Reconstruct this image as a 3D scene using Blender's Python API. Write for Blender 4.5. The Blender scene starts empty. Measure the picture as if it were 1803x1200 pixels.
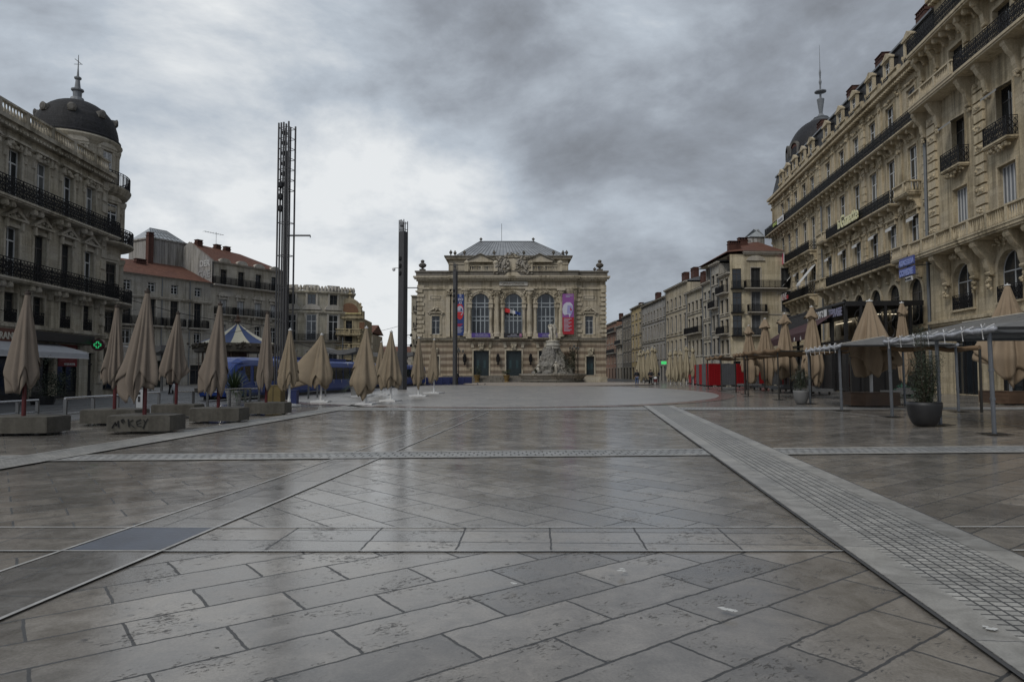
import bpy, math, random
from math import sin, cos, pi, radians, atan2, hypot, sqrt
from mathutils import Vector, Matrix, noise
sc = bpy.context.scene
C = sc.collection
R = random.Random(7)
# ---------------------------------------------------------------- camera
F = 1202.0; CXP = 901.5; CYP = 600.0; CAMZ = 1.6
PITCH = math.atan(56.0/1202.0)
cam_d = bpy.data.cameras.new('camera'); cam = bpy.data.objects.new('camera', cam_d); C.objects.link(cam)
cam_d.sensor_width = 36; cam_d.lens = 24.0; cam_d.clip_end = 3000; cam_d.clip_start = 0.05
cam.location = (0, 0, CAMZ); cam.rotation_euler = (pi/2 + PITCH, 0, 0)
sc.camera = cam
# ---------------------------------------------------------------- world, sun, exposure
sc.view_settings.view_transform = 'Standard'; sc.view_settings.look = 'None'
sc.view_settings.exposure = 0.0; sc.view_settings.gamma = 1.0
w = bpy.data.worlds.new('World'); sc.world = w; w.use_nodes = True
nt = w.node_tree; nt.nodes.clear()
def N(nt, t, **k):
    n = nt.nodes.new(t)
    for a, b in k.items():
        if a == 'inp':
            for i, v in b.items(): n.inputs[i].default_value = v
        else: setattr(n, a, b)
    return n
L = lambda nt, a, b: nt.links.new(a, b)
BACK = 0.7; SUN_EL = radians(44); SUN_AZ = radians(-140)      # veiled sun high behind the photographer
def math_(nt, op, a, b=None, c=None, clamp=False):
    n = N(nt, 'ShaderNodeMath', operation=op, use_clamp=clamp)
    for i, v in enumerate((a, b, c)):
        if v is None: continue
        if isinstance(v, (int, float)): n.inputs[i].default_value = v
        else: L(nt, v, n.inputs[i])
    return n.outputs[0]
def ramp(nt, fac, pts, interp='EASE'):
    n = N(nt, 'ShaderNodeValToRGB'); cr = n.color_ramp; cr.interpolation = interp
    while len(cr.elements) < len(pts): cr.elements.new(0.5)
    for e, (p, c) in zip(cr.elements, pts):
        e.position = p; e.color = (c if hasattr(c, '__len__') else (c, c, c)) + (1,) if hasattr(c, '__len__') else (c, c, c, 1)
    L(nt, fac, n.inputs[0]); return n.outputs[0]
def mixc(nt, fac, a, b, mode='MIX'):
    n = N(nt, 'ShaderNodeMix', data_type='RGBA', blend_type=mode)
    if isinstance(fac, (int, float)): n.inputs[0].default_value = fac
    else: L(nt, fac, n.inputs[0])
    for i, v in ((6, a), (7, b)):
        if hasattr(v, '__len__'): n.inputs[i].default_value = tuple(v)+((1,) if len(v) == 3 else ())
        else: L(nt, v, n.inputs[i])
    return n.outputs[2]
tc = N(nt, 'ShaderNodeTexCoord'); sep = N(nt, 'ShaderNodeSeparateXYZ'); L(nt, tc.outputs['Generated'], sep.inputs[0])
X, Y, Z = sep.outputs
zz = math_(nt, 'ADD', math_(nt, 'ABSOLUTE', Z), 0.30)
cmb = N(nt, 'ShaderNodeCombineXYZ'); L(nt, math_(nt, 'DIVIDE', X, zz), cmb.inputs[0]); L(nt, math_(nt, 'DIVIDE', Y, zz), cmb.inputs[1])
mp = N(nt, 'ShaderNodeMapping'); L(nt, tc.outputs['Generated'], mp.inputs[0]); mp.inputs['Location'].default_value = (2.3, 1.7, 0.9); mp.inputs['Rotation'].default_value = (0.15, 0.35, 0.0); mp.inputs['Scale'].default_value = (1.0, 1.0, 1.9)
n1 = N(nt, 'ShaderNodeTexNoise', inp={'Scale': 3.4, 'Detail': 15, 'Roughness': 0.6, 'Distortion': 0.2}); L(nt, mp.outputs[0], n1.inputs['Vector'])
n2 = N(nt, 'ShaderNodeTexNoise', inp={'Scale': 1.3, 'Detail': 4, 'Roughness': 0.5}); L(nt, mp.outputs[0], n2.inputs['Vector'])
def glow(az, el, p, amp):
    d = (sin(radians(az))*cos(radians(el)), cos(radians(az))*cos(radians(el)), sin(radians(el)))
    v = N(nt, 'ShaderNodeVectorMath', operation='DOT_PRODUCT'); L(nt, tc.outputs['Generated'], v.inputs[0]); v.inputs[1].default_value = d
    return math_(nt, 'MULTIPLY', math_(nt, 'POWER', math_(nt, 'MAXIMUM', v.outputs['Value'], 0.0), p), amp)
cl = math_(nt, 'ADD', math_(nt, 'MULTIPLY', math_(nt, 'SUBTRACT', n1.outputs[0], 0.5), 0.88), math_(nt, 'MULTIPLY', math_(nt, 'SUBTRACT', n2.outputs[0], 0.5), 0.75))
v = math_(nt, 'ADD', cl, 0.53)
v = math_(nt, 'ADD', v, glow(-13, 2, 26, 0.36))
v = math_(nt, 'ADD', v, glow(-42, 24, 8, 0.25))
v = math_(nt, 'ADD', v, glow(-14, 9, 60, 0.09))
v = math_(nt, 'SUBTRACT', v, glow(8, 20, 20, 0.10))
v = math_(nt, 'ADD', v, glow(38, 34, 12, 0.05))
cloudcol = ramp(nt, v, [(0.24, (0.15, 0.158, 0.172)), (0.45, (0.215, 0.23, 0.255)), (0.58, (0.31, 0.34, 0.385)), (0.74, (0.50, 0.555, 0.62)), (0.92, (0.84, 0.865, 0.88))], 'LINEAR')
back = math_(nt, 'ADD', 1.0, math_(nt, 'MULTIPLY', ramp(nt, math_(nt, 'SUBTRACT', math_(nt, 'MULTIPLY', Z, 0.6), math_(nt, 'MULTIPLY', Y, 0.9)), [(0.05, 0.0), (0.6, 1.0)]), BACK))   # unseen sky behind the camera and overhead brightened to light the facades
sky = N(nt, 'ShaderNodeTexSky'); sky.sky_type = 'NISHITA'; sky.sun_disc = False; sky.sun_elevation = SUN_EL; sky.sun_rotation = SUN_AZ
bgs = N(nt, 'ShaderNodeBackground'); L(nt, sky.outputs[0], bgs.inputs[0]); bgs.inputs[1].default_value = 0.05
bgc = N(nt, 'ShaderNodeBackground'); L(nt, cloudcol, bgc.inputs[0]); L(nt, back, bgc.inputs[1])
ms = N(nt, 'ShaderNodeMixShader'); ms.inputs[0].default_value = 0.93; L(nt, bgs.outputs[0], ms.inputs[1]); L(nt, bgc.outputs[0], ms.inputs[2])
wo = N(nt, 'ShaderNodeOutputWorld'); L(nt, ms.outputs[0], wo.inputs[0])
sl = bpy.data.lights.new('sun', 'SUN'); sl.energy = 1.4; sl.angle = radians(20); sl.color = (1, 0.96, 0.9)
so = bpy.data.objects.new('sun', sl); C.objects.link(so)
sd = Vector((sin(SUN_AZ)*cos(SUN_EL), cos(SUN_AZ)*cos(SUN_EL), sin(SUN_EL)))
so.rotation_euler = (-sd).to_track_quat('-Z', 'Y').to_euler(); so.location = sd*50
# ---------------------------------------------------------------- projection helpers (measured pixels -> metres)
_s, _c = sin(PITCH), cos(PITCH)
def ray(px, py):
    u = (px-CXP)/F; vv = (CYP-py)/F
    return Vector((u, _c - vv*_s, _s + vv*_c))
def at(px, py, Y):
    r = ray(px, py); k = Y/r.y
    return Vector((r.x*k, Y, CAMZ + r.z*k))
def G(px, py):
    r = ray(px, py); k = -CAMZ/r.z
    return Vector((r.x*k, r.y*k, 0))
def zat(py, Y): return at(CXP, py, Y).z
def xat(px, Y, py=600): return at(px, py, Y).x
def line_px(P, d, px):
    """distance along the ground line P + t d seen at image column px (near eye level)"""
    r = (px-CXP)/F/ (_c)
    return (P[0]-r*P[1])/(r*d[1]-d[0])
# ---------------------------------------------------------------- materials
MATS = {}
def newmat(name):
    m = bpy.data.materials.new(name); m.use_nodes = True
    nt = m.node_tree; b = nt.nodes['Principled BSDF']; return m, nt, b
def mat(name, col, rough=0.6, metal=0.0, var=0.18, vs=3.0, bump=0.0, bs=30.0, spec=None, emit=None, es=1.0, fine=0.1):
    if name in MATS: return MATS[name]
    m, nt, b = newmat(name); MATS[name] = m
    tc = N(nt, 'ShaderNodeTexCoord')
    a = N(nt, 'ShaderNodeTexNoise', inp={'Scale': vs, 'Detail': 6, 'Roughness': 0.6}); L(nt, tc.outputs['Object'], a.inputs['Vector'])
    f = N(nt, 'ShaderNodeTexNoise', inp={'Scale': vs*14, 'Detail': 3}); L(nt, tc.outputs['Object'], f.inputs['Vector'])
    s = math_(nt, 'ADD', math_(nt, 'MULTIPLY', math_(nt, 'SUBTRACT', a.outputs[0], 0.5), var*2.4), math_(nt, 'MULTIPLY', math_(nt, 'SUBTRACT', f.outputs[0], 0.5), fine*2))
    s = math_(nt, 'ADD', s, 1.0)
    vm = N(nt, 'ShaderNodeVectorMath', operation='SCALE'); vm.inputs[0].default_value = col[:3]; L(nt, s, vm.inputs['Scale'])
    L(nt, vm.outputs[0], b.inputs['Base Color'])
    b.inputs['Roughness'].default_value = rough; b.inputs['Metallic'].default_value = metal
    L(nt, math_(nt, 'ADD', math_(nt, 'MULTIPLY', math_(nt, 'SUBTRACT', a.outputs[0], 0.5), 0.3), rough, clamp=True), b.inputs['Roughness'])
    if spec is not None: b.inputs['Specular IOR Level'].default_value = spec
    if bump:
        bn = N(nt, 'ShaderNodeTexNoise', inp={'Scale': bs, 'Detail': 4}); L(nt, tc.outputs['Object'], bn.inputs['Vector'])
        bp = N(nt, 'ShaderNodeBump', inp={'Strength': bump, 'Distance': 0.02}); L(nt, bn.outputs[0], bp.inputs['Height']); L(nt, bp.outputs[0], b.inputs['Normal'])
    if emit:
        b.inputs['Emission Color'].default_value = tuple(emit)+(1,); b.inputs['Emission Strength'].default_value = es
    return m
def stone(name, col, joint=(0.9, 0.38), jdark=0.62, dirt=0.5, rough=0.85, band=None, streak=1.0, jw=0.012):
    """weathered masonry: block joints, drip streaks, blotches, optional alternating courses"""
    if name in MATS: return MATS[name]
    m, nt, b = newmat(name); MATS[name] = m
    tc = N(nt, 'ShaderNodeTexCoord'); sp = N(nt, 'ShaderNodeSeparateXYZ'); L(nt, tc.outputs['Object'], sp.inputs[0])
    u = math_(nt, 'ADD', sp.outputs[0], sp.outputs[1])
    cv = N(nt, 'ShaderNodeCombineXYZ'); L(nt, u, cv.inputs[0]); L(nt, sp.outputs[2], cv.inputs[1])
    big = N(nt, 'ShaderNodeTexNoise', inp={'Scale': 0.35, 'Detail': 7, 'Roughness': 0.62}); L(nt, tc.outputs['Object'], big.inputs['Vector'])
    st = N(nt, 'ShaderNodeMapping'); L(nt, tc.outputs['Object'], st.inputs[0]); st.inputs['Scale'].default_value = (2.6, 2.6, 0.16)
    sn = N(nt, 'ShaderNodeTexNoise', inp={'Scale': 1.0, 'Detail': 5, 'Roughness': 0.65}); L(nt, st.outputs[0], sn.inputs['Vector'])
    fi = N(nt, 'ShaderNodeTexNoise', inp={'Scale': 9, 'Detail': 6, 'Roughness': 0.7}); L(nt, tc.outputs['Object'], fi.inputs['Vector'])
    base = col
    if band:
        per, c2, off = band
        fr = math_(nt, 'FRACT', math_(nt, 'DIVIDE', math_(nt, 'ADD', sp.outputs[2], off), per))
        k = math_(nt, 'GREATER_THAN', fr, 0.5)
        base = mixc(nt, k, col, c2)
    if joint:
        br = N(nt, 'ShaderNodeTexBrick', inp={'Scale': 1.0, 'Mortar Size': jw, 'Mortar Smooth': 0.4, 'Brick Width': joint[0], 'Row Height': joint[1], 'Color1': (1, 1, 1, 1), 'Color2': (0.80, 0.79, 0.77, 1), 'Mortar': (jdark, jdark, jdark, 1)})
        L(nt, cv.outputs[0], br.inputs['Vector'])
        c = mixc(nt, 1.0, base, br.outputs['Color'], 'MULTIPLY')
    else: c = base
    dm = ramp(nt, math_(nt, 'ADD', math_(nt, 'MULTIPLY', sn.outputs[0], 0.65*streak), math_(nt, 'MULTIPLY', big.outputs[0], 1.0-0.65*streak)), [(0.44, 0.0), (0.66, 1.0)], 'EASE')
    dk = (0.19, 0.18, 0.165)
    c = mixc(nt, math_(nt, 'MULTIPLY', dm, dirt), c, mixc(nt, 1.0, c, dk, 'MULTIPLY'))
    lt = ramp(nt, big.outputs[0], [(0.3, (0.80, 0.80, 0.82)), (0.7, (1.12, 1.09, 1.02))])
    c = mixc(nt, 1.0, c, lt, 'MULTIPLY')
    c = mixc(nt, 1.0, c, ramp(nt, fi.outputs[0], [(0.3, 0.8), (0.7, 1.12)]), 'MULTIPLY')
    L(nt, c, b.inputs['Base Color']); b.inputs['Roughness'].default_value = rough
    b.inputs['Specular IOR Level'].default_value = 0.25
    h = math_(nt, 'MULTIPLY', fi.outputs[0], 0.35)
    if joint: h = math_(nt, 'SUBTRACT', h, br.outputs['Fac'])
    bp = N(nt, 'ShaderNodeBump', inp={'Strength': 0.5, 'Distance': 0.02}); L(nt, h, bp.inputs['Height']); L(nt, bp.outputs[0], b.inputs['Normal'])
    return m
def paving(name, rot, bw, bh, c1, c2, mortar, mw, rough=0.18, pits=1.0, off=(0, 0), offset=0.5, freq=2):
    m, nt, b = newmat(name)
    tc = N(nt, 'ShaderNodeTexCoord')
    wn = N(nt, 'ShaderNodeTexNoise', inp={'Scale': 7.0, 'Detail': 6, 'Roughness': 0.65}); L(nt, tc.outputs['Object'], wn.inputs['Vector'])
    wv = N(nt, 'ShaderNodeVectorMath', operation='SUBTRACT'); L(nt, wn.outputs['Color'], wv.inputs[0]); wv.inputs[1].default_value = (.5, .5, .5)
    ws = N(nt, 'ShaderNodeVectorMath', operation='SCALE'); L(nt, wv.outputs[0], ws.inputs[0]); ws.inputs['Scale'].default_value = 0.045*min(1, bh*2)
    wa = N(nt, 'ShaderNodeVectorMath', operation='ADD'); L(nt, tc.outputs['Object'], wa.inputs[0]); L(nt, ws.outputs[0], wa.inputs[1])
    mp = N(nt, 'ShaderNodeMapping', vector_type='TEXTURE'); L(nt, wa.outputs[0], mp.inputs[0]); mp.inputs['Rotation'].default_value = (0, 0, rot); mp.inputs['Location'].default_value = (off[0], off[1], 0)
    br = N(nt, 'ShaderNodeTexBrick', offset=offset, offset_frequency=freq, inp={'Scale': 1.0, 'Mortar Size': mw, 'Mortar Smooth': 0.15, 'Bias': 0.0, 'Brick Width': bw, 'Row Height': bh, 'Color1': tuple(c1)+(1,), 'Color2': tuple(c2)+(1,), 'Mortar': tuple(mortar)+(1,)})
    L(nt, mp.outputs[0], br.inputs['Vector'])
    big = N(nt, 'ShaderNodeTexNoise', inp={'Scale': 0.5, 'Detail': 8, 'Roughness': 0.6}); L(nt, tc.outputs['Object'], big.inputs['Vector'])
    mid = N(nt, 'ShaderNodeTexNoise', inp={'Scale': 3.5, 'Detail': 8, 'Roughness': 0.68, 'Distortion': 0.6}); L(nt, tc.outputs['Object'], mid.inputs['Vector'])
    fin = N(nt, 'ShaderNodeTexNoise', inp={'Scale': 60, 'Detail': 4, 'Roughness': 0.7}); L(nt, tc.outputs['Object'], fin.inputs['Vector'])
    c = mixc(nt, 1.0, br.outputs['Color'], ramp(nt, mid.outputs[0], [(0.3, 0.78), (0.7, 1.2)]), 'MULTIPLY')
    c = mixc(nt, 1.0, c, ramp(nt, big.outputs[0], [(0.3, (0.86, 0.87, 0.88)), (0.7, (1.10, 1.09, 1.07))]), 'MULTIPLY')
    c = mixc(nt, 1.0, c, ramp(nt, fin.outputs[0], [(0.3, 0.86), (0.7, 1.12)]), 'MULTIPLY')
    # travertine pits: small holes along bedding lines, gathered on some slabs
    pm = N(nt, 'ShaderNodeMapping'); L(nt, mp.outputs[0], pm.inputs[0]); pm.inputs['Scale'].default_value = (16, 34, 16)
    pn = N(nt, 'ShaderNodeTexNoise', inp={'Scale': 1.0, 'Detail': 5, 'Roughness': 0.6, 'Distortion': 1.2}); L(nt, pm.outputs[0], pn.inputs['Vector'])
    pg = N(nt, 'ShaderNodeTexNoise', inp={'Scale': 1.9, 'Detail': 4, 'Roughness': 0.65}); L(nt, wa.outputs[0], pg.inputs['Vector'])
    thr = math_(nt, 'ADD', pn.outputs[0], math_(nt, 'MULTIPLY', math_(nt, 'SUBTRACT', pg.outputs[0], 0.5), 0.75))
    pit = math_(nt, 'MULTIPLY', ramp(nt, thr, [(0.645, 0.0), (0.675, 1.0)], 'LINEAR'), pits)
    b.inputs['Specular IOR Level'].default_value = 0.75
    c = mixc(nt, math_(nt, 'MULTIPLY', pit, 0.8), c, (0.03, 0.028, 0.026))
    vo = N(nt, 'ShaderNodeTexVoronoi', inp={'Scale': 1.7, 'Randomness': 1.0}); L(nt, wa.outputs[0], vo.inputs['Vector'])
    gum = math_(nt, 'MULTIPLY', ramp(nt, vo.outputs['Distance'], [(0.035, 1.0), (0.05, 0.0)], 'LINEAR'), 0.45 if pits else 0.0)
    c = mixc(nt, gum, c, (0.045, 0.043, 0.04))
    st = N(nt, 'ShaderNodeTexNoise', inp={'Scale': 0.9, 'Detail': 9, 'Roughness': 0.7, 'Distortion': 0.4}); L(nt, tc.outputs['Object'], st.inputs['Vector'])
    c = mixc(nt, math_(nt, 'MULTIPLY', ramp(nt, st.outputs[0], [(0.54, 0.0), (0.72, 1.0)]), 0.25), c, (0.075, 0.07, 0.065))
    L(nt, c, b.inputs['Base Color'])
    r = math_(nt, 'ADD', rough, math_(nt, 'MULTIPLY', math_(nt, 'SUBTRACT', mid.outputs[0], 0.5), 0.32))
    r = math_(nt, 'ADD', r, math_(nt, 'MULTIPLY', math_(nt, 'SUBTRACT', big.outputs[0], 0.5), 0.18))
    r = math_(nt, 'ADD', r, math_(nt, 'MULTIPLY', br.outputs['Fac'], 0.35))
    r = math_(nt, 'ADD', r, math_(nt, 'MULTIPLY', pit, 0.3), clamp=True)
    L(nt, r, b.inputs['Roughness'])
    h = math_(nt, 'SUBTRACT', math_(nt, 'MULTIPLY', fin.outputs[0], 0.12), br.outputs['Fac'])
    h = math_(nt, 'SUBTRACT', h, math_(nt, 'MULTIPLY', pit, 0.7))
    h = math_(nt, 'ADD', h, math_(nt, 'MULTIPLY', mid.outputs[0], 0.5))
    bp = N(nt, 'ShaderNodeBump', inp={'Strength': 0.4, 'Distance': 0.007}); L(nt, h, bp.inputs['Height']); L(nt, bp.outputs[0], b.inputs['Normal'])
    return m
# ---------------------------------------------------------------- mesh builder
class MB:
    def __init__(s, M=None): s.v = []; s.f = []; s.mi = []; s.cm = 0; s.M = M
    def add(s, vs, fs, mi=None):
        o = len(s.v)
        if s.M is not None: vs = [s.M @ Vector(p) for p in vs]
        s.v += [tuple(p) for p in vs]; s.f += [tuple(i+o for i in f) for f in fs]; s.mi += [s.cm if mi is None else mi]*len(fs)
        return s
    def box(s, x0, y0, z0, x1, y1, z1, mi=None):
        if x0 > x1: x0, x1 = x1, x0
        if y0 > y1: y0, y1 = y1, y0
        if z0 > z1: z0, z1 = z1, z0
        return s.add([(x0,y0,z0),(x1,y0,z0),(x1,y1,z0),(x0,y1,z0),(x0,y0,z1),(x1,y0,z1),(x1,y1,z1),(x0,y1,z1)],
                     [(0,3,2,1),(4,5,6,7),(0,1,5,4),(1,2,6,5),(2,3,7,6),(3,0,4,7)], mi)
    def quad(s, a, b, c, d, mi=None): return s.add([a, b, c, d], [(0, 1, 2, 3)], mi)
    def beam(s, p0, p1, w, h=None, mi=None):
        h = h or w; p0 = Vector(p0); p1 = Vector(p1); d = (p1-p0)
        if d.length < 1e-6: return s
        d.normalize(); up = Vector((0, 0, 1)) if abs(d.z) < 0.95 else Vector((0, 1, 0))
        a = d.cross(up).normalized()*w/2; b = a.cross(d).normalized()*h/2
        vs = [p+i*a+j*b for p in (p0, p1) for i, j in ((-1,-1),(1,-1),(1,1),(-1,1))]
        return s.add(vs, [(0,1,2,3),(7,6,5,4),(0,4,5,1),(1,5,6,2),(2,6,7,3),(3,7,4,0)], mi)
    def tube(s, pts, r, n=8, mi=None, cap=True):
        pts = [Vector(p) for p in pts]; k = len(pts); rs = r if hasattr(r, '__len__') else [r]*k
        vs = []; 
        for i, p in enumerate(pts):
            d = (pts[min(i+1, k-1)]-pts[max(i-1, 0)]).normalized()
            up = Vector((0, 0, 1)) if abs(d.z) < 0.9 else Vector((1, 0, 0))
            a = d.cross(up).normalized(); b = a.cross(d).normalized()
            for j in range(n):
                t = 2*pi*j/n; vs.append(p + (a*cos(t)+b*sin(t))*rs[i])
        fs = [(i*n+j, i*n+(j+1) % n, (i+1)*n+(j+1) % n, (i+1)*n+j) for i in range(k-1) for j in range(n)]
        if cap: fs += [tuple(range(n))[::-1], tuple((k-1)*n+j for j in range(n))]
        return s.add(vs, fs, mi)
    def lathe(s, prof, n=16, c=(0, 0, 0), mi=None, a0=0, a1=2*pi, sq=False):
        full = abs(a1-a0-2*pi) < 1e-6; m = n if full else n+1
        vs = []
        for r, z in prof:
            for j in range(m):
                t = a0+(a1-a0)*j/n; vs.append((c[0]+r*cos(t), c[1]+r*sin(t), c[2]+z))
        fs = []
        for i in range(len(prof)-1):
            for j in range(n):
                k = (j+1) % m if full else j+1
                fs.append((i*m+j, i*m+k, (i+1)*m+k, (i+1)*m+j))
        if full:
            if prof[-1][0] > 1e-4: fs.append(tuple((len(prof)-1)*m+j for j in range(m)))
            if prof[0][0] > 1e-4: fs.append(tuple(range(m))[::-1])
        return s.add(vs, fs, mi)
    def prism(s, poly, z0, z1, mi=None):
        n = len(poly); vs = [(p[0], p[1], z0) for p in poly]+[(p[0], p[1], z1) for p in poly]
        fs = [(i, (i+1) % n, n+(i+1) % n, n+i) for i in range(n)]+[tuple(range(n))[::-1], tuple(range(n, 2*n))]
        return s.add(vs, fs, mi)
    def extr(s, poly, y0, y1, mi=None):
        """polygon in x,z extruded along y"""
        n = len(poly); vs = [(p[0], y0, p[1]) for p in poly]+[(p[0], y1, p[1]) for p in poly]
        fs = [(i, (i+1) % n, n+(i+1) % n, n+i)[::-1] for i in range(n)]+[tuple(range(n)), tuple(range(n, 2*n))[::-1]]
        return s.add(vs, fs, mi)
    def mesh(s, name, mats, smooth=False):
        me = bpy.data.meshes.new(name); me.from_pydata(s.v, [], s.f)
        if not isinstance(mats, (list, tuple)): mats = [mats]
        for m in mats: me.materials.append(m)
        if len(mats) > 1: me.polygons.foreach_set('material_index', s.mi)
        if smooth: me.polygons.foreach_set('use_smooth', [True]*len(me.polygons))
        me.update(); return me
    def build(s, name, mats, parent=None, smooth=False, loc=None, rot=None):
        o = bpy.data.objects.new(name, s.mesh(name, mats, smooth)); C.objects.link(o)
        if parent is not None: o.parent = parent
        if loc is not None: o.location = loc
        if rot is not None: o.rotation_euler = (0, 0, rot)
        return o
def inst(me, name, parent=None, loc=(0, 0, 0), rz=0):
    o = bpy.data.objects.new(name, me); C.objects.link(o); o.parent = parent; o.location = loc; o.rotation_euler = (0, 0, rz); return o
def thing(name, label, cat, loc=(0, 0, 0), rz=0, group=None):
    o = bpy.data.objects.new(name, None); C.objects.link(o); o.empty_display_size = 0.2
    o.location = loc; o.rotation_euler = (0, 0, rz); o['label'] = label; o['category'] = cat
    if group: o['group'] = group
    return o
def tag(o, label, cat, group=None):
    o['label'] = label; o['category'] = cat
    if group: o['group'] = group
    return o
def struct(o): o['kind'] = 'structure'; return o
def copy_tree(o, parent=None):
    c = o.copy(); C.objects.link(c); c.parent = parent
    for ch in list(o.children): copy_tree(ch, c)
    return c
def text(s, size, m, parent, loc, name='lettering', rx=pi/2, rz=0, ex=0.02, align='CENTER', shear=0, sx=1.0, bold=0.0):
    cu = bpy.data.curves.new(name, 'FONT'); cu.body = s; cu.size = size; cu.extrude = ex; cu.align_x = align; cu.align_y = 'BOTTOM_BASELINE'; cu.shear = shear; cu.offset = bold
    t = bpy.data.objects.new('tmp', cu); C.objects.link(t)
    me = bpy.data.meshes.new_from_object(t.evaluated_get(bpy.context.evaluated_depsgraph_get())); bpy.data.objects.remove(t)
    for vtx in me.vertices: vtx.co.x *= sx
    me.materials.clear(); me.materials.append(m)
    o = bpy.data.objects.new(name, me); C.objects.link(o); o.parent = parent; o.location = loc; o.rotation_euler = (rx, 0, rz); return o
def unit(a, b):
    d = Vector((b[0]-a[0], b[1]-a[1])); return d.normalized()
# ================================================================ GROUND
slab1 = (0.250, 0.228, 0.200); slab2 = (0.135, 0.124, 0.111); mort = (0.045, 0.044, 0.043)
def sheet(name, pts, m, z):
    mb = MB(); mb.add([(p[0], p[1], z) for p in pts], [tuple(range(len(pts)))])
    o = mb.build(name, m)
    me = o.data
    if me.polygons[0].normal.z < 0: me.flip_normals()
    return struct(o)
m_ground = mat('far_ground', (0.13, 0.127, 0.12), 0.6, var=0.25, vs=0.3)
sheet('ground', [(-900, -60), (900, -60), (900, 1500), (-900, 1500)], m_ground, 0.0)
RA = radians(37); RB = radians(-47)
m_pA = paving('slabs_near', RA, 1.02, 0.46, slab1, slab2, mort, 0.011, off=(0.15, 0.1))
m_pB = paving('slabs_across', RB, 1.15, 0.5, (0.235, 0.217, 0.194), (0.140, 0.130, 0.117), mort, 0.010, pits=0.6)
m_pS = paving('slabs_strip', radians(-2), 0.86, 0.44, slab1, (0.165, 0.157, 0.148), mort, 0.010, offset=0.0, off=(0.35, 6.045))
m_pD = paving('slabs_diagonal', radians(84), 1.3, 0.62, (0.185, 0.176, 0.163), (0.15, 0.143, 0.135), mort, 0.008, pits=0.2)
m_cob = paving('cobbles', radians(-7.2), 0.098, 0.092, (0.37, 0.36, 0.335), (0.26, 0.255, 0.24), (0.06, 0.06, 0.058), 0.011, rough=0.5, pits=0.0, offset=0.0)
m_cobB = paving('cobbles_across', radians(0.8), 0.16, 0.24, (0.31, 0.31, 0.30), (0.24, 0.24, 0.235), (0.07, 0.07, 0.068), 0.016, rough=0.5, pits=0.0, offset=0.5)
m_white = paving('pale_kerbstone', radians(82.8), 1.1, 5.0, (0.32, 0.31, 0.285), (0.25, 0.243, 0.228), (0.10, 0.10, 0.10), 0.006, rough=0.45, pits=0.15)
m_whiteB = paving('pale_kerbstone_across', radians(0.8), 1.0, 5.0, (0.32, 0.31, 0.285), (0.25, 0.243, 0.228), (0.10, 0.10, 0.10), 0.006, rough=0.45, pits=0.15, off=(0, 20))
m_line = mat('white_marble_line', (0.36, 0.355, 0.34), 0.5, var=0.6, vs=4.0)
m_oval = paving('smooth_marble', radians(12), 1.6, 0.9, (0.27, 0.255, 0.235), (0.215, 0.205, 0.192), (0.15, 0.14, 0.135), 0.006, rough=0.36, pits=0.0)
m_tramroad = paving('tram_road', radians(4), 0.5, 0.25, (0.105, 0.107, 0.11), (0.085, 0.087, 0.09), (0.05, 0.05, 0.05), 0.008, rough=0.5, pits=0.0)
# big field of the square
sheet('plaza', [(-16.5, -3), (26, -3), (52, 100), (52, 130), (-26, 135), (-16.0, 70), (-14.5, 30)], m_pA, 0.004)
sheet('tram_road', [(-16.3, -3), (-60, -3), (-40, 80), (-60, 200), (-24, 200), (-15.3, 72), (-14.3, 30)], m_tramroad, 0.006)
# transverse bands from measured rows
def GL(p): g = G(*p); return (g.x, g.y)
B1t, B2t = GL((0, 803)), GL((1803, 785.5)); B1b, B2b = GL((0, 814)), GL((1803, 797.5))
C1t, C2t = GL((560, 718)), GL((1803, 717)); C1b, C2b = GL((560, 723)), GL((1803, 721))
# band A (diagonal, runs towards the theatre's right)
a0 = Vector(GL((1497, 977))); a1 = Vector(GL((1135, 716))); da = (a1-a0).normalized(); na = Vector((da.y, -da.x))
a0 = a0 - da*7.5; la = (a1-a0).length+0.6
def stripA(o0, o1): 
    return [tuple(a0+na*o0), tuple(a0+na*o1), tuple(a0+na*o1+da*la), tuple(a0+na*o0+da*la)]
# field between lines y=930 and band B, and beyond band B to band C : slabs laid the other way
def onA(y): t = (y-a0.y)/da.y; return a0.x+da.x*t
onD = lambda y: -3.75+.100*y
onE = lambda y: -4.70+.110*y
y930, y972 = G(900, 930).y, G(900, 972).y
yb0 = lambda x: B1b[1]+(x-B1b[0])*(B2b[1]-B1b[1])/(B2b[0]-B1b[0])
yb1 = lambda x: B1t[1]+(x-B1t[0])*(B2t[1]-B1t[1])/(B2t[0]-B1t[0])
sheet('plaza', [(onD(y930), y930), (onA(y930), y930), (onA(12.8), yb0(onA(12.8))), (onD(12.7), yb0(-2.5))], m_pB, 0.008)
sheet('plaza', [(-7.4, yb1(-7.4)), (onA(14), yb1(4)), (onA(30), 29.6), (-7.0, 29.8)], m_pB, 0.008)
sheet('plaza', [(-16, y972), (onA(y972), y972), (onA(y930), y930), (-16, y930)], m_pS, 0.010)
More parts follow.
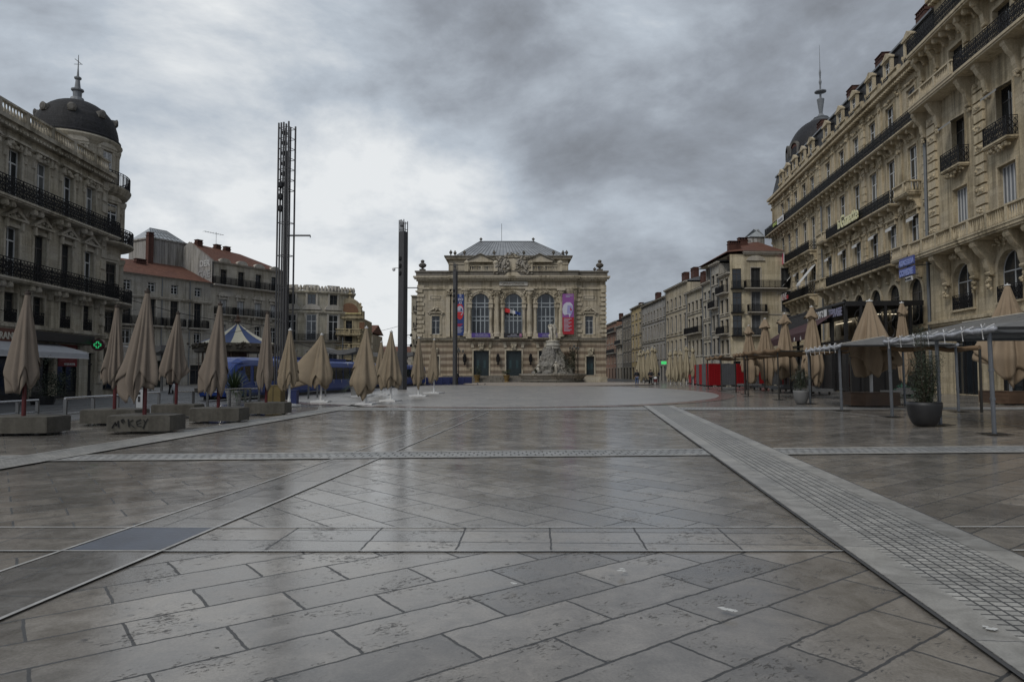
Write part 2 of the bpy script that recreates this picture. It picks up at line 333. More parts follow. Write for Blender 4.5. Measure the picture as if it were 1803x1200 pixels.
# diagonal pale path on the left
sheet('plaza', [(onE(-1), -1), (onD(-1), -1), (onD(28), 28), (onE(28), 28)], m_pD, 0.012)
dark = mat('blue_grey_slab', (0.085, 0.095, 0.118), 0.42, var=0.4, vs=2.5, bump=0.2)
sheet('plaza', [(onE(y972)+.03, y972+.03), (onD(y972)-.03, y972+.03), (onD(y930)-.03, y930-.03), (onE(y930)+.03, y930-.03)], dark, 0.016)
def linestrip(p, q, w, z=0.018, m=m_line, name='marking'):
    p = Vector(p); q = Vector(q); d = (q-p).normalized(); n_ = Vector((-d.y, d.x))*w/2
    sheet(name, [tuple(p-n_), tuple(q-n_), tuple(q+n_), tuple(p+n_)], m, z)
linestrip((-16, y972), (onA(y972), y972), 0.03); linestrip((-16, y930), (onA(y930), y930), 0.03)
linestrip((onA(y930)+1.45, y930+.02), (14, y930+.04), 0.035); linestrip((onA(y972)+1.5, y972+.02), (14, y972+.1), 0.035)
linestrip((onD(-1), -1), (onD(28), 28), 0.036, 0.020); linestrip((onE(-1), -1), (onE(28), 28), 0.03, 0.020)
# band B and C
def lerp2(a, b, t): return (a[0]+(b[0]-a[0])*t, a[1]+(b[1]-a[1])*t)
def band(P0b, P1b, P0t, P1t, ztop):
    sheet('cobbled_band', [P0b, P1b, P1t, P0t], m_cobB, ztop)
    sheet('cobbled_band', [P0b, P1b, lerp2(P1b, P1t, .17), lerp2(P0b, P0t, .17)], m_whiteB, ztop+.004)
    sheet('cobbled_band', [lerp2(P0b, P0t, .83), lerp2(P1b, P1t, .83), P1t, P0t], m_whiteB, ztop+.004)
band(B1b, B2b, B1t, B2t, 0.018); band(C1b, C2b, C1t, C2t, 0.018)
# band on the left
l0b, l0t = GL((-60, 833)), GL((-60, 812)); p1b, p1t = GL((155, 800)), GL((60, 802)); p2b, p2t = GL((520, 736)), GL((488, 734))
ext = lambda a, b, k: (b[0]+(b[0]-a[0])*k, b[1]+(b[1]-a[1])*k)
p3b, p3t = ext(p1b, p2b, 1.2), ext(p1t, p2t, 1.2)
sheet('cobbled_band', [ext(p1b, p2b, -1.9), p3b, p3t, ext(p1t, p2t, -1.9)], m_cob, 0.026)
linestrip(ext(p1b, p2b, -1.9), p3b, 0.12, 0.030, m_white, 'cobbled_band'); linestrip(ext(p1t, p2t, -1.9), p3t, 0.12, 0.030, m_white, 'cobbled_band')
sheet('cobbled_band', stripA(0.0, 1.40), m_cob, 0.030)
sheet('cobbled_band', stripA(0.0, 0.27), m_white, 0.034); sheet('cobbled_band', stripA(1.12, 1.40), m_white, 0.034)
m_edge = mat('dark_joint', (0.055, 0.055, 0.055), 0.7)
sheet('cobbled_band', stripA(-0.035, 0.0), m_edge, 0.030)
sheet('cobbled_band', stripA(1.40, 1.43), m_edge, 0.030)
# other pale thin lines on the right terrace
for a, b in (((1440, 700), (1803, 752)), ((1495, 722), (1803, 722)), ((1400, 722), (1640, 716)), ((1350, 712), (1560, 735)), ((1560, 706), (1803, 712)), ((1260, 700), (1480, 705))):
    linestrip(GL(a), GL(b), 0.05, 0.014)
# the oval in the middle, with its reddish rim
pts = [(-1.2+17.2*cos(t*2*pi/72), 59.5+28.2*sin(t*2*pi/72)) for t in range(72)]
pto = [(-1.2+18.3*cos(t*2*pi/72), 59.5+29.0*sin(t*2*pi/72)) for t in range(72)]
m_rim = paving('red_marble_rim', 0, 0.8, 0.4, (0.22, 0.135, 0.12), (0.17, 0.12, 0.11), (0.1, .09, .08), 0.01, pits=0)
sheet('plaza', [(-14.5, 31.2), (18, 31.2), (30, 60), (30, 118), (-13, 118), (-14, 60)], paving('slabs_far', radians(20), 1.3, 0.6, (0.21, 0.2, 0.187), (0.17, 0.163, 0.152), mort, 0.008, pits=0), 0.010)
sheet('oval_paving', pto, m_rim, 0.026); sheet('oval_paving', pts, m_oval, 0.030)
# tram rails
m_rail = mat('rail_steel', (0.25, 0.24, 0.23), 0.3, 0.9)
for dx in (-18.5, -17.1, -21.3, -19.9):
    b_ = MB(); b_.beam((dx-.6, 5, 0.012), (dx+3.2, 110, 0.012), 0.07, 0.012); struct(b_.build('tram_rail', m_rail))
# kerb of the tram platform seen as a dark line
kb = MB(); kb.beam((-15.9, 46, 0.06), (-9.6, 112, 0.06), 0.35, 0.12); struct(kb.build('kerb', mat('kerb_dark', (0.07, 0.07, 0.07), 0.7)))
# step of the fountain platform
fp = MB(); fp.lathe([(13.2, 0.0), (13.2, 0.09), (12.9, 0.12), (0, 0.12)], 64, (6.4, 95.5, 0.03)); struct(fp.build('fountain_step', mat('warm_step_stone', (0.27, 0.23, 0.19), 0.55)))
# ================================================================ BUILDING KIT
m_glass = mat('window_glass', (0.018, 0.022, 0.026), 0.09, var=0.5, vs=0.9, spec=0.6)
m_glassb = mat('curtain_sheen_glass', (0.10, 0.11, 0.115), 0.14, var=0.6, vs=1.2, spec=0.6)  # paler panes: curtains, and sky reflection painted into the glass colour
m_wframe = mat('window_paint', (0.52, 0.53, 0.53), 0.5)
m_dframe = mat('dark_joinery', (0.05, 0.045, 0.04), 0.5)
m_shut = mat('grey_shutter', (0.15, 0.16, 0.175), 0.6)
m_shutd = mat('dark_shutter', (0.045, 0.048, 0.05), 0.6)
m_iron = mat('wrought_iron', (0.008, 0.008, 0.009), 0.6, 0.0, spec=.25)
m_zinc = mat('zinc', (0.16, 0.17, 0.18), 0.5, 0.2, var=0.3)
m_slate = stone('slate', (0.035, 0.036, 0.04), (0.3, 0.2), 0.6, 0.4, 0.6)
m_tile = stone('clay_tiles', (0.18, 0.085, 0.06), (0.25, 0.3), 0.4, 0.5, 0.8)
m_brick = stone('chimney_brick', (0.12, 0.06, 0.048), (0.25, 0.09), 0.6, 0.5, 0.85)
m_black = mat('shop_black', (0.012, 0.012, 0.013), 0.4)
WIN = {}
def win_mesh(kind, w, h, arch=False):
    k = (kind, round(w, 2), round(h, 2), arch)
    if k in WIN: return WIN[k]
    fr = MB(); pn = MB(); t = 0.06; e = 0.05
    if kind in ('case', 'dark', 'curtain_sheen'):
        hs = h - (w/2 if arch else 0)
        fr.box(-w/2, 0, 0, -w/2+t, e, hs); fr.box(w/2-t, 0, 0, w/2, e, hs); fr.box(-w/2+t, 0, 0, w/2-t, e, t*1.4)
        tr = hs*0.74 if not arch else hs
        fr.box(-w/2+t, -.005, tr-.04, w/2-t, e+.005, tr+.04); fr.box(-.045, -.01, t*1.4, .045, e, tr-.04)
        fr.box(-.02, 0.004, tr+.04, .02, e-.004, h-.02 if not arch else h)
        if not arch: fr.box(-w/2+t, 0.002, h-t, w/2-t, e-.002, h)
        for sx in (-1, 1): fr.box(sx*w/4-w/4+t, .012, tr*.5-.015, sx*w/4+w/4-t, e-.01, tr*.5+.015)
        if arch:
            a = [(-(w/2)*cos(pi*i/12), hs+(w/2)*sin(pi*i/12)) for i in range(13)]
            for p, q in zip(a, a[1:]): fr.beam((p[0]*.96, .025, p[1]-.02), (q[0]*.96, .025, q[1]-.02), t, e)
            pn.add([(p[0], e-.012, p[1]) for p in a]+[(w/2, e-.012, 0), (-w/2, e-.012, 0)], [tuple(range(len(a)+2))[::-1]])
        else: pn.quad((-w/2, e-.012, 0), (w/2, e-.012, 0), (w/2, e-.012, h), (-w/2, e-.012, h))
        mats = (m_dframe if kind == 'dark' else m_wframe, m_glassb if kind == 'curtain_sheen' else m_glass)
    elif kind in ('shut', 'shutd', 'shutw'):
        for sx in (-1, 1):
            x0, x1 = (-w/2, -.01) if sx < 0 else (.01, w/2)
            fr.box(x0, 0, 0, x0+.06, e, h); fr.box(x1-.06, 0, 0, x1, e, h); fr.box(x0+.06, 0.002, 0, x1-.06, e, .08); fr.box(x0+.06, 0.002, h-.08, x1-.06, e, h); fr.box(x0+.06, .002, h*.5-.04, x1-.06, e, h*.5+.04)
            n = int(h/0.11)
            for i in range(n):
                z = .08+(h-.16)*(i+.5)/n
                fr.box(x0+.06, .014, z-.03, x1-.06, .03, z+.02)
        pn.quad((-w/2, e-.004, 0), (w/2, e-.004, 0), (w/2, e-.004, h), (-w/2, e-.004, h))
        mats = {'shut': (m_shut, m_shutd), 'shutd': (m_shutd, m_black), 'shutw': (m_wframe, m_shut)}[kind]
    elif kind == 'slat':     # tall folding panels
        n = 5
        for i in range(n+1): fr.box(-w/2+w*i/n-.05, 0, 0, -w/2+w*i/n+.05, e, h)
        fr.box(-w/2+.05, .003, 0, w/2-.05, e-.003, .07); fr.box(-w/2+.05, .003, h-.07, w/2-.05, e-.003, h)
        pn.quad((-w/2, e-.012, 0), (w/2, e-.012, 0), (w/2, e-.012, h), (-w/2, e-.012, h)); mats = (m_wframe, m_shut)
    r = WIN[k] = (fr.mesh('window', mats[0]), pn.mesh('pane', mats[1])); return r
def add_window(parent, kind, u, z, w, h, y=0.22, rz=0, arch=False):
    a, b = win_mesh(kind, w, h, arch)
    o = inst(a, 'window', parent, (u, y, z), rz) if not isinstance(u, Vector) else inst(a, 'window', parent, u, rz)
    inst(b, 'pane', o); return o
def iron_rail(mb, p0, p1, h, step=0.28, fancy=True):
    p0 = Vector(p0); p1 = Vector(p1); Ln = (p1-p0).length; n = max(1, round(Ln/step)); d = (p1-p0)/n
    up = Vector((0, 0, 1))
    mb.beam(p0+up*h, p1+up*h, .055, .04); mb.beam(p0+up*.08, p1+up*.08, .045, .035); mb.beam(p0+up*(h-.14), p1+up*(h-.14), .028)
    for i in range(n+1): mb.beam(p0+d*i+up*.02, p0+d*i+up*h, .028 if i % 5 else .055)
    for i in range(n):
        a = p0+d*i; m_ = a+d*.5; zl, zh = .1, h-.15; zm = (zl+zh)/2
        mb.beam(m_+up*.08, m_+up*zh, .022)
        if fancy:
            q = [m_+up*zl, a+d*.92+up*(zl+(zm-zl)*.55), m_+up*zm, a+d*.08+up*(zl+(zm-zl)*.55)]
            q2 = [m_+up*zm, a+d*.92+up*(zm+(zh-zm)*.45), m_+up*zh, a+d*.08+up*(zm+(zh-zm)*.45)]
            for Q in (q, q2):
                for j in range(4): mb.beam(Q[j], Q[(j+1) % 4], .03)
            mb.beam(a+d*.2+up*(zm-.05), a+d*.8+up*(zm+.05), .06)
def balustrade(mb, p0, p1, h, step=.24, r=.07):
    p0 = Vector(p0); p1 = Vector(p1); Ln = (p1-p0).length; n = max(1, round(Ln/step)); up = Vector((0, 0, 1))
    mb.beam(p0+up*(h-.06), p1+up*(h-.06), .28, .12); mb.beam(p0+up*.07, p1+up*.07, .24, .14)
    for i in range(n):
        c = p0+(p1-p0)*(i+.5)/n
        if i % 9 == 8: mb.box(c.x-.13, c.y-.13, c.z+.14, c.x+.13, c.y+.13, c.z+h-.12)
        else: mb.lathe([(r*.6, .14), (r*1.1, .2), (r*1.15, .32), (r*.55, h*.6), (r*.8, h-.12)], 6, c)
def scroll(mb, x, y, z, w, out, drop):
    """carved console bracket: S profile in the y-z plane"""
    P = [(0, 0), (-out, 0), (-out, -.12), (-out*.96, -.28), (-out*.72, -drop*.34), (-out*.42, -drop*.5), (-out*.36, -drop*.72), (-out*.2, -drop*.92), (0, -drop)]
    n = len(P); vs = [(x-w/2, y+p[0], z+p[1]) for p in P]+[(x+w/2, y+p[0], z+p[1]) for p in P]
    fs = [(i, i+1, n+i+1, n+i) for i in range(n-1)]+[tuple(range(n))[::-1], tuple(range(n, 2*n))]
    mb.add(vs, fs)
    mb.tube([(x-w*.62, y-out*.82, z-.2), (x+w*.62, y-out*.82, z-.2)], .13*out/.8+.03, 8); mb.tube([(x-w*.6, y-out*.2, z-drop*.9), (x+w*.6, y-out*.2, z-drop*.9)], .08*out/.8+.02, 7)
def carve(mb, x, y, z, w, h, n, seed, dep=.14):
    """relief ornament: cluster of small carved lumps"""
    rr = random.Random(seed)
    for i in range(n):
        a = rr.uniform(-1, 1); b_ = rr.uniform(-1, 1)*(1-.5*abs(a)); s = rr.uniform(.05, .12)*(1+.5*min(w, h))
        cx, cz = x+a*w/2, z+b_*h/2
        mb.lathe([(0, -s), (s*.7, -s*.7), (s, 0), (s*.7, s*.7), (0, s)], 6, (cx, y-dep*rr.uniform(.1, 1), cz))
class Bld:
    def __init__(s, name, label, loc, rz, cat='building', group=None):
        s.root = thing(name, label, cat, loc, rz, group); s.wall = MB(); s.trim = MB(); s.iron = MB(); s.ops = []
        s.rd = 0.22
    def band(s, u0, u1, z0, z1, ops=(), y=0.0, d=0.3):
        """front wall strip with real openings; ops = (uc, z, w, h, arch)"""
        W = s.wall; x = u0
        for (uc, oz, w, h, arch) in sorted(ops):
            a, b = uc-w/2, uc+w/2
            if a > x: W.quad((x, y, z0), (a, y, z0), (a, y, z1), (x, y, z1))
            if oz > z0: W.quad((a, y, z0), (b, y, z0), (b, y, oz), (a, y, oz)); W.quad((a, y, oz), (b, y, oz), (b, y+d, oz), (a, y+d, oz))
            sp = oz+h-(w/2 if arch else 0)
            W.quad((a, y, oz), (a, y+d, oz), (a, y+d, sp), (a, y, sp)); W.quad((b, y, oz), (b, y, sp), (b, y+d, sp), (b, y+d, oz))
            if arch:
                n = 12; P = [(uc-(w/2)*cos(pi*i/n), sp+(w/2)*sin(pi*i/n)) for i in range(n+1)]
                for p, q in zip(P, P[1:]):
                    W.quad((p[0], y, p[1]), (q[0], y, q[1]), (q[0], y, z1), (p[0], y, z1)); W.quad((p[0], y, p[1]), (p[0], y+d, p[1]), (q[0], y+d, q[1]), (q[0], y, q[1]))
            else:
                if oz+h < z1: W.quad((a, y, oz+h), (b, y, oz+h), (b, y, z1), (a, y, z1))
                W.quad((a, y, oz+h), (a, y+d, oz+h), (b, y+d, oz+h), (b, y, oz+h))
            x = b
        if x < u1: W.quad((x, y, z0), (u1, y, z0), (u1, y, z1), (x, y, z1))
    def shell(s, u0, u1, z0, z1, dep, y0=0.0, front=False):
        W = s.wall
        W.quad((u0, y0+dep, z0), (u0, y0, z0), (u0, y0, z1), (u0, y0+dep, z1)); W.quad((u1, y0, z0), (u1, y0+dep, z0), (u1, y0+dep, z1), (u1, y0, z1))
        W.quad((u1, y0+dep, z0), (u0, y0+dep, z0), (u0, y0+dep, z1), (u1, y0+dep, z1)); W.quad((u0, y0, z1), (u1, y0, z1), (u1, y0+dep, z1), (u0, y0+dep, z1))
        W.quad((u0+.3, y0+.6, z0), (u1-.3, y0+.6, z0), (u1-.3, y0+.6, z1-.02), (u0+.3, y0+.6, z1-.02))
        if front: W.quad((u0, y0, z0), (u1, y0, z0), (u1, y0, z1), (u0, y0, z1))
    def windows(s, us, z, w, h, kind='case', arch=False, sur=0.16, ped=None, sill=True, y=0.0, add=True):
        ops = []
        for i, u in enumerate(us):
            k = kind[i % len(kind)] if isinstance(kind, (list, tuple)) else kind
            ops.append((u, z, w, h, arch))
            if add: add_window(s.root, k, u, z, w, h, y+s.rd, arch=arch)
            T = s.trim; o = .06
            if sur and not arch:
                T.box(u-w/2-sur, y-o, z, u-w/2, y+.01, z+h); T.box(u+w/2, y-o, z, u+w/2+sur, y+.01, z+h); T.box(u-w/2-sur, y-o-.003, z+h, u+w/2+sur, y+.01, z+h+sur*1.1)
            if sur and arch:
                r0, r1 = w/2, w/2+sur*1.4; zc = z+h-w/2; n = 12
                for q in range(n):
                    a, b = pi*q/n, pi*(q+1)/n
                    V = [(u-r*cos(t), yy, zc+r*sin(t)) for yy in (y-o*1.4, y+.01) for r, t in ((r0, a), (r1, a), (r1, b), (r0, b))]
                    T.add(V, [(0, 3, 2, 1), (1, 2, 6, 5), (0, 4, 7, 3)])
                T.box(u-w/2-sur, y-o, z, u-w/2, y+.01, zc); T.box(u+w/2, y-o, z, u+w/2+sur, y+.01, zc)
            if sill: T.box(u-w/2-sur-.05, y-.16, z-.14, u+w/2+sur+.05, y+.02, z)
            if ped:
                zt = z+h+sur*1.1+.18; ww = w/2+sur+.22
                T.box(u-ww, y-.28, zt, u+ww, y+.01, zt+.12)
                if ped == 'tri': T.extr([(u-ww, zt+.12), (u+ww, zt+.12), (u, zt+.12+ww*.5)], y-.24, y+.01)
                if ped == 'trio':
                    T.extr([(u-ww, zt+.12), (u-ww+.2, zt+.12), (u, zt+ww*.48), (u, zt+.12+ww*.62)], y-.26, y+.01); T.extr([(u+ww-.2, zt+.12), (u+ww, zt+.12), (u, zt+.12+ww*.62), (u, zt+ww*.48)], y-.26, y+.01)
                    carve(T, u, y-.05, zt+.22, ww*.8, .3, 7, int(u*10))
                if ped == 'arc': T.extr([(u-ww*cos(pi*q/10), zt+.12+ww*.42*sin(pi*q/10)) for q in range(11)][::-1], y-.24, y+.01)
                for sx in (-1, 1): T.box(u+sx*(w/2+sur*.5)-.09, y-.2, z+h-.1, u+sx*(w/2+sur*.5)+.09, y-o, zt)
        return ops
    def ledge(s, u0, u1, z, h, out, y=0.0, dent=0):
        s.trim.box(u0-out*.3, y-out, z+h*.45, u1+out*.3, y+.02, z+h); s.trim.box(u0, y-out*.6, z, u1, y+.02, z+h*.45)
        if dent:
            n = int((u1-u0)/dent)
            for i in range(n): c = u0+(u1-u0)*(i+.5)/n; s.trim.box(c-dent*.27, y-out*.85, z-h*.3, c+dent*.27, y+.01, z)
    def balcony(s, u0, u1, z, out=.85, h=1.0, consoles=(), cw=.26, drop=.9, fancy=True, step=.28, stone_rail=False, y=0.0, thick=.2):
        mb = MB(); mb.box(u0, y-out, z-thick*.6, u1, y+.02, z); mb.box(u0+.05, y-out+.08, z-thick, u1-.05, y+.015, z-thick*.6)
        for u in consoles: scroll(mb, u, y+.01, z-thick, cw, out*.8, drop)
        b = mb.build('balcony', s.m_trim, s.root)
        r = MB(); o = y-out+.07
        f = balustrade if stone_rail else (lambda a, b_, c, d: iron_rail(a, b_, c, d, step, fancy))
        f(r, (u0+.06, o, z), (u1-.06, o, z), h); f(r, (u0+.06, o, z), (u0+.06, y, z), h); f(r, (u1-.06, o, z), (u1-.06, y, z), h)
        r.build('railing', s.m_trim if stone_rail else m_iron, b); return b
    def finish(s, m_wall, extra=None):
        s.wall.build('wall', m_wall, s.root)
        if s.trim.v: s.trim.build('stone_trim', s.m_trim, s.root)
def chimney(root, x, y, z, w=.9, d=.6, h=1.6, pots=4, m=None):
    mb = MB(); mb.box(x-w/2, y-d/2, z-.6, x+w/2, y+d/2, z+h); mb.box(x-w/2-.06, y-d/2-.06, z+h, x+w/2+.06, y+d/2+.06, z+h+.1)
    for i in range(pots+1):
        px = x-w/2+.06+(w-.12)*i/pots; mb.box(px-.04, y-d/2, z+h+.1, px+.04, y+d/2, z+h+.4)
    mb.box(x-w/2-.05, y-d/2-.05, z+h+.4, x+w/2+.05, y+d/2+.05, z+h+.47)
    return mb.build('chimney', m or m_brick, root)
def leafball(mb, c, rad, n, size, rr, squash=1.0, hole=.35, clumps=None):
    c = Vector(c)
    cs = clumps or [Vector((rr.gauss(0, .42), rr.gauss(0, .42), rr.gauss(0, .42)*squash)) for _ in range(max(4, n//60))]
    for i in range(n):
        k = cs[i % len(cs)]
        p = Vector((k.x*rad[0], k.y*rad[1], k.z*rad[2]))+Vector((rr.gauss(0, .17)*rad[0], rr.gauss(0, .17)*rad[1], rr.gauss(0, .17)*rad[2]))+c
        a = Vector((rr.uniform(-1, 1), rr.uniform(-1, 1), rr.uniform(-.7, 1))).normalized(); b = a.cross(Vector((rr.uniform(-1, 1), rr.uniform(-1, 1), rr.uniform(-1, 1)))).normalized()
        s_ = size*rr.uniform(.6, 1.3)
        mb.add([p, p+a*s_*.5+b*s_*.2, p+a*s_, p+a*s_*.5-b*s_*.2], [(0, 1, 2, 3)])
# ================================================================ LEFT: corner building with the dome
m_limeL = stone('limestone_left', (0.461, 0.429, 0.352), (1.1, 0.42), 0.75, 0.75)
m_trimL = stone('carved_limestone_left', (0.461, 0.429, 0.358), None, 1, 0.85, streak=.6)
A_ = at(183, 600, 47); dL = Vector((-81/1202, 1)).normalized()
LEN = 30.0; o0 = Vector((A_.x, A_.y)) - dL*LEN
rzL = atan2(dL.y, dL.x)
b = Bld('domed_corner_building', 'pale stone corner building with a grey dome, iron balconies and shops, at the left edge', (o0.x, o0.y, 0), rzL); b.m_trim = m_trimL
U = lambda px: line_px((o0.x, o0.y), (dL.x, dL.y), px)
us = [U(p) for p in (152, 112, 65, 15)]; sp_ = us[2]-us[3]
while us[-1]-sp_ > 1.5: us.append(us[-1]-sp_)
H0, H1, H2, H3 = 4.1, 6.7, 11.0, 15.0
W1 = 1.15
o = b.windows(us, 11.15, W1, 2.75, ['curtain_sheen', 'case'], ped='flat', sur=.18, sill=False); b.band(0, LEN, H2, H3, o)
for u in us: carve(b.trim, u, -.06, 14.12, 1.5, .25, 9, int(u*7)); scroll(b.trim, u-.85, 0, 14.1, .22, .26, .8); scroll(b.trim, u+.85, 0, 14.1, .22, .26, .8)
o = b.windows(us, 6.85, W1, 2.75, ['case', 'dark', 'dark'], ped='trio', sur=.18, sill=False); b.band(0, LEN, H1, H2, o)
o = b.windows(us, 4.35, 1.1, 1.65, 'dark', sur=.14); b.band(0, LEN, H0, H1, o)
for u in us: q_ = MB(); iron_rail(q_, (u-.55, -.03, 4.36), (u+.55, -.03, 4.36), .72); q_.build('window_guard', m_iron, b.root)
# ground floor: piers and shop fronts
uc_ = U(205); shops = []
xs = [U(p) for p in (105, 140, 60, 92, 5, 45)]
shp = [(U(122), 0.02, U(142)-U(104), 3.35, False), ((U(58)+U(92))/2, .02, U(92)-U(58), 3.3, False), (U(22)-.3, .02, 4.0, 3.3, False), (U(-60), .02, 3.8, 3.3, False), (U(-200), .02, 3.6, 3.3, False), (U(162), .02, .8, 2.9, False)]
b.band(0, LEN, 0, H0, shp)
b.ledge(0, LEN, H0-.12, .28, .22); b.ledge(0, LEN, H3-.05, .45, .5, dent=.3); b.ledge(0, LEN, H3-.75, .16, .1)
bal = MB(); balustrade(bal, (0, -.12, H3+.4), (LEN-.2, -.12, H3+.4), .85, .26); bal.build('parapet', m_trimL, b.root)
for z in (H1, H2): b.balcony(0, LEN+.2, z, .85, 1.0, [u+s_*.95 for u in us for s_ in (-1, 1)], drop=.55 if z == H1 else .4)
for i in range(18): b.trim.box(LEN-.75, -.08, .9+i*.78, LEN-.1 if i % 2 else LEN-.22, .01, .9+i*.78+.55)
b.shell(0, LEN, 0, H3, 14)
# rotunda
rc = (LEN+2.7, 3.75, 0); rr_ = 3.05
rot = MB(); rot.lathe([(rr_, 0), (rr_, 4.0), (rr_+.22, 4.02), (rr_+.22, 4.28), (rr_, 4.3), (rr_, 13.2), (rr_+.1, 13.3), (rr_+.1, 13.6), (rr_, 13.62), (rr_, 14.4), (rr_+.35, 14.6), (rr_+.55, 14.9), (rr_+.6, 15.05), (rr_-.2, 15.1)], 40, rc)
rot.lathe([(2.62, 15.0), (2.62, 17.9), (2.85, 18.15), (3.0, 18.4), (2.8, 18.6)], 40, rc); rotw = rot.build('corner_tower', m_limeL, b.root)
for z in (H1, H2, 15.1):
    ro = .55 if z > 15 else .85; R0 = rr_+ro
    s_ = MB(); s_.lathe([(rr_, z-.3), (R0-.15, z-.22), (R0, z-.12), (R0, z), (rr_-.1, z)], 40, rc); bb = s_.build('balcony', m_trimL, b.root)
    r_ = MB(); n = 26
    for i in range(n):
        a, c = -pi*1.02+pi*1.3*i/n, -pi*1.02+pi*1.3*(i+1)/n; R1 = R0-.07
        iron_rail(r_, (rc[0]+R1*cos(a), rc[1]+R1*sin(a), z), (rc[0]+R1*cos(c), rc[1]+R1*sin(c), z), 1.0, .3, z < 15)
    r_.build('railing', m_iron, bb)
for k, a in enumerate((-150, -105, -60, -15)):
    ar = radians(a)
    for z, w_, h_, kd, R_ in ((11.15, 1.1, 2.6, 'case', rr_), (6.85, 1.1, 2.6, 'dark', rr_), (4.5, 1.0, 1.5, 'dark', rr_), (15.5, .9, 2.1, 'shutw', 2.62), (.4, 1.4, 2.9, 'dark', rr_)):
        p = Vector((rc[0]+(R_+.05)*cos(ar), rc[1]+(R_+.05)*sin(ar), z)); add_window(b.root, kd, p, 0, w_, h_, rz=ar+pi/2)
        t = MB(Matrix.Translation(p) @ Matrix.Rotation(ar+pi/2, 4, 'Z'))
        for sx in (-1, 1): t.box(sx*(w_/2+.12)-.12, -.1, -.02, sx*(w_/2+.12)+.12, .15, h_+.1)
        t.box(-w_/2-.3, -.14, h_+.1, w_/2+.3, .2, h_+.28)
        if z > 6: t.extr([(-(w_/2+.3)*cos(pi*q/8), h_+.28+.35*sin(pi*q/8)) for q in range(9)][::-1], -.2, .2)
        t.build('window_surround', m_trimL, b.root)
m_oc = stone('sooty_oculus', (0.16, 0.155, 0.145), None, 1, .8)
dm = MB(); Rd, hd = 2.74, 2.75
dm.lathe([(Rd+.12, 18.58), (Rd+.15, 18.7), (Rd, 18.78)]+[(Rd*cos(t*pi/2/12)**.9, 18.8+hd*sin(t*pi/2/12)) for t in range(1, 12)]+[(.35, 18.8+hd)], 40, rc); dm.build('dome', stone('dome_slate_left', (0.045, 0.046, 0.050), (0.16, 0.14), 0.55, .35, .8), b.root)
for a in range(-180, 180, 45):
    for z, s_ in ((20.3, .25),):
        ar = radians(a+22); Rr = Rd*cos(math.asin(min(1, (z-18.8)/hd)))
        M = Matrix.Translation((rc[0]+Rr*cos(ar), rc[1]+Rr*sin(ar), z)) @ Matrix.Rotation(ar+pi/2, 4, 'Z')
        t = MB(M); t.box(-s_, -.25, -s_*1.1, s_, .6, s_*.6)
        t.lathe([(s_*1.15, -.12), (s_*1.15, .1)], 14, (0, 0, 0)); t2 = MB(M @ Matrix.Rotation(pi/2, 4, 'X')); t2.lathe([(s_*.7, .2), (s_*1.05, .2), (s_*1.15, .3), (s_*.7, .36)], 16); t.v += t2.v; t.f += [tuple(i+len(t.v)-len(t2.v) for i in f) for f in t2.f]; t.mi += t2.mi
        t.build('roof_oculus', m_oc, b.root)
fi = MB(); fi.lathe([(.5, 21.55), (.42, 21.80), (.28, 21.85), (.3, 22.25), (.42, 22.35), (.42, 22.45), (.2, 22.55), (.14, 23.15), (.24, 23.25), (.24, 23.35), (.08, 23.45), (.04, 24.05), (.02, 25.05)], 12, rc)
fi.beam((rc[0]-.45, rc[1], 24.55), (rc[0]+.45, rc[1], 24.55), .03); fi.beam((rc[0], rc[1]-.3, 24.35), (rc[0], rc[1]+.3, 24.35), .03); fi.build('finial', m_zinc, b.root)
b.finish(m_limeL)
# shop fronts, signs on the left building
for k, (u, z, w_, h_, _) in enumerate(shp):
    s_ = MB(); s_.box(u-w_/2, .25, .02, u+w_/2, .32, h_, 1)
    for q in range(int(w_/1.1)+1): xx = u-w_/2+w_*q/max(1, int(w_/1.1)); s_.box(max(u-w_/2, xx-.05), .16, .02, min(u+w_/2, xx+.05), .25, h_, 0)
    s_.box(u-w_/2, .17, h_-.75, u+w_/2, .249, h_-.68, 0); s_.box(u-w_/2, .17, .02, u+w_/2, .248, .4, 0); s_.build('shop_front', [m_black, m_glass], b.root)
sg = MB(); sg.box(U(-40), -.22, 3.3, U(30), .0, 4.0); f_ = sg.build('shop_fascia', mat('brown_fascia', (0.10, 0.035, 0.022), 0.5), b.root)
text('LE GRAND', .55, mat('cream_letters', (0.5, 0.47, 0.4), .5), b.root, (U(11)-.75, -.24, 3.42), 'shop_lettering', bold=.008)
f2 = MB(); f2.box(U(30), -.7, 3.45, U(147), 0, 3.98); f2.build('awning_box', m_black, b.root)
# ================================================================ LEFT BACKGROUND HOUSES
m_l2 = stone('render_grey', (0.435, 0.416, 0.371), (1.4, .5), .85, .6); m_l3 = stone('render_cream', (0.474, 0.448, 0.390), (1.6, .6), .88, .6); m_tr2 = stone('house_trim', (0.461, 0.435, 0.384), None, 1, .7, streak=.6)
P2 = at(220, 600, 80); d2 = Vector((sin(radians(30)), cos(radians(30)))); rz2 = atan2(d2.y, d2.x)
O2 = Vector((P2.x, P2.y))-d2*8
U2 = lambda px: line_px((O2.x, O2.y), (d2.x, d2.y), px)
def zline(px, py): u = U2(px); p = O2+d2*u; return at(px, py, p.y).z
E2 = U2(370); E3 = U2(497)
h2 = zline(290, 488)
b = Bld('grey_house', 'low grey house with a red tiled roof and small attic windows behind the carousel', (O2.x, O2.y, 0), rz2); b.m_trim = m_tr2
us2 = [U2(p) for p in (265, 305.5, 347)]; us2 = [us2[0]-(us2[1]-us2[0])*k for k in (2, 1)]+us2
z1_, z1b = zline(305, 507), zline(305, 494); zf = zline(305, 517)
b.band(0, E2, h2-2.7, h2, b.windows(us2, h2-2.0, .95, 1.15, 'case', sur=0, sill=False))
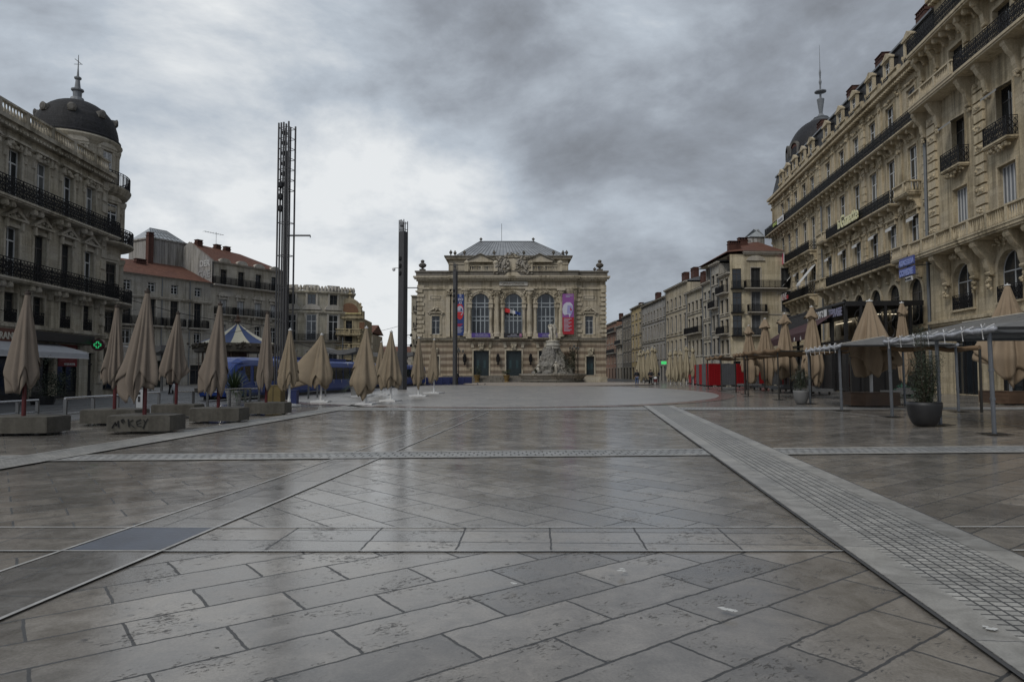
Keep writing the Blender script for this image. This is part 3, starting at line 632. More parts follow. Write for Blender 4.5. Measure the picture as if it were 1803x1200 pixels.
za = zline(305, 575); zb = zline(305, 530)
b.band(0, E2, za-.2, h2-2.7, b.windows(us2, za, 1.1, zb-za, 'dark', sur=.2))
zc = zline(347, 605); b.band(0, E2, zc-.4, za-.2, b.windows(us2, zc-.3, 1.05, 2.1, 'case', sur=.15))
b.band(0, E2, 0, zc-.4, b.windows(us2, .1, 1.9, 2.5, 'dark', sur=.12, sill=False))
for u in us2: b.balcony(u-1.35, u+1.35, za, .6, 1.0, [], fancy=False, step=.16)
b.ledge(0, E2, h2-2.85, .35, .3); b.ledge(0, E2, h2-.15, .2, .25); b.ledge(0, E2, za-.6, .2, .12); b.shell(0, E2, 0, h2, 9)
rf = MB(); rf.add([(-.3, -.45, h2-.02), (E2+.1, -.45, h2-.02), (E2+.1, 6, h2+2.6), (-.3, 6, h2+2.6), (-.3, 12, h2-.02), (E2+.1, 12, h2-.02)], [(0, 1, 2, 3), (3, 2, 5, 4), (0, 3, 4), (1, 5, 2)]); roof2 = rf.build('roof', m_tile, b.root)
for ud_ in (us2[2]+1.3, us2[4]-1.2): dp = MB(); dp.tube([(ud_, -.1, 0), (ud_, -.1, h2)], .06); dp.build('downpipe', m_zinc, b.root)
# roof lantern tower with the glazed top
m_conc = stone('bare_render', (0.320, 0.314, 0.301), None, 1, .75)
nn2 = Vector((-d2.y, d2.x))
def U2d(px, y): q = O2+nn2*y; return line_px((q.x, q.y), (d2.x, d2.y), px)
ul0, ul1 = U2d(262, 6.0)-1, U2d(324, 6.0); yb = 6.0; k_ = lambda px, py: at(px, py, 95).z
t0, t1 = zat(490, 92), zat(428, 92)
tw = MB(); tw.box(ul0+1, yb, h2+.5, ul1, yb+5, t1)
for i in range(5): x_ = ul0+1+(ul1-ul0-1)*i/4; tw.box(x_-.1, yb-.06, h2+1.2, x_+.1, yb+.1, t1)
tw.box(ul0+.8, yb-.15, t1, ul1+.2, yb+5.2, t1+.2); tw.build('roof_tower', m_conc, b.root)
gl = MB(); cx_ = (ul0+ul1)/2+.5; zt = t1+1.9
gp = [(ul0+1, yb+.1, t1+.2), (ul1, yb+.1, t1+.2), (ul1, yb+5, t1+.2), (ul0+1, yb+5, t1+.2), (cx_-1.2, yb+2.5, zt), (cx_+1.2, yb+2.5, zt)]
gl.add(gp, [(0, 1, 5, 4), (1, 2, 5), (2, 3, 4, 5), (3, 0, 4)]); go = gl.build('glazed_roof', mat('dusty_glass', (0.30, 0.32, 0.33), .25, var=.5, vs=2), b.root)
gb = MB()
for i in range(9):
    t = i/8; a = Vector(gp[0]).lerp(Vector(gp[1]), t); c = Vector(gp[4]).lerp(Vector(gp[5]), t); gb.beam(a+Vector((0, -.03, .02)), c+Vector((0, -.03, .02)), .06)
for t in (.33, .66): gb.beam(Vector(gp[0]).lerp(Vector(gp[4]), t), Vector(gp[1]).lerp(Vector(gp[5]), t), .05); gb.beam(Vector(gp[1]).lerp(Vector(gp[5]), t), Vector(gp[2]).lerp(Vector(gp[5]), t), .05)
for a, c in ((0, 4), (1, 5), (4, 5), (0, 1), (1, 2), (2, 5)): gb.beam(gp[a], gp[c], .08)
gb.build('glazing_bar', m_zinc, go)
chimney(b.root, ul0+.5, yb-.5, h2+1.5, .7, .6, t1-h2-1.3, 3); chimney(b.root, U2d(243, 4.5), 4.5, h2+1.6, 1.3, .6, .5, 5)
b.finish(m_l2)
# L3
h3 = zline(430, 470)
b = Bld('cream_house', 'taller cream house with a long iron balcony and orange tiled roof behind the tram', (O2.x, O2.y, 0), rz2); b.m_trim = m_tr2
us3 = [U2(p) for p in (391.5, 422.5, 453, 481)]
zt0, zt1 = zline(422, 506), zline(422, 479); zm0, zm1 = zline(422, 556), zline(422, 530); zq0, zq1 = zline(422, 590), zline(422, 575)
b.band(E2, E3, zm1+.9, h3, b.windows(us3, zt0, 1.05, zt1-zt0, 'dark', sur=.15, sill=False))
b.band(E2, E3, zm0-.2, zm1+.9, b.windows(us3, zm0, 1.15, zm1-zm0, 'shutw', ped='arc', sur=.2, sill=False))
b.band(E2, E3, zm0-4.2, zm0-.2, b.windows(us3, zm0-3.6, 1.1, 2.3, 'case', sur=.18)); b.band(E2, E3, 0, zm0-4.2, b.windows(us3, .1, 2.0, 2.9, 'dark', sur=.1, sill=False))
for u in us3: carve(b.trim, u, -.06, zm1+.45, 1.5, .4, 12, int(u*9)); b.trim.extr([(u-.9*cos(pi*q/8), h3+.15+.55*sin(pi*q/8)) for q in range(9)][::-1], -.3, .2)
b.balcony(E2, E3, zt0, .8, 1.0, [], fancy=False, step=.16); b.balcony(us3[0]-1.4, us3[1]-1.2, zm0, .8, 1, [us3[0]-1, us3[0]+1], fancy=False, step=.16); b.balcony(us3[1]-.95, E3-.1, zm0, .8, 1, [u+s_ for u in us3[1:] for s_ in (-1, 1)], fancy=False, step=.16)
b.ledge(E2, E3, h3-.1, .25, .35); b.shell(E2, E3, 0, h3, 12)
rf = MB(); rr2 = zat(432, 92)+.6; rf.add([(E2, -.4, h3+.1), (E3+.4, -.4, h3+.1), (E3+.4, 10, h3+.1), (E2, 10, h3+.1), (E2, 4.6, h3+3.0), (E3-4, 4.6, h3+2.6)], [(0, 1, 5, 4), (1, 2, 5), (2, 3, 4, 5)]); rf.build('roof', m_tile, b.root)
pw = MB(); pw.add([(E2-.15, -.3, h2-.5), (E2-.15, 10, h2-.5), (E2-.15, 10, h3), (E2-.15, 4.6, h3+3.1), (E2-.15, -.3, h3+.2)], [(0, 4, 3, 2, 1)]); pw.add([(E2+.1, -.3, h2-.5), (E2+.1, 10, h2-.5), (E2+.1, 10, h3), (E2+.1, 4.6, h3+3.1), (E2+.1, -.3, h3+.2)], [(0, 1, 2, 3, 4)]); pw.build('party_wall', m_conc, b.root)
m_tagw = mat('tag_white', (0.42, 0.42, 0.41), .6, var=.4, vs=4)
text('DER', 1.15, m_tagw, b.root, (E2-.19, 1.2, h2+2.3), 'graffiti', rz=-pi/2, bold=.03); text('GAE', 1.35, mat('tag_grey', (0.27, 0.27, 0.27), .6), b.root, (E2-.19, 1.3, h2+.8), 'graffiti', rz=-pi/2, bold=.05)
for px_, y_ in ((346, 4.2), (379, 5), (396, 5.2)): chimney(b.root, U2d(px_, y_), y_, h3+2.1, .8, .7, .9, 3)
ua_ = U2d(377, 5); an = MB(); an.tube([(ua_, 5, h3+2), (ua_, 5, h3+5.2)], .025, 5); an.beam((ua_-2, 5, h3+5), (ua_+1.2, 5, h3+5), .04)
for i in range(8): an.beam((ua_-1.9+i*.4, 4.6, h3+5), (ua_-1.9+i*.4, 5.4, h3+5), .02)
an.build('aerial', m_zinc, b.root); b.finish(m_l3)
# L4 rounded corner building, L5 gabled building with the mosaic
m_l4 = stone('limestone_round', (0.486, 0.454, 0.371), (1.5, .5), .85, .6)
D4 = 104.0; xa, xb = xat(497, D4), xat(590, D4); c4 = Vector(((xa+xb)/2-2.2, D4+9.5)); R4 = 10.2
b = Bld('rounded_corner_house', 'cream three storey house with a curved front and long balcony behind the blue tram', (c4.x, c4.y, 0), 0); b.m_trim = m_tr2
zt = zat(519, D4); z2 = zat(549, D4); z3 = zat(600, D4)
w_ = MB(); aa0, aa1 = radians(-152), radians(-36)
w_.lathe([(R4, 0), (R4, z3-.1), (R4+.1, z3), (R4, z3+.1), (R4, z2-.5), (R4+.35, z2-.1), (R4+.35, z2+.15), (R4, z2+.2), (R4, zt), (R4+.4, zt+.35), (R4+.4, zt+.6), (R4-1, zt+.62), (0, zt+.62)], 40, (0, 0, 0), a0=aa0, a1=aa1); w_.build('wall', m_l4, b.root)
pr = MB(); rr4 = random.Random(4)
for i in range(40):
    a = aa0+(aa1-aa0)*(i+.5)/40; pr.lathe([(.25, 0), (.28, .3), (.2, .6), (.12, .75), (0, .8)], 6, ((R4+.1)*cos(a), (R4+.1)*sin(a), zt+.6+rr4.uniform(-.05, .1)))
pr.build('parapet', m_tr2, b.root)
for px in (515, 549, 583, 566):
    a = math.asin((xat(px, D4)-c4.x)/R4)-pi/2
    if px == 566: continue
    for z, w0, h0, k in ((z2+.9, 1.2, 2.9, 'dark'), (z3+.1, 1.45, 3.9, 'case'), (z3-4.6, 1.3, 3.0, 'dark'), (.2, 2.2, 3.0, 'dark')):
        p = Vector(((R4+.06)*cos(a), (R4+.06)*sin(a), z)); add_window(b.root, k, p, 0, w0, h0, rz=a+pi/2)
        t = MB(Matrix.Translation(p) @ Matrix.Rotation(a+pi/2, 4, 'Z'))
        for sx in (-1, 1): t.box(sx*(w0/2+.14)-.14, -.12, 0, sx*(w0/2+.14)+.14, .2, h0+.1)
        t.box(-w0/2-.35, -.14, h0+.1, w0/2+.35, .2, h0+.3)
        if 0 < z-z3 < 1: t.box(-w0/2-.6, -.3, h0+.75, w0/2+.6, .2, h0+.9); t.extr([(-(w0/2+.6)*cos(pi*q/8), h0+.9+.7*sin(pi*q/8)) for q in range(9)][::-1], -.25, .2)
        t.build('window_surround', m_tr2, b.root)
s_ = MB(); s_.lathe([(R4, z3-.35), (R4+.8, z3-.15), (R4+.9, z3), (R4-.1, z3)], 40, a0=aa0, a1=aa1); bb = s_.build('balcony', m_tr2, b.root)
r_ = MB()
for i in range(24):
    a, c = aa0+(aa1-aa0)*i/24, aa0+(aa1-aa0)*(i+1)/24; iron_rail(r_, ((R4+.8)*cos(a), (R4+.8)*sin(a), z3), ((R4+.8)*cos(c), (R4+.8)*sin(c), z3), 1.05, .2, False)
r_.build('railing', m_iron, bb)
D5 = 106.0; x5a, x5b = xat(592, D5), xat(638.5, D5); W5 = x5b-x5a; mid = W5*.47
b = Bld('gabled_house', 'narrow ochre house with a rounded gable, orange mosaic and stone balconies', (x5a, D5, 0), radians(3)); m_l5 = stone('ochre_stone', (0.36, 0.31, 0.21), (1.2, .4), .8, .6); b.m_trim = stone('ochre_trim', (0.435, 0.371, 0.243), None, 1, .8)
zg = zat(560, D5); zt5 = zat(524, D5); zb1 = zat(589, D5); zb2 = zat(615, D5)
b.band(0, W5, zb1-.2, zg, b.windows([mid], zb1, 1.0, 2.2, 'dark', sur=.15, sill=False)); b.band(0, W5, zb2-.2, zb1-.2, b.windows([mid], zb2, 1.1, 2.1, 'dark', sur=.15, sill=False)); b.band(0, W5, 0, zb2-.2, b.windows([mid], .1, 2.4, 3.0, 'dark', sur=.2, sill=False))
g = [(0, zg)]+[(mid-(W5*.47)*cos(pi*q/12), zg+.3+(zt5-zg-.3)*sin(pi*q/12)**.8) for q in range(0, 13)]+[(W5, zg+1.2), (W5, zg)]
gm = MB(); gm.extr(g[::-1], 0, 1.5); gm.build('gable', m_l5, b.root)
gm = MB(); gm.extr([(mid-1.45*cos(pi*q/12), zg+.9+1.5*sin(pi*q/12)) for q in range(13)][::-1], -.05, .1); gm.build('mosaic', mat('orange_mosaic', (0.13, 0.06, 0.025), .5, var=.9, vs=6, fine=.5), b.root)
gm = MB(); gm.beam((mid-1.9, -.15, zg+.75), (mid+1.9, -.15, zg+.75), .16, .14); gm.build('gilded_ledge', mat('gilding', (0.75, 0.62, 0.3), .3, .6), b.root)
for sx in (-1, 1): t = MB(); t.box(mid+sx*2-.4, -.05, zg-1.6, mid+sx*2+.4, .02, zg-.6); t.build('mosaic', MATS['orange_mosaic'], b.root)
for z in (zb1, zb2): b.balcony(mid-1.9, mid+1.9, z, .9, .9, [mid-1.6, mid+1.6], stone_rail=True, step=.4)
b.ledge(0, W5, zg-.15, .35, .4); t = b.trim; t.lathe([(.3, 0), (.15, .3), (.5, .6), (.1, .9), (.25, 1.1), (0, 1.4)], 8, (mid, .4, zt5)); t.lathe([(.35, 0), (.2, .3), (.4, .6), (.1, .9), (.2, 1.1), (0, 1.3)], 8, (W5-.5, .4, zg+1.2)); b.shell(0, W5, 0, zg, 9); b.finish(m_l5)
# houses behind the tram station, and low roofs in the gap
def plain_house(name, label, x0, x1, Yd, H, m, rz=0, floors=3, n=4, kind='dark', dep=10, roof=None, group=None, ww=1.0, gf=3.6, balc=(), fill=.6, cat='building', trim=None, attic=False):
    b = Bld(name, label, (x0, Yd, 0), rz, cat, group); b.m_trim = trim or m_tr2; W = (x1-x0)/cos(rz) if abs(rz) < 1 else x1-x0
    us = [W*(i+.5)/n for i in range(n)]; fh = (H-gf)/floors
    b.band(0, W, 0, gf, b.windows(us, .05, min(W/n*.72, 2.6), gf*.8, 'dark', sur=.08, sill=False))
    for f in range(floors):
        z = gf+f*fh; hh = fh*fill if not (attic and f == floors-1) else fh*.42
        k = kind[f % len(kind)] if isinstance(kind, (list, tuple)) and isinstance(kind[0], (list, tuple)) else kind
        b.band(0, W, z, z+fh, b.windows(us, z+fh*.14, ww, hh, k, sur=.12, sill=True))
        b.ledge(0, W, z-.06, .14, .1)
        if f in balc: b.balcony(.4, W-.4, z+fh*.12, .7, 1.0, [], fancy=False, step=.2)
    b.ledge(0, W, H-.05, .3, .4); b.shell(0, W, 0, H, dep)
    if roof: 
        r = MB(); r.add([(-.2, -.5, H+.25), (W+.2, -.5, H+.25), (W+.2, dep/2, H+2.0), (-.2, dep/2, H+2.0), (W+.2, dep+.3, H+.25), (-.2, dep+.3, H+.25)], [(0, 1, 2, 3), (3, 2, 4, 5), (0, 3, 5), (1, 4, 2)]); r.build('roof', roof, b.root)
    b.finish(m); return b
plain_house('terraced_house', 'low distant grey house closing the gap beyond the second light tower', xat(650, 190), xat(745, 190), 190, zat(621, 190), m_l2, floors=2, n=8, roof=m_tile, gf=3)
plain_house('terraced_house', 'tall cream house stepping down behind the gabled house, beside the gap of sky', xat(634, 125), xat(655, 125), 125, zat(588, 125), m_l3, floors=3, n=2, roof=m_tile)
plain_house('terraced_house', 'pale house seen edge on just left of the theatre', xat(727, 150), xat(731, 150)+6, 150, zat(585, 150), m_l3, floors=3, n=3, roof=m_zinc)
bb = plain_house('terraced_house', 'ornate stone block with bay balconies, half hidden behind the left side of the theatre', xat(724, 140), xat(724, 140)+9, 140, zat(522, 140), m_l4, floors=4, n=3, balc=(0, 1, 2, 3))
plain_house('terraced_house', 'street of grey fronts far left behind the domed corner building', -75, -52, 96, 12, m_l2, floors=3, n=6, roof=m_tile)
# ================================================================ RIGHT: long mansard building with the corner dome (A) and the near block (B)
m_limeR = stone('limestone_right', (0.545, 0.472, 0.34), (1.2, .42), .72, .7)
m_trimR = stone('carved_limestone_right', (0.545, 0.472, 0.34), None, 1, .85, streak=.6)
dR = Vector((144/1202, 1)).normalized(); P0 = at(1645, 600, 54); P0 = Vector((P0.x, P0.y))
tf = line_px(P0, dR, 1364)                       # far end
Of = P0+dR*tf; rzR = atan2(-dR.y, -dR.x)
UA = lambda px: tf-line_px(P0, dR, px)           # local u from the far end towards the viewer
def zR(px, py): p = P0+dR*line_px(P0, dR, px); return at(px, py, p.y).z
LA = tf
b = Bld('mansard_building', 'long ornate stone block with slate mansard dormers, iron balconies and a dark corner dome', (Of.x, Of.y, 0), rzR); b.m_trim = m_trimR
usA = [UA(p) for p in (1382, 1393, 1406, 1421, 1436, 1464, 1489, 1515, 1545, 1577, 1616)]
usA = [2.6+i*0 for i in range(0)] or usA
K1, K2, K3, K4 = zR(1643, 447), zR(1643, 330), zR(1643, 208), zR(1643, 102)
b.rd = .17
b.band(0, LA, K3, K4, b.windows(usA, K3+.15, 1.6, K4-K3-1.55, ['case', 'curtain_sheen', 'case'], sur=.14, sill=False))
b.band(0, LA, K2, K3, b.windows(usA, K2+.15, 1.65, K3-K2-1.55, ['case', 'case', 'curtain_sheen'], sur=.14, sill=False))
b.band(0, LA, K1, K2, b.windows(usA, K1+.15, 1.65, K2-K1-1.75, ['case', 'curtain_sheen'], ped='tri', sur=.16, sill=False))
gaps = [(usA[i]+usA[i+1])/2 for i in range(len(usA)-1)]
for z0, z1 in ((K1+.1, K2-.5), (K2+.1, K3-.5), (K3+.1, K4-.3)):
    for i, u in enumerate(gaps+[LA-.5, .7]):
        b.trim.box(u-.32, -.16, z0, u+.32, .01, z1); b.trim.box(u-.42, -.24, z1-.35, u+.42, .01, z1); carve(b.trim, u, -.2, z1-.75, .6, .5, 7, int(u*13+z0), .1)
        if i % 3 == 1:
            for q in range(5): b.trim.box(u-.4, -.2, z0+.4+q*.75, u+.4, .005, z0+.8+q*.75)
bay = [usA[0]-1.6, (usA[4]+usA[5])/2-.3, (usA[5]+usA[6])/2-.2, LA-2.9]
g1, g2 = usA[5]-1.3, usA[5]+1.5
cons = lambda a, c, n: [a+(c-a)*(i+.5)/n for i in range(n)]
n_ = 0
b.balcony(-.9, LA, K3, 1.0, 1.1, cons(0, LA, 34), .24, .75)
b.balcony(usA[5]+1.75, usA[9]+1.7, K2, 1.0, 1.1, [u+s_*.95 for u in usA[6:10] for s_ in (-1, 1)], .26, .8); b.balcony(.3, usA[4]+1.2, K2, 1.0, 1.1, [u+s_*.9 for u in usA[:5] for s_ in (-1, 1)], .26, .8)
b.balcony(usA[5]+1.9, usA[9]+1.9, K1, 1.15, 1.15, [u+s_*1.0 for u in usA[6:10] for s_ in (-1, 1)], .34, 1.3); b.balcony(-.6, usA[4]+1.2, K1, 1.15, 1.15, [u+s_*.9 for u in usA[:5] for s_ in (-1, 1)], .32, 1.2)
for u in (usA[5]+.2, usA[10]):
    w0 = 1.35
    b.balcony(u-w0, u+w0, K2, 1.1, 1.0, [u-.9, u+.9], .3, 1.0, stone_rail=True, step=.22); b.balcony(u-w0-.1, u+w0+.4, K1, 1.35, 1.1, [u-1, u+1], .4, 1.5, stone_rail=True, step=.22)
for u in usA: carve(b.trim, u, -.12, K2-.85, 1.4, .6, 14, int(u*5)); carve(b.trim, u, -.1, K3-.75, 1.2, .5, 10, int(u*3)); carve(b.trim, u, -.08, K4-1.0, 1.2, .35, 8, int(u*17))
# entresol arches and ground floor
hk = K1-1.2; ent = [u for u in usA]
o = b.windows(ent, 5.6, 2.3, hk-5.6-.4, 'dark', arch=True, sur=.22, sill=False); b.band(0, LA, 5.3, K1, o)
o = [(u, .05, 2.6, 4.1, False) for u in usA]; b.band(0, LA, 0, 5.3, o)
for k, u in enumerate(usA):
    s_ = MB(); s_.box(u-1.3, .25, .05, u+1.3, .3, 4.15, 1)
    for q in range(4): s_.box(u-1.3+q*.84, .18, .05, u-1.22+q*.84, .25, 4.15, 0)
    s_.box(u-1.3, .19, 3.2, u+1.3, .248, 3.3, 0); s_.build('shop_front', [m_black, m_glass], b.root)
b.ledge(0, LA, 5.0, .35, .3); b.ledge(0, LA, K4-.1, .6, .75, dent=.45); b.ledge(0, LA, K4-1.0, .14, .12); b.shell(0, LA, 0, K4, 15)
# mansard and dormers
MH = 3.9; ms_ = MB(); ms_.add([(-.2, -.1, K4+.5), (LA, -.1, K4+.5), (LA, .75, K4+MH), (-.2, .75, K4+MH), (-.2, 1.5, K4+MH+.7), (LA, 1.5, K4+MH+.7), (LA, 15, K4+MH+.9), (-.2, 15, K4+MH+.9), (-.2, 15, K4), (LA, 15, K4)], [(0, 1, 2, 3), (3, 2, 5, 4), (4, 5, 6, 7), (1, 9, 6, 5, 2), (0, 3, 4, 7, 8)])
ms_.build('mansard_roof', m_slate, b.root); gu = MB(); gu.beam((-.2, .62, K4+MH+.05), (LA, .62, K4+MH+.05), .25, .18); gu.build('roof_flashing', m_zinc, b.root)
dus = usA
for u in dus:
    d = MB(); z = K4+.5; w0, h0 = .58, 2.25
    d.box(u-w0-.26, -.16, z, u-w0, .12, z+h0+.1); d.box(u+w0, -.16, z, u+w0+.26, .12, z+h0+.1); d.box(u-w0-.001, -.15, z+h0, u+w0+.001, .12, z+h0+.1)
    d.box(u-w0-.36, -.3, z+h0+.1, u+w0+.36, .15, z+h0+.26); d.extr([(u-w0-.33, z+h0+.26), (u+w0+.33, z+h0+.26), (u, z+h0+.8)], -.26, .14)
    ck = MB(); ck.box(u-w0-.2, .12, z, u+w0+.2, 1.2, z+h0+.1); ck.extr([(u-w0-.3, z+h0+.26), (u+w0+.3, z+h0+.26), (u, z+h0+.78)], .15, 1.3); ck.box(u-w0-.3, .15, z+h0+.1, u+w0+.3, 1.25, z+h0+.26); ck.build('dormer_cheek', m_slate, b.root)
    for sx in (-1, 1): scroll(d, u+sx*(w0+.34), -.05, z+1.2, .14, .22, 1.1)
    dd_ = d.build('dormer', m_trimR, b.root); a_, c_ = win_mesh('case', 1.15, h0, False); q = inst(a_, 'window', dd_, (u, .0, z)); inst(c_, 'pane', q)
    r = MB(); iron_rail(r, (u-w0, -.22, z+.02), (u+w0, -.22, z+.02), .8); r.build('window_guard', m_iron, dd_)
for u in (usA[7]+1, usA[5]+1.5, usA[9]+1.8, usA[3]): chimney(b.root, u, 2.4, K4+MH+.6, 1.7, .8, 1.6, 5)
for u in gaps: bz = MB(); balustrade(bz, (u-1.1, -.45, K4+.5), (u+1.1, -.45, K4+.5), .65, .25, .06); bz.build('parapet', m_trimR, b.root)
# corner tower and dome
rc = (-2.0, 7.9, 0); RT = 4.2; t = MB(); t.lathe([(RT, 0), (RT, K1-.2), (RT+.9, K1), (RT+.9, K1+.02), (RT, K1+.03), (RT, K3-.2), (RT+.8, K3), (RT, K3+.03), (RT, K4-.2), (RT+.7, K4+.3), (RT+.7, K4+.5), (RT-.1, K4+.55), (RT-.1, K4+4.2), (RT+1.1, K4+4.9), (RT+1.3, K4+5.2), (RT+.6, K4+5.4)], 48, rc); t.build('corner_tower', m_limeR, b.root)
dz = K4+5.9; t = MB(); Rd = 5.1; hd = 6.6; t.lathe([(Rd, dz)]+[(Rd*cos(q*pi/2/14)**.85, dz+.5+hd*sin(q*pi/2/14)) for q in range(0, 14)]+[(.9, dz+.5+hd)], 48, rc); t.build('dome', stone('dome_slate_right', (0.030, 0.030, 0.034), (.3, .22), .55, .3, .55), b.root)
t = MB(); t.lathe([(Rd+.3, dz-.05), (Rd+.35, dz+.2), (Rd+.05, dz+.35)], 48, rc); t.lathe([(1.5, dz+hd+.2), (1.55, dz+hd+.5), (1.0, dz+hd+.7), (1.1, dz+hd+.9), (.5, dz+hd+1.2), (.25, dz+hd+1.6), (.3, dz+hd+2.0), (.55, dz+hd+3.8), (.15, dz+hd+4.0), (.15, dz+hd+4.7), (.85, dz+hd+4.9), (.85, dz+hd+5.05), (.12, dz+hd+5.3), (.12, dz+hd+6), (.22, dz+hd+6.5), (.1, dz+hd+7), (.16, dz+hd+8), (.05, dz+hd+8.6), (.04, dz+hd+10), (.02, dz+hd+12.3)], 14, rc); t.build('finial', m_zinc, b.root)
m_tagp = mat('tag_pale', (0.18, 0.18, 0.19), .6)
for k, a in enumerate((-175, -148, -121, -94, -67)):
    ar = radians(a); zc_ = dz+2.4; Rr = Rd*.93
    M = Matrix.Translation((rc[0]+Rr*cos(ar), rc[1]+Rr*sin(ar), zc_)) @ Matrix.Rotation(ar+pi/2, 4, 'Z')
    o = MB(M); o.box(-.75, -.25, -1.2, .75, 1.2, -1.05); o.box(-.95, -.3, -1.05, -.65, 1.2, .1); o.box(.65, -.3, -1.05, .95, 1.2, .1)
    P = [(-.95*cos(pi*q/8), .1+.95*sin(pi*q/8)) for q in range(9)]; Q = [(-.65*cos(pi*q/8), .1+.65*sin(pi*q/8)) for q in range(9)]
    for q in range(8): o.add([(P[q][0], -.3, P[q][1]), (P[q+1][0], -.3, P[q+1][1]), (Q[q+1][0], -.3, Q[q+1][1]), (Q[q][0], -.3, Q[q][1]), (P[q][0], 1.2, P[q][1]), (P[q+1][0], 1.2, P[q+1][1])], [(0, 1, 2, 3), (0, 4, 5, 1)])
    oo = o.build('roof_oculus', m_oc, b.root); g_ = MB(M); g_.add([(Q[q][0], -.12, Q[q][1]) for q in range(9)]+[(.65, -.12, -1.05), (-.65, -.12, -1.05)], [tuple(range(11))[::-1]]); g_.build('boarded_pane', mat('rusty_board', (0.075, 0.03, 0.022), .7, var=.5), oo)
    for z in (K1+.2, K2+.2, K3+.2, K4+.7):
        p = Vector((rc[0]+(RT+.03)*cos(ar), rc[1]+(RT+.03)*sin(ar), z)); add_window(b.root, 'case', p, 0, 1.1, 2.9 if z < K4 else 2.0, rz=ar+pi/2)
for z in (K1, K3):
    r_ = MB()
    for i in range(26):
        a, c = -pi*1.1+pi*1.1*i/26, -pi*1.1+pi*1.1*(i+1)/26; R1 = RT+.8; iron_rail(r_, (rc[0]+R1*cos(a), rc[1]+R1*sin(a), z+.02), (rc[0]+R1*cos(c), rc[1]+R1*sin(c), z+.02), 1.05, .3)
    r_.build('railing', m_iron, b.root)
t = text('OAJ', 1.1, m_tagp, b.root, (rc[0]+Rd*.9*cos(radians(-134))-.1, rc[1]+Rd*.9*sin(radians(-134))-.35, dz+2.3), 'graffiti', rz=radians(-134)+pi/2, bold=.02)
t = text('RASEO', .9, m_tagp, b.root, (rc[0]+Rd*.97*cos(radians(-150))-.35, rc[1]+Rd*.97*sin(radians(-150))-.3, dz+.5), 'graffiti', rz=radians(-150)+pi/2, bold=.01)
dp = MB(); dp.tube([(LA-.12, -.25, 0), (LA-.12, -.25, K4)], .13); dp.build('downpipe', m_zinc, b.root); dp = MB(); dp.tube([(usA[5]-1.9, -.22, 0), (usA[5]-1.9, -.22, K3-1)], .09); dp.build('downpipe', m_zinc, b.root)
# small window blinds
m_blind = mat('white_blind', (0.55, 0.55, 0.54), .6)
for i, u in enumerate(usA):
    big = i in (1, 4)
    bl = MB(); z = K1+.15+(K2-K1-1.75)
    if big: bl.add([(u-.85, .05, z), (u+.85, .05, z), (u+.85, -1.9, z-2.4), (u-.85, -1.9, z-2.4), (u-.85, -1.9, z-2.65), (u+.85, -1.9, z-2.65)], [(0, 3, 2, 1), (3, 4, 5, 2)]); bl.beam((u-.8, -1.9, z-2.5), (u-.8, 0, z-2.0), .03); bl.beam((u+.8, -1.9, z-2.5), (u+.8, 0, z-2.0), .03)
    else: bl.add([(u-.65, .05, z), (u+.65, .05, z), (u+.65, -.4, z-.3), (u-.65, -.4, z-.3), (u-.65, -.4, z-.55), (u+.65, -.4, z-.55)], [(0, 3, 2, 1), (3, 4, 5, 2)])
    bl.build('window_blind', m_blind, b.root)
b.finish(m_limeR); bldA = b
# lettering and banners on the balconies (hang on the building: own things)
def on_wall(u, y, z): return bldA.root.matrix_world if False else (Of.x - dR.x*u + dR.y*y, Of.y - dR.y*u - dR.x*y, z)
def W_(u, y, z): # local (u,y) -> world for building A
    c, s_ = cos(rzR), sin(rzR); return (Of.x+c*u-s_*y, Of.y+s_*u+c*y, z)
m_cream = mat('cream_sign', (0.62, 0.60, 0.36), .5)
def sign(name, label, txts, u, y, z, backs=(), cat='sign'):
    t = thing(name, label, cat, W_(u, y, z), rzR)
    for (x0, z0, x1, z1, m) in backs: q = MB(); q.box(x0, 0, z0, x1, .06, z1); q.build('board', m, t)
    for (s_, size, m, x, zz_, kw) in txts: text(s_, size, m, t, (x, -.015, zz_), 'lettering', **kw)
    return t
m_wht = mat('sign_white', (0.6, 0.6, 0.6), .5); m_blue_s = mat('sign_blue', (0.08, 0.11, 0.30), .45); m_pink = mat('sign_pink', (0.6, 0.06, 0.16), .5); m_red_s = mat('sign_red', (0.35, 0.04, 0.05), .5); m_lime = mat('sign_lime', (0.32, 0.40, 0.06), .5); m_dk = mat('sign_dark', (0.03, 0.03, 0.035), .5)
ug = (UA(1503)+UA(1533))/2
sign('balcony_sign', 'cream letters reading la Gazette fixed to an iron balcony', [('la', 1.3, m_cream, -2.35, .2, dict(sx=.8, bold=.03)), ('Gazette', 1.75, m_cream, .55, .15, dict(sx=.85, bold=.035, ex=.05))], ug, -1.15, K2+.05)
u0 = (UA(1376)+UA(1398))/2; wb = UA(1398)-UA(1376)
sign('balcony_banner', 'white banner with lime and grey letters on the top balcony at the far end', [('ESPACE', .62, m_lime, -wb*.2, .3, dict(bold=.02)), ('COMEDIE', .55, mat('sign_grey', (.2, .2, .22), .5), wb*.27, .32, {})], u0, -1.1, K3+.05, [(-.02, .15, wb*.5, .95, m_wht)])
u0 = (UA(1380)+UA(1398))/2; wb = UA(1398)-UA(1380)
sign('balcony_banner', 'white banner with blurred dark letters and a pink end on the middle balcony', [('lette', 1.35, mat('sign_greyt', (.12, .13, .15), .5), -.5, .35, dict(sx=1.2, bold=.02))], u0, -1.1, K2-.1, [(-wb/2, 0, wb/2-1.3, 1.5, m_wht), (wb/2-1.29, .02, wb/2-.3, 1.5, m_pink), (wb/2-.29, .04, wb/2-.05, 1.5, m_wht)])
u0 = (UA(1384)+UA(1410))/2
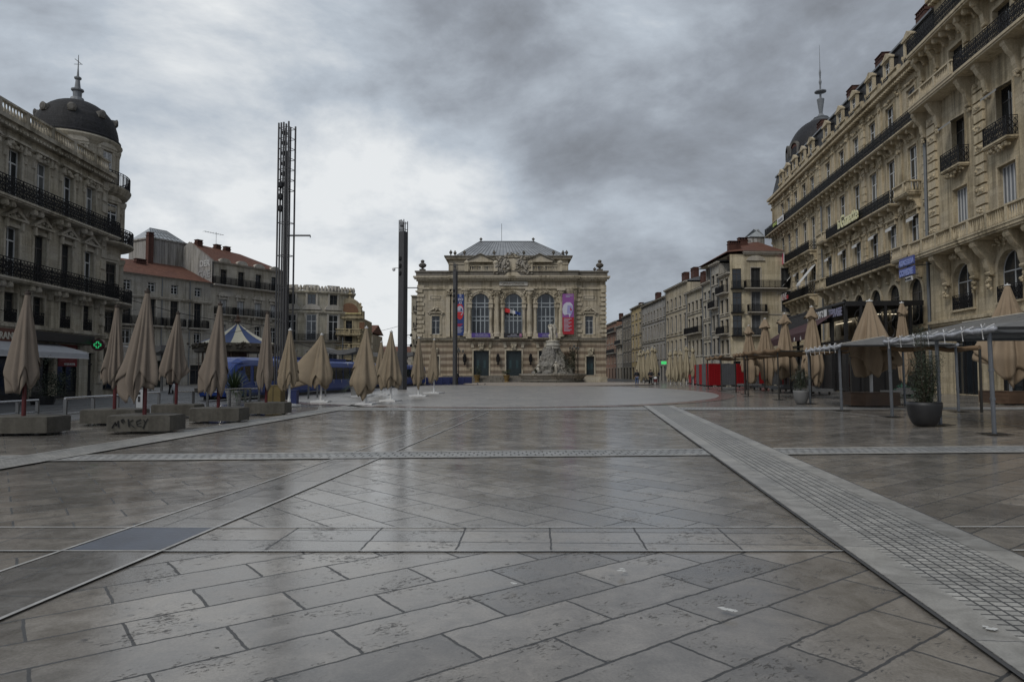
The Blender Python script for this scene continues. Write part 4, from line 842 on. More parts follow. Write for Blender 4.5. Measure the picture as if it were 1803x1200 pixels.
sign('balcony_sign', 'faded red sign with pale letters on the lowest balcony at the far end', [('VOILINE', 1.25, mat('sign_pale', (.42, .38, .38), .5), 0, .3, dict(sx=.9, bold=.02))], u0, -1.3, K1+.0, [(-2.5, .3, 2.6, .8, m_red_s)])
# ---------------------------------------------------------------- near block B
LB = 26.0; OB = P0 - dR*0.05
b = Bld('carved_stone_building', 'tall carved stone block with shuttered windows and big scroll brackets at the right edge', (OB.x, OB.y, 0), rzR); b.m_trim = m_trimR
UB = lambda px: -line_px(P0, dR, px)
zB = zR
B1, B2, B3, B4 = zR(1650, 452), zR(1650, 330), zR(1650, 190), zR(1650, 95)
sp_ = UB(1790)-UB(1705); usB = [UB(1705), UB(1790)]; usB += [usB[1]+sp_*k for k in (1, 2)]
y0 = -.25
b.rd = .3
BT = B4+4.2
b.band(.15, LB, B3, B4, b.windows(usB, B3+.2, 1.9, B4-B3-1.7, 'dark', sur=.2, sill=False, y=y0), y=y0)
b.band(.15, LB, B2, B3, b.windows(usB, B2+.35, 1.75, 3.6, 'dark', sur=.12, sill=False, y=y0), y=y0)
b.band(.15, LB, B1, B2, b.windows(usB, B1+.4, 2.0, B2-B1-1.6, 'slat', sur=.12, sill=False, y=y0), y=y0)
b.band(.15, LB, 5.6, B1, b.windows(usB, 6.2, 2.6, 3.3, 'case', arch=True, sur=.24, sill=True, y=y0), y=y0)
b.band(.15, LB, 0, 5.6, [(u, .05, 3.0, 4.2, False) for u in usB], y=y0)
b.shell(.15, LB, 0, B4, 15, y0)
for u in usB:
    s_ = MB(); s_.box(u-1.5, .04, .05, u+1.5, .1, 4.25, 1)
    for q in range(4): s_.box(u-1.5+q*.97, -.05, .05, u-1.41+q*.97, .04, 4.25, 0)
    s_.box(u-1.5, -.04, 3.3, u+1.5, .038, 3.4, 0); s_.build('shop_front', [m_black, m_glass], b.root)
    r = MB(); iron_rail(r, (u-1.3, y0-.1, 6.2), (u+1.3, y0-.1, 6.2), 1.05); r.build('window_guard', m_iron, b.root)
    b.balcony(u-1.35, u+1.35, B2+.25, .75, 1.25, [], y=y0); carve(b.trim, u, y0-.3, B2-.1, 2.3, .55, 34, int(u*9), .28)
    bl = MB(); z = B2+.35+3.6; bl.add([(u-.9, y0-.02, z), (u+.9, y0-.02, z), (u+.9, y0-1.0, z-.55), (u-.9, y0-1.0, z-.55), (u-.9, y0-1.0, z-.68), (u+.9, y0-1.0, z-.68)], [(0, 3, 2, 1), (3, 4, 5, 2)]); bl.build('window_blind', mat('grey_blind', (.25, .25, .24), .7), b.root)
piers = [usB[0]-sp_*.5+.4, usB[0]+sp_*.5, usB[1]+sp_*.5, usB[2]+sp_*.5]; piers[0] = 1.2
for u in piers:
    for q in range(int((B3-.6-B1-.8)/.72)):
        z = B1+.9+q*.72; b.trim.box(u-.62, y0-.2, z, u+.62, y0+.01, z+.58)
        if q % 2: carve(b.trim, u, y0-.17, z+.29, .8, .36, 9, q+int(u*3), .06)
    for zz_, dr, ou in ((B3-.25, 2.2, 1.0), (B4-.3, 1.9, .9)):
        for sx in (-1.15, 1.15): scroll(b.trim, u+sx, y0, zz_, .42, ou, dr); carve(b.trim, u+sx, y0-.12, zz_-dr, .4, .6, 6, int(u), .12)
for u in usB:
    for sx in (-1.9, 1.9): scroll(b.trim, u+sx, y0, B1-.35, .55, 1.3, 2.4); carve(b.trim, u+sx, y0-.2, B1-3.2, .5, 1.0, 12, int(u*2+sx), .2)
    carve(b.trim, u, y0-.35, B1-.7, 1.6, .6, 16, int(u*4), .3)
b.balcony(.1, LB, B1, 1.5, 1.15, [], stone_rail=True, step=.27, y=y0, thick=.34)
b.balcony(.1, usB[0]+2.0, B3, 1.3, 1.05, [], stone_rail=True, step=.27, y=y0, thick=.34); b.balcony(usB[0]+2.0, LB, B3, 1.3, 1.15, [], y=y0, thick=.3)
b.balcony(.1, LB, B4, 1.35, 1.2, [i*1.05+.6 for i in range(24)], .2, .6, y=y0, thick=.34)
b.ledge(.15, LB, 5.2, .4, .3, y=y0); b.ledge(.15, LB, 4.35, .25, .15, y=y0)
b.band(.15, LB, B4, BT, b.windows([u+sx for u in usB for sx in (-1.3, 1.3)], B4+.2, 1.2, 2.6, 'shutw', sur=.12, sill=False, y=.6), y=.6)
b.ledge(.15, LB, BT-.1, .5, .6, y=.6, dent=.5); b.shell(.15, LB, B4, BT, 13, .6)
r = MB(); r.add([(.15, .4, BT+.4), (LB, .4, BT+.4), (LB, 2.0, BT+4), (.15, 2.0, BT+4), (.15, 13, BT+4.2), (LB, 13, BT+4.2), (.15, 13, BT+.4)], [(0, 1, 2, 3), (3, 2, 5, 4), (0, 3, 4, 6)]); r.build('mansard_roof', m_slate, b.root)
b.finish(m_limeR)
# ---------------------------------------------------------------- the street row beyond
XR = lambda Y: 29.8-.02*(Y-93)
def rowY(px): r = (px-CXP)/F/_c; return (29.8+.02*93)/(r+.02)
def row_house(name, label, pxn, pxf, H, m, floors, n, **k):
    ya, yb_ = rowY(pxn), rowY(pxf); rz = atan2(-1, .02); b = Bld(name, label, (XR(yb_), yb_, 0), rz, 'building', 'terraced houses of the far street row')
    b.m_trim = m_tr2; W = hypot(yb_-ya, XR(yb_)-XR(ya)); us = [W*(i+.5)/n for i in range(n)]
    gf = k.get('gf', 3.8); fh = (H-gf)/floors; kind = k.get('kind', 'dark'); ww = k.get('ww', 1.3); b.rd = .15
    b.band(0, W, 0, gf, b.windows(us, .05, min(W/n*.7, 2.4), gf*.75, 'dark', sur=.08, sill=False))
    for f in range(floors):
        z = gf+f*fh; last = f == floors-1
        hh = fh*.68 if not (last and k.get('attic', True)) else fh*.42
        b.band(0, W, z, z+fh, b.windows(us, z+fh*.15, ww, hh, kind, sur=.12)); 
        if f in k.get('ledges', (1, 2)): b.ledge(0, W, z-.05, .18, .14)
        if f in k.get('balc', ()): b.balcony(.3, W-.3, z+fh*.13, .8, 1.0, [], fancy=False, step=.18)
    b.ledge(0, W, H-.1, .35, .45); b.shell(0, W, 0, H, 12); rm = k.get('roof', m_zinc)
    r = MB(); r.add([(0, -.5, H+.25), (W, -.5, H+.25), (W, 5, H+1.8), (0, 5, H+1.8), (W, 12, H+.4), (0, 12, H+.4)], [(0, 1, 2, 3), (3, 2, 4, 5), (0, 3, 5), (1, 4, 2)]); r.build('roof', rm, b.root)
    for q in k.get('chim', (.9,)): chimney(b.root, W*q, 2.6, H+.6, 2.0, .9, k.get('ch', 1.8), 5)
    if k.get('gable'):
        g_ = MB(); gz = k['gable']; g_.box(W-.35, .6, H-1, W-.05, 8, H+gz); g_.build('party_wall', m_conc, b.root)
        for q, s_ in enumerate(('GNX', 'SORE')): text(s_, gz*.42, m_dk if q else m_tagw, b.root, (W-.03, 4.2, H+.3+q*gz*.45), 'graffiti', rz=pi/2, bold=.04)
    dp = MB(); dp.tube([(.15, -.15, 0), (.15, -.15, H)], .07, 6); dp.build('downpipe', m_zinc, b.root)
    b.finish(m); return b
m_r = [stone('row_'+str(i), c, (1.4, .5), .86, .65) for i, c in enumerate([(0.52, 0.47, 0.37), (0.43, 0.42, 0.39), (0.47, 0.45, 0.38), (0.51, 0.47, 0.38), (0.42, 0.42, 0.42), (0.54, 0.44, 0.25), (0.18, 0.17, 0.155), (0.43, 0.40, 0.35)])]
m_rb = stone('row_brick', (0.307, 0.179, 0.128), (.4, .12), .7, .5)
def hz(px, py): return at(px, py, rowY(px)).z
row_house('terraced_house', 'narrow cream house with two iron balconies beside the red roofed corner block', 1286, 1268, hz(1286, 482), m_r[0], 4, 2, balc=(1, 3), attic=False, chim=())
row_house('terraced_house', 'narrow grey house topped by an attic storey and dark cornice', 1268, 1254, hz(1268, 463), m_r[1], 4, 2, balc=(2,), chim=(.5,), ch=1.2)
row_house('terraced_house', 'narrow house above a dark navy shop with a white blind', 1254, 1239, hz(1254, 496), m_r[2], 4, 2, kind='shut', chim=(.3, .8), gable=3.6)
row_house('terraced_house', 'cream house with one central balcony in front of graffitied chimneys', 1239, 1211, hz(1239, 507), m_r[3], 3, 4, balc=(1,), chim=(.15, .5, .85), ch=2.6, gable=3.4)
row_house('terraced_house', 'cream house with tall grey shutters and two brick chimneys', 1211, 1173, hz(1211, 496), m_r[0], 3, 5, kind='shut', ww=1.35, chim=(.3, .7), ch=2.0)
row_house('terraced_house', 'long plain grey front with eight shuttered bays', 1173, 1131, hz(1173, 523), m_r[4], 3, 8, kind='shutd', ww=1.1, chim=(.2,), ledges=(1, 2))
row_house('terraced_house', 'yellow house with a corner loggia on its top floor', 1131, 1112, hz(1131, 537), m_r[5], 4, 3, kind='case', ww=1.8, chim=())
row_house('terraced_house', 'dark sooty narrow house right of the white framed one', 1112, 1097, hz(1112, 553), m_r[6], 4, 3, chim=(.9,))
row_house('terraced_house', 'lower pale house with white window frames near the end of the row', 1097, 1086, hz(1097, 573), m_r[7], 4, 2, kind='shutw', chim=(.8,), balc=(2,))
row_house('terraced_house', 'brick faced house at the far end of the row, next to the theatre', 1086, 1066, hz(1086, 566), m_rb, 4, 4, balc=(1, 3), chim=(.6,), roof=m_slate)
row_house('terraced_house', 'last shadowy house glimpsed beside the theatre corner', 1066, 1050, hz(1066, 590), m_r[2], 4, 4, chim=(.6,))
# corner block with chamfer facing the camera
Yc = 92.5; xc0, xc1 = xat(1311, Yc), xat(1385, Yc); Hc = zat(447, Yc)
b = Bld('corner_block', 'cream corner block with a red tiled roof and iron balconies facing the square', (xc0, Yc, 0), radians(3)); b.m_trim = m_tr2; W = xc1-xc0
m_rc = stone('render_corner', (0.563, 0.506, 0.378), (1.6, .6), .9, .55)
uw = xat(1333, Yc)-xc0; fl = [zat(507, Yc), zat(549, Yc), zat(590, Yc)]; u2_ = uw+4.2
b.band(0, W, fl[0]-.2, Hc, b.windows([uw, u2_], fl[0], 1.35, 2.8, 'shutd', sur=.1, sill=False)); b.band(0, W, fl[1]-.2, fl[0]-.2, b.windows([uw, u2_], fl[1], 1.3, 2.9, 'shut', sur=.14, sill=False)); b.band(0, W, fl[2]-.2, fl[1]-.2, b.windows([uw, u2_], fl[2], 1.3, 2.8, 'shut', sur=.14, sill=False)); b.band(0, W, 0, fl[2]-.2, b.windows([uw, u2_], .5, 1.6, 3.8, 'dark', sur=.14))
b.balcony(0, W, fl[0], .8, 1.0, [], fancy=False, step=.16); 
for z in fl[1:]: b.balcony(uw-1.3, uw+1.3, z, .7, 1.0, [], fancy=False, step=.16)
b.ledge(0, W, Hc-.1, .5, .4); b.ledge(0, W, fl[0]-.5, .2, .15); b.ledge(0, W, fl[1]-.4, .15, .1)
b.trim.extr([(uw-1.3*cos(pi*q/8), Hc-.9+.7*sin(pi*q/8)) for q in range(9)][::-1], -.2, .05)
rch = Vector((XR(rowY(1287)), rowY(1287))); lc = Vector((rch.x-xc0, rch.y-Yc)); ln = lc.length; M = Matrix.Rotation(atan2(-lc.y, -lc.x)-radians(3), 4, 'Z'); M.translation = Matrix.Rotation(-radians(3), 4, 'Z') @ Vector((lc.x, lc.y, 0))
s_ = Bld.__new__(Bld); s_.root = b.root; s_.wall = MB(M); s_.trim = MB(M); s_.rd = .2
s_.m_trim = m_tr2; c0 = ln/2
for za_, zb_, zw in ((fl[0]-.2, Hc, fl[0]), (fl[1]-.2, fl[0]-.2, fl[1]), (fl[2]-.2, fl[1]-.2, fl[2]), (0, fl[2]-.2, .5)):
    hh = 2.7; s_.band(0, ln, za_, zb_, [(c0, zw, 1.2, hh, False)]); p = M @ Vector((c0, .2, zw)); add_window(b.root, 'dark', p, 0, 1.2, hh, rz=M.to_euler().z)
    q = MB(M); q.box(c0-.85, -.65, zw-.15, c0+.85, .02, zw); iron_rail(q, (c0-.8, -.6, zw), (c0+.8, -.6, zw), 1.0, .18, False); q.build('balcony', m_iron, b.root)
b.wall.v += []; o_ = len(b.wall.v); b.wall.v += s_.wall.v; b.wall.f += [tuple(i+o_ for i in f) for f in s_.wall.f]; b.wall.mi += s_.wall.mi
b.wall.add([(0, 0, Hc), (W, 0, Hc), (W, 14, Hc), (M.translation.x, 14, Hc), (M.translation.x, M.translation.y, Hc)], [(0, 1, 2, 3, 4)])
r = MB(); r.add([(-.3, -.5, Hc+.35), (W, -.5, Hc+.35), (W, 9, Hc+3.5), (3.2, 9, Hc+3.2), (M.translation.x-.3, M.translation.y, Hc+.35), (M.translation.x, 14, Hc+.3), (W, 14, Hc+.3)], [(0, 1, 2, 3), (0, 3, 4), (4, 3, 5), (3, 2, 6, 5)]); r.build('roof', m_tile, b.root)
chimney(b.root, -.4, 2.2, Hc+.2, 1.7, .8, 1.5, 5); chimney(b.root, 2.4, 6.2, Hc+2.0, 1.3, .8, 1.0, 3)
t = MB(); wt = xat(1338, Yc+7)-xc0; t.box(wt, 8.5, Hc+2.0, W+1, 12, Hc+4.1); tt = t.build('roof_tower', m_conc, b.root); text('CUL', 1.0, m_tagw, b.root, ((wt+W)/2-.3, 8.47, Hc+3.1), 'graffiti', bold=.06)
t = MB(); t.add([(wt-.2, 8.3, Hc+4.1), (W+1, 8.3, Hc+4.1), (W+1, 12.2, Hc+4.1), (wt-.2, 12.2, Hc+4.1), (wt+1.8, 10, Hc+5.6), (W, 10, Hc+5.6)], [(0, 1, 5, 4), (1, 2, 5), (2, 3, 4, 5), (3, 0, 4)]); t.build('glazed_roof', MATS['dusty_glass'], b.root)
b.finish(m_rc)
# ================================================================ THE THEATRE
YO = 120.0
m_op = stone('theatre_stone', (0.50, 0.447, 0.35), (1.3, .5), .8, .8)
m_opt = stone('theatre_carved', (0.51, 0.458, 0.36), None, 1, .85, streak=.6)
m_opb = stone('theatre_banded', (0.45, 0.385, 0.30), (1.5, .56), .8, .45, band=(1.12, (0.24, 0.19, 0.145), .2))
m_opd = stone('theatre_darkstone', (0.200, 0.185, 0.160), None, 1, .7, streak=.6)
ox = lambda px: at(px, 600, YO).x
oz = lambda py: zat(py, YO)
x0, x1 = ox(735), ox(1067)
b = Bld('theatre', 'grand pale stone opera house with three arched windows, clock and hipped zinc roof', (x0, YO, 0), 0); b.m_trim = m_opt; b.rd = .55
lx = lambda px: ox(px)-x0
W = x1-x0; a_, c_ = lx(797), lx(1015)
zS = oz(596); zE = oz(509); zC = oz(491); zP = oz(479)
arch = [lx(846), lx(904), lx(961)]; aw = (lx(862)-lx(830.5)); az = oz(587); ah = oz(517)-az
pj = -.5                                             # central part stands forward
b.band(a_, c_, zS, zE, [(u, az, aw, ah, True) for u in arch], y=pj, d=.7)
wz, wh, ww = oz(588), oz(556)-oz(588), lx(774)-lx(760); wu = [lx(767), lx(1037.5)]
b.band(0, a_, zS, zC, [(wu[0], wz, ww, wh, False)]); b.band(c_, W, zS, zC, [(wu[1], wz, ww, wh, False)])
b.band(a_, c_, zE, zC, [], y=pj)
b.wall.quad((a_, pj, zS), (a_, 0, zS), (a_, 0, zC), (a_, pj, zC)); b.wall.quad((c_, 0, zS), (c_, pj, zS), (c_, pj, zC), (c_, 0, zC))
b.shell(0, W, zS, zC, 60)
# ground floor, banded
gb_ = MB(); sb = Bld.__new__(Bld); sb.root = b.root; sb.wall = gb_; sb.trim = b.trim; sb.rd = .5; sb.m_trim = m_opt
dz0, dh, dw = oz(661), oz(617)-oz(661), lx(861)-lx(834); du = [lx(847.5), lx(904.7), lx(962)]
sb.band(a_, c_, 0, zS, [(u, dz0, dw, dh, False) for u in du], y=pj, d=.6)
s_w = lx(1046)-lx(1032); sz0 = oz(660); sh = oz(627)-sz0
sb.band(0, a_, 0, zS, [(lx(766), sz0, s_w, sh, False)], d=.5); sb.band(c_, W, 0, zS, [(lx(1039), sz0, s_w, sh, False)], d=.5)
gb_.quad((0, 60, 0), (0, 0, 0), (0, 0, zS), (0, 60, zS)); gb_.quad((W, 0, 0), (W, 60, 0), (W, 60, zS), (W, 0, zS)); gb_.quad((a_, pj, 0), (a_, 0, 0), (a_, 0, zS), (a_, pj, zS)); gb_.quad((c_, 0, 0), (c_, pj, 0), (c_, pj, zS), (c_, 0, zS))
for i in range(9):                                    # projecting rusticated courses
    z = .5+i*.56*1.4
gb_.build('banded_base', m_opb, b.root)
T = b.trim; D_ = MB()
m_door = mat('theatre_door', (0.012, 0.022, 0.025), .45); m_doorp = mat('door_panel', (0.02, 0.045, 0.05), .45)
for u in du+[lx(766), lx(1039)]:
    big = u in du; w_, h_, z_, yy = (dw, dh, dz0, pj) if big else (s_w, sh, sz0, 0)
    d = MB(); d.box(u-w_/2, yy+.5, z_, u+w_/2, yy+.56, z_+h_)
    for sx in (-1, 1):
        for zz in (.12, .42): d.box(u+sx*w_*.24-w_*.17, yy+.46, z_+h_*zz, u+sx*w_*.24+w_*.17, yy+.499, z_+h_*(zz+.22))
    d.box(u-.03, yy+.45, z_, u+.03, yy+.498, z_+h_*.78); d.box(u-w_/2, yy+.44, z_+h_*.78, u+w_/2, yy+.497, z_+h_*.81)
    dd_ = d.build('door', m_door, b.root); g = MB()
    for sx in (-1, 1): g.box(u+sx*w_*.22-.2, yy+.455, z_+h_*.3, u+sx*w_*.22+.2, yy+.459, z_+h_*.62)
    g.build('pane', m_doorp, dd_)
    for sx in (-1, 1): T.box(u+sx*(w_/2+.12)-.12, yy-.1, z_, u+sx*(w_/2+.12)+.12, yy+.02, z_+h_)
    T.box(u-w_/2-.24, yy-.11, z_+h_, u+w_/2+.24, yy+.02, z_+h_+.25); T.extr([(u-.35, z_+h_+.25), (u+.35, z_+h_+.25), (u+.6, z_+h_+1.5), (u-.6, z_+h_+1.5)], yy-.3, yy+.01); carve(T, u, yy-.2, z_+h_+.9, .9, .9, 16, int(u), .2)
    if big:
        for sx in (-1, 1): T.extr([(u+sx*1.5-.25, z_+h_+.5), (u+sx*1.5+.25, z_+h_+.5), (u+sx*1.5+.25+sx*.15, z_+h_+1.5), (u+sx*1.5-.25+sx*.15, z_+h_+1.5)], yy-.18, yy+.01)
# windows
for u in arch:
    f = MB(); p = MB(); hw = aw/2; sp = az+ah-hw; yy = pj+.5
    for q in (-hw*.98, -hw*.47, hw*.47, hw*.98): f.box(q-.09+u, yy, az, q+.09+u, yy+.14, sp+(0 if abs(q) > hw*.9 else hw*.78))
    f.box(u-.08, yy+.01, az, u+.08, yy+.13, sp-1.0)
    for z in (az+(sp-az)*.545, az+(sp-az)*.42, sp-.1, sp-.75): f.box(u-hw, yy-.01, z-.09, u+hw, yy+.13, z+.09)
    P = [(u-hw*cos(pi*q/16), sp+hw*sin(pi*q/16)) for q in range(17)]
    for q in range(16): f.beam((P[q][0], yy+.07, P[q][1]), (P[q+1][0], yy+.07, P[q+1][1]), .2, .12)
    p.add([(q_[0], yy+.1, q_[1]) for q_ in P]+[(u+hw, yy+.1, az), (u-hw, yy+.1, az)], [tuple(range(19))[::-1]])
    w_ = f.build('arched_window', mat('theatre_window_paint', (0.30, 0.33, 0.35), .5), b.root); p.build('pane', m_glass, w_)
    r0, r1 = hw, hw+.62; n = 16                       # archivolt
    for rr0, rr1, dd_ in ((r0, r0+.3, .14), (r0+.3, r1, .24)):
        for q in range(n):
            a, c = pi*q/n, pi*(q+1)/n
            V = [(u-r*cos(t), y_, sp+r*sin(t)) for y_ in (pj-dd_, pj+.01) for r, t in ((rr0, a), (rr1, a), (rr1, c), (rr0, c))]
            T.add(V, [(0, 3, 2, 1), (1, 2, 6, 5), (0, 4, 7, 3)])
    for sx in (-1, 1):
        xx = u+sx*(hw+.28); T.lathe([(.34, az), (.34, az+.35), (.27, az+.45), (.25, sp-1.6), (.3, sp-1.55), (.24, sp-1.45), (.4, sp-1.0)], 14, (xx, pj-.32, 0))
        T.box(xx-.4, pj-.75, sp-1.0, xx+.4, pj+.01, sp-.75); T.box(xx-.36, pj-.68, sp-.75, xx+.36, pj+.012, sp-.3); T.box(xx-.45, pj-.8, sp-.3, xx+.45, pj+.013, sp-.08); T.box(xx-.4, pj-.72, zS+.3, xx+.4, pj+.01, az)
        carve(T, u+sx*(hw+.5), pj-.1, sp+hw*.75, 1.5, 1.7, 34, int(u*3+sx), .22)
    carve(T, u, pj-.2, sp+hw+.35, .6, .5, 8, int(u), .2)
    B_ = MB(); B_.box(u-hw-.9, pj-1.1, zS-.05, u+hw+.9, pj, zS+.28); B_.build('balcony', m_opt, b.root)
for px in (820, 875, 932, 987.5):                     # giant half columns
    u = lx(px); r = .5; T.lathe([(r*1.25, zS+.3), (r*1.25, zS+.9), (r*1.05, zS+1.1), (r, zS+1.3), (r*.9, zE-1.5), (r*.95, zE-1.45), (r*.9, zE-1.3), (r*1.1, zE-.9), (r*1.35, zE-.35)], 18, (u, pj-.2, 0)); T.box(u-r*1.45, pj-.95, zE-.35, u+r*1.45, pj, zE-.02); carve(T, u, pj-.5, zE-.8, 1.0, .9, 26, int(u), .3)
for px in (790, 1010.5, 1003, 797):
    u = lx(px); T.box(u-.45, pj-.22 if 797 < px < 1005 else -.2, zS+.3, u+.45, .01, zE-1.2); T.box(u-.55, -.75 if 797 < px < 1005 else -.32, zE-1.2, u+.55, .012, zE-.05); carve(T, u, -.2, zE-.7, .8, .8, 14, int(u), .3)
# quoins of the pavilions
for i in range(12):
    z = zS+.35+i*.78
    for e0, sg in ((0, 1), (a_, -1), (c_, 1), (W, -1)):
        l_ = (1.15 if i % 2 else .85)*sg
        if e0 in (a_, c_): l_ *= .8
        if e0 == a_: e0 -= .02
        if e0 == c_: e0 += .02
        T.box(e0-(.1*sg if e0 in (0, W) else 0), -.2 if sg > 0 or e0 == W else -.17, z, e0+l_, .01, z+.52)
for k, u in enumerate(wu):
    f_, p_ = win_mesh('case', ww, wh, False); q = inst(f_, 'window', b.root, (u, .3, wz)); inst(p_, 'pane', q); T.box(u-ww/2-.35, -.12, wz-.1, u-ww/2, .01, wz+wh+.3); T.box(u+ww/2, -.12, wz-.1, u+ww/2+.35, .01, wz+wh+.3); T.box(u-ww/2-.001, -.13, wz+wh, u+ww/2+.001, .01, wz+wh+.3)
    T.box(u-1.45, -.4, wz+wh+.5, u+1.45, .01, wz+wh+.68); T.extr([(u-1.45, wz+wh+.68), (u-1.2, wz+wh+.68), (u, wz+wh+1.35), (u+1.2, wz+wh+.68), (u+1.45, wz+wh+.68), (u+.35, wz+wh+1.6), (u-.35, wz+wh+1.6)], -.35, .01); carve(T, u, -.2, wz+wh+1.2, .9, .8, 22, k, .25)
    for sx in (-1, 1): scroll(T, u+sx*1.05, 0, wz+wh+.5, .22, .3, .9)
    zz = oz(524); D_.box(u-.95, -.1, zz-.32, u+.95, .01, zz+.3); T.box(u-.8, -.13, zz-.2, u+.8, .0, zz+.19); T.box(u-1.3, -.06, zz-.5, u+1.3, .011, zz+.5)
# string course, entablature, cornice
for (e0, e1, yy) in ((0, a_-.02, 0), (a_, c_, pj), (c_+.02, W, 0)):
    T.box(e0-.2, yy-.35, zS-.35, e1+.2, yy+.02, zS-.1); D_.box(e0-.25, yy-.5, zS-.1, e1+.25, yy+.02, zS+.12); T.box(e0-.1, yy-.22, zE, e1+.1, yy+.02, zE+.3)
    T.box(e0-.2, yy-.5, zC-.45, e1+.2, yy+.03, zC-.1); T.box(e0-.55, yy-.95, zC-.1, e1+.55, yy+.04, zC+.15); T.box(e0-.7, yy-1.1, zC+.15, e1+.7, yy+.05, zC+.4)
    n = int((e1-e0)/.42)
    for i in range(n): xx = e0+(e1-e0)*(i+.5)/n; T.box(xx-.11, yy-.75, zC-.35, xx+.11, yy+.01, zC-.1)
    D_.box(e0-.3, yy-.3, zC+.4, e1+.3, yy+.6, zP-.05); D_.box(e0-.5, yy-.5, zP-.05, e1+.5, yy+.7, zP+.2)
T.box(-.35, -.5, zE-.5, -.02, 59, zE-.3)
# attic storey
xa, xb = lx(786), lx(1004); zA = oz(447); dpt = 3.5; q = MB()
tri = [lx(p) for p in (829.5, 842.5, 855.5, 939.5, 950.5, 961.5)]; tz = oz(471); th = oz(461)-tz
kb_ = Bld.__new__(Bld); kb_.root = b.root; kb_.wall = q; kb_.trim = T; kb_.rd = .2; kb_.m_trim = m_opt
kb_.band(xa, xb, zP-.5, zA, [(u, tz, .78, th, False) for u in tri], y=dpt)
for u in tri: f_, p_ = win_mesh('dark', .78, th, False); w_ = inst(f_, 'window', b.root, (u, dpt+.18, tz)); inst(p_, 'pane', w_); T.box(u-.52, dpt-.12, tz, u-.4, dpt+.01, tz+th); T.box(u+.4, dpt-.12, tz, u+.52, dpt+.01, tz+th)
q.quad((xa, 40, zP-.5), (xa, dpt, zP-.5), (xa, dpt, zA), (xa, 40, zA)); q.quad((xb, dpt, zP-.5), (xb, 40, zP-.5), (xb, 40, zA), (xb, dpt, zA)); q.build('attic_wall', m_op, b.root)
T.box(xa-.5, dpt-.6, zA-.35, xb+.5, dpt+.02, zA); D_.box(xa-.75, dpt-.85, zA, xb+.75, 40, zA+.22); T.box(xa-.1, dpt-.15, zA-1.3, xb+.1, dpt+.01, zA-1.1)
for pc in (844.5, 951.5, 903.5):
    u = lx(pc); hw = 2.35; zq = zA-.75; T.box(u-hw, dpt-1.0, zq-.25, u+hw, dpt+.03, zq); T.extr([(u-hw-.1, zq), (u+hw+.1, zq), (u, zq+1.15)], dpt-.9, dpt+.3); D_.beam((u-hw-.25, dpt-.95, zq+.05), (u, dpt-.95, zq+1.27), .5, .15); D_.beam((u+hw+.25, dpt-.95, zq+.05), (u, dpt-.95, zq+1.27), .5, .15)
rt = zat(425.5, YO+12); rf = MB(); rA = [(lx(803), dpt+.3, zA+.22), (lx(1000), dpt+.3, zA+.22), (lx(1000), 38, zA+.22), (lx(803), 38, zA+.22), (lx(838), 12, rt), (lx(945), 12, rt), (lx(945), 30, rt), (lx(838), 30, rt)]
rA[0] = (lx(797), dpt+.3, zA+.22); rA[3] = (lx(797), 38, zA+.22); rA[1] = (lx(1003), dpt+.3, zA+.22); rA[2] = (lx(1003), 38, zA+.22)
rf.add(rA, [(0, 1, 5, 4), (1, 2, 6, 5), (2, 3, 7, 6), (3, 0, 4, 7), (4, 5, 6, 7)])
ro = rf.build('roof', mat('theatre_zinc', (0.27, 0.28, 0.29), .5, .1, var=.5, vs=.6), b.root); rs = MB()
for i in range(29):
    t = i/28; A1 = Vector(rA[0]).lerp(Vector(rA[1]), t); A2 = Vector(rA[4]).lerp(Vector(rA[5]), max(0, min(1, (t-.0)/1.0))); rs.beam(A1+Vector((0, -.02, .04)), A2+Vector((0, -.02, .04)), .07)
rs.beam(Vector(rA[4]), Vector(rA[5]), .3, .25); rs.build('roof_seam', m_zinc, ro)
m_urn = stone('urn_stone', (0.140, 0.130, 0.115), None, 1, .5)
def urn(u, y, z, h, s_=1.0):
    m = MB(); m.lathe([(.34*s_, 0), (.34*s_, .12*h), (.14*s_, .2*h), (.12*s_, .32*h), (.34*s_, .45*h), (.42*s_, .62*h), (.3*s_, .76*h), (.14*s_, .8*h), (.18*s_, .88*h), (0, h)], 12, (u, y, z)); m.build('urn', m_urn, b.root)
for px, y, pz, h in ((790, dpt, 447, 1.25), (797, dpt+.8, 447, 1.3), (815, dpt-.2, 447, 1.2), (869, dpt-.2, 447, 1.15), (923, dpt-.2, 447, 1.15), (977, dpt-.2, 447, 1.2), (995, dpt+.6, 447, 1.3), (1001, dpt, 447, 1.2), (841, 12, 424, .85), (943, 12, 424, .85), (1049, 1, 479, .9)):
    urn(lx(px), y, (oz(pz)+.15 if y < 5 else rt), h, .75 if h < 1.4 else 1)
for px in (743, 1057): m = MB(); m.box(lx(px)-.5, -.3, zP+.1, lx(px)+.5, .8, zP+.55); m.lathe([(.25, 0), (.2, .25), (.6, .5), (.72, .8), (.45, 1.1), (.22, 1.2), (.36, 1.4), (.3, 1.62), (0, 1.75)], 12, (lx(px), .2, zP+.5)); m.build('urn', m_urn, b.root)
bl = MB()
for e0, e1 in ((lx(823), lx(874)), (lx(933), lx(986))): balustrade(bl, (e0, -.9, zP+.1), (e1, -.9, zP+.1), .95, .3, .08)
for px in (822, 873, 934, 986): u = lx(px); bl.box(u-.35, -1.2, zP, u+.35, -.6, zP+1.25); bl.lathe([(.4, 0), (.5, .3), (.35, .6), (0, .75)], 8, (u, -.9, zP+1.25))
bl.build('parapet', m_opt, b.root)
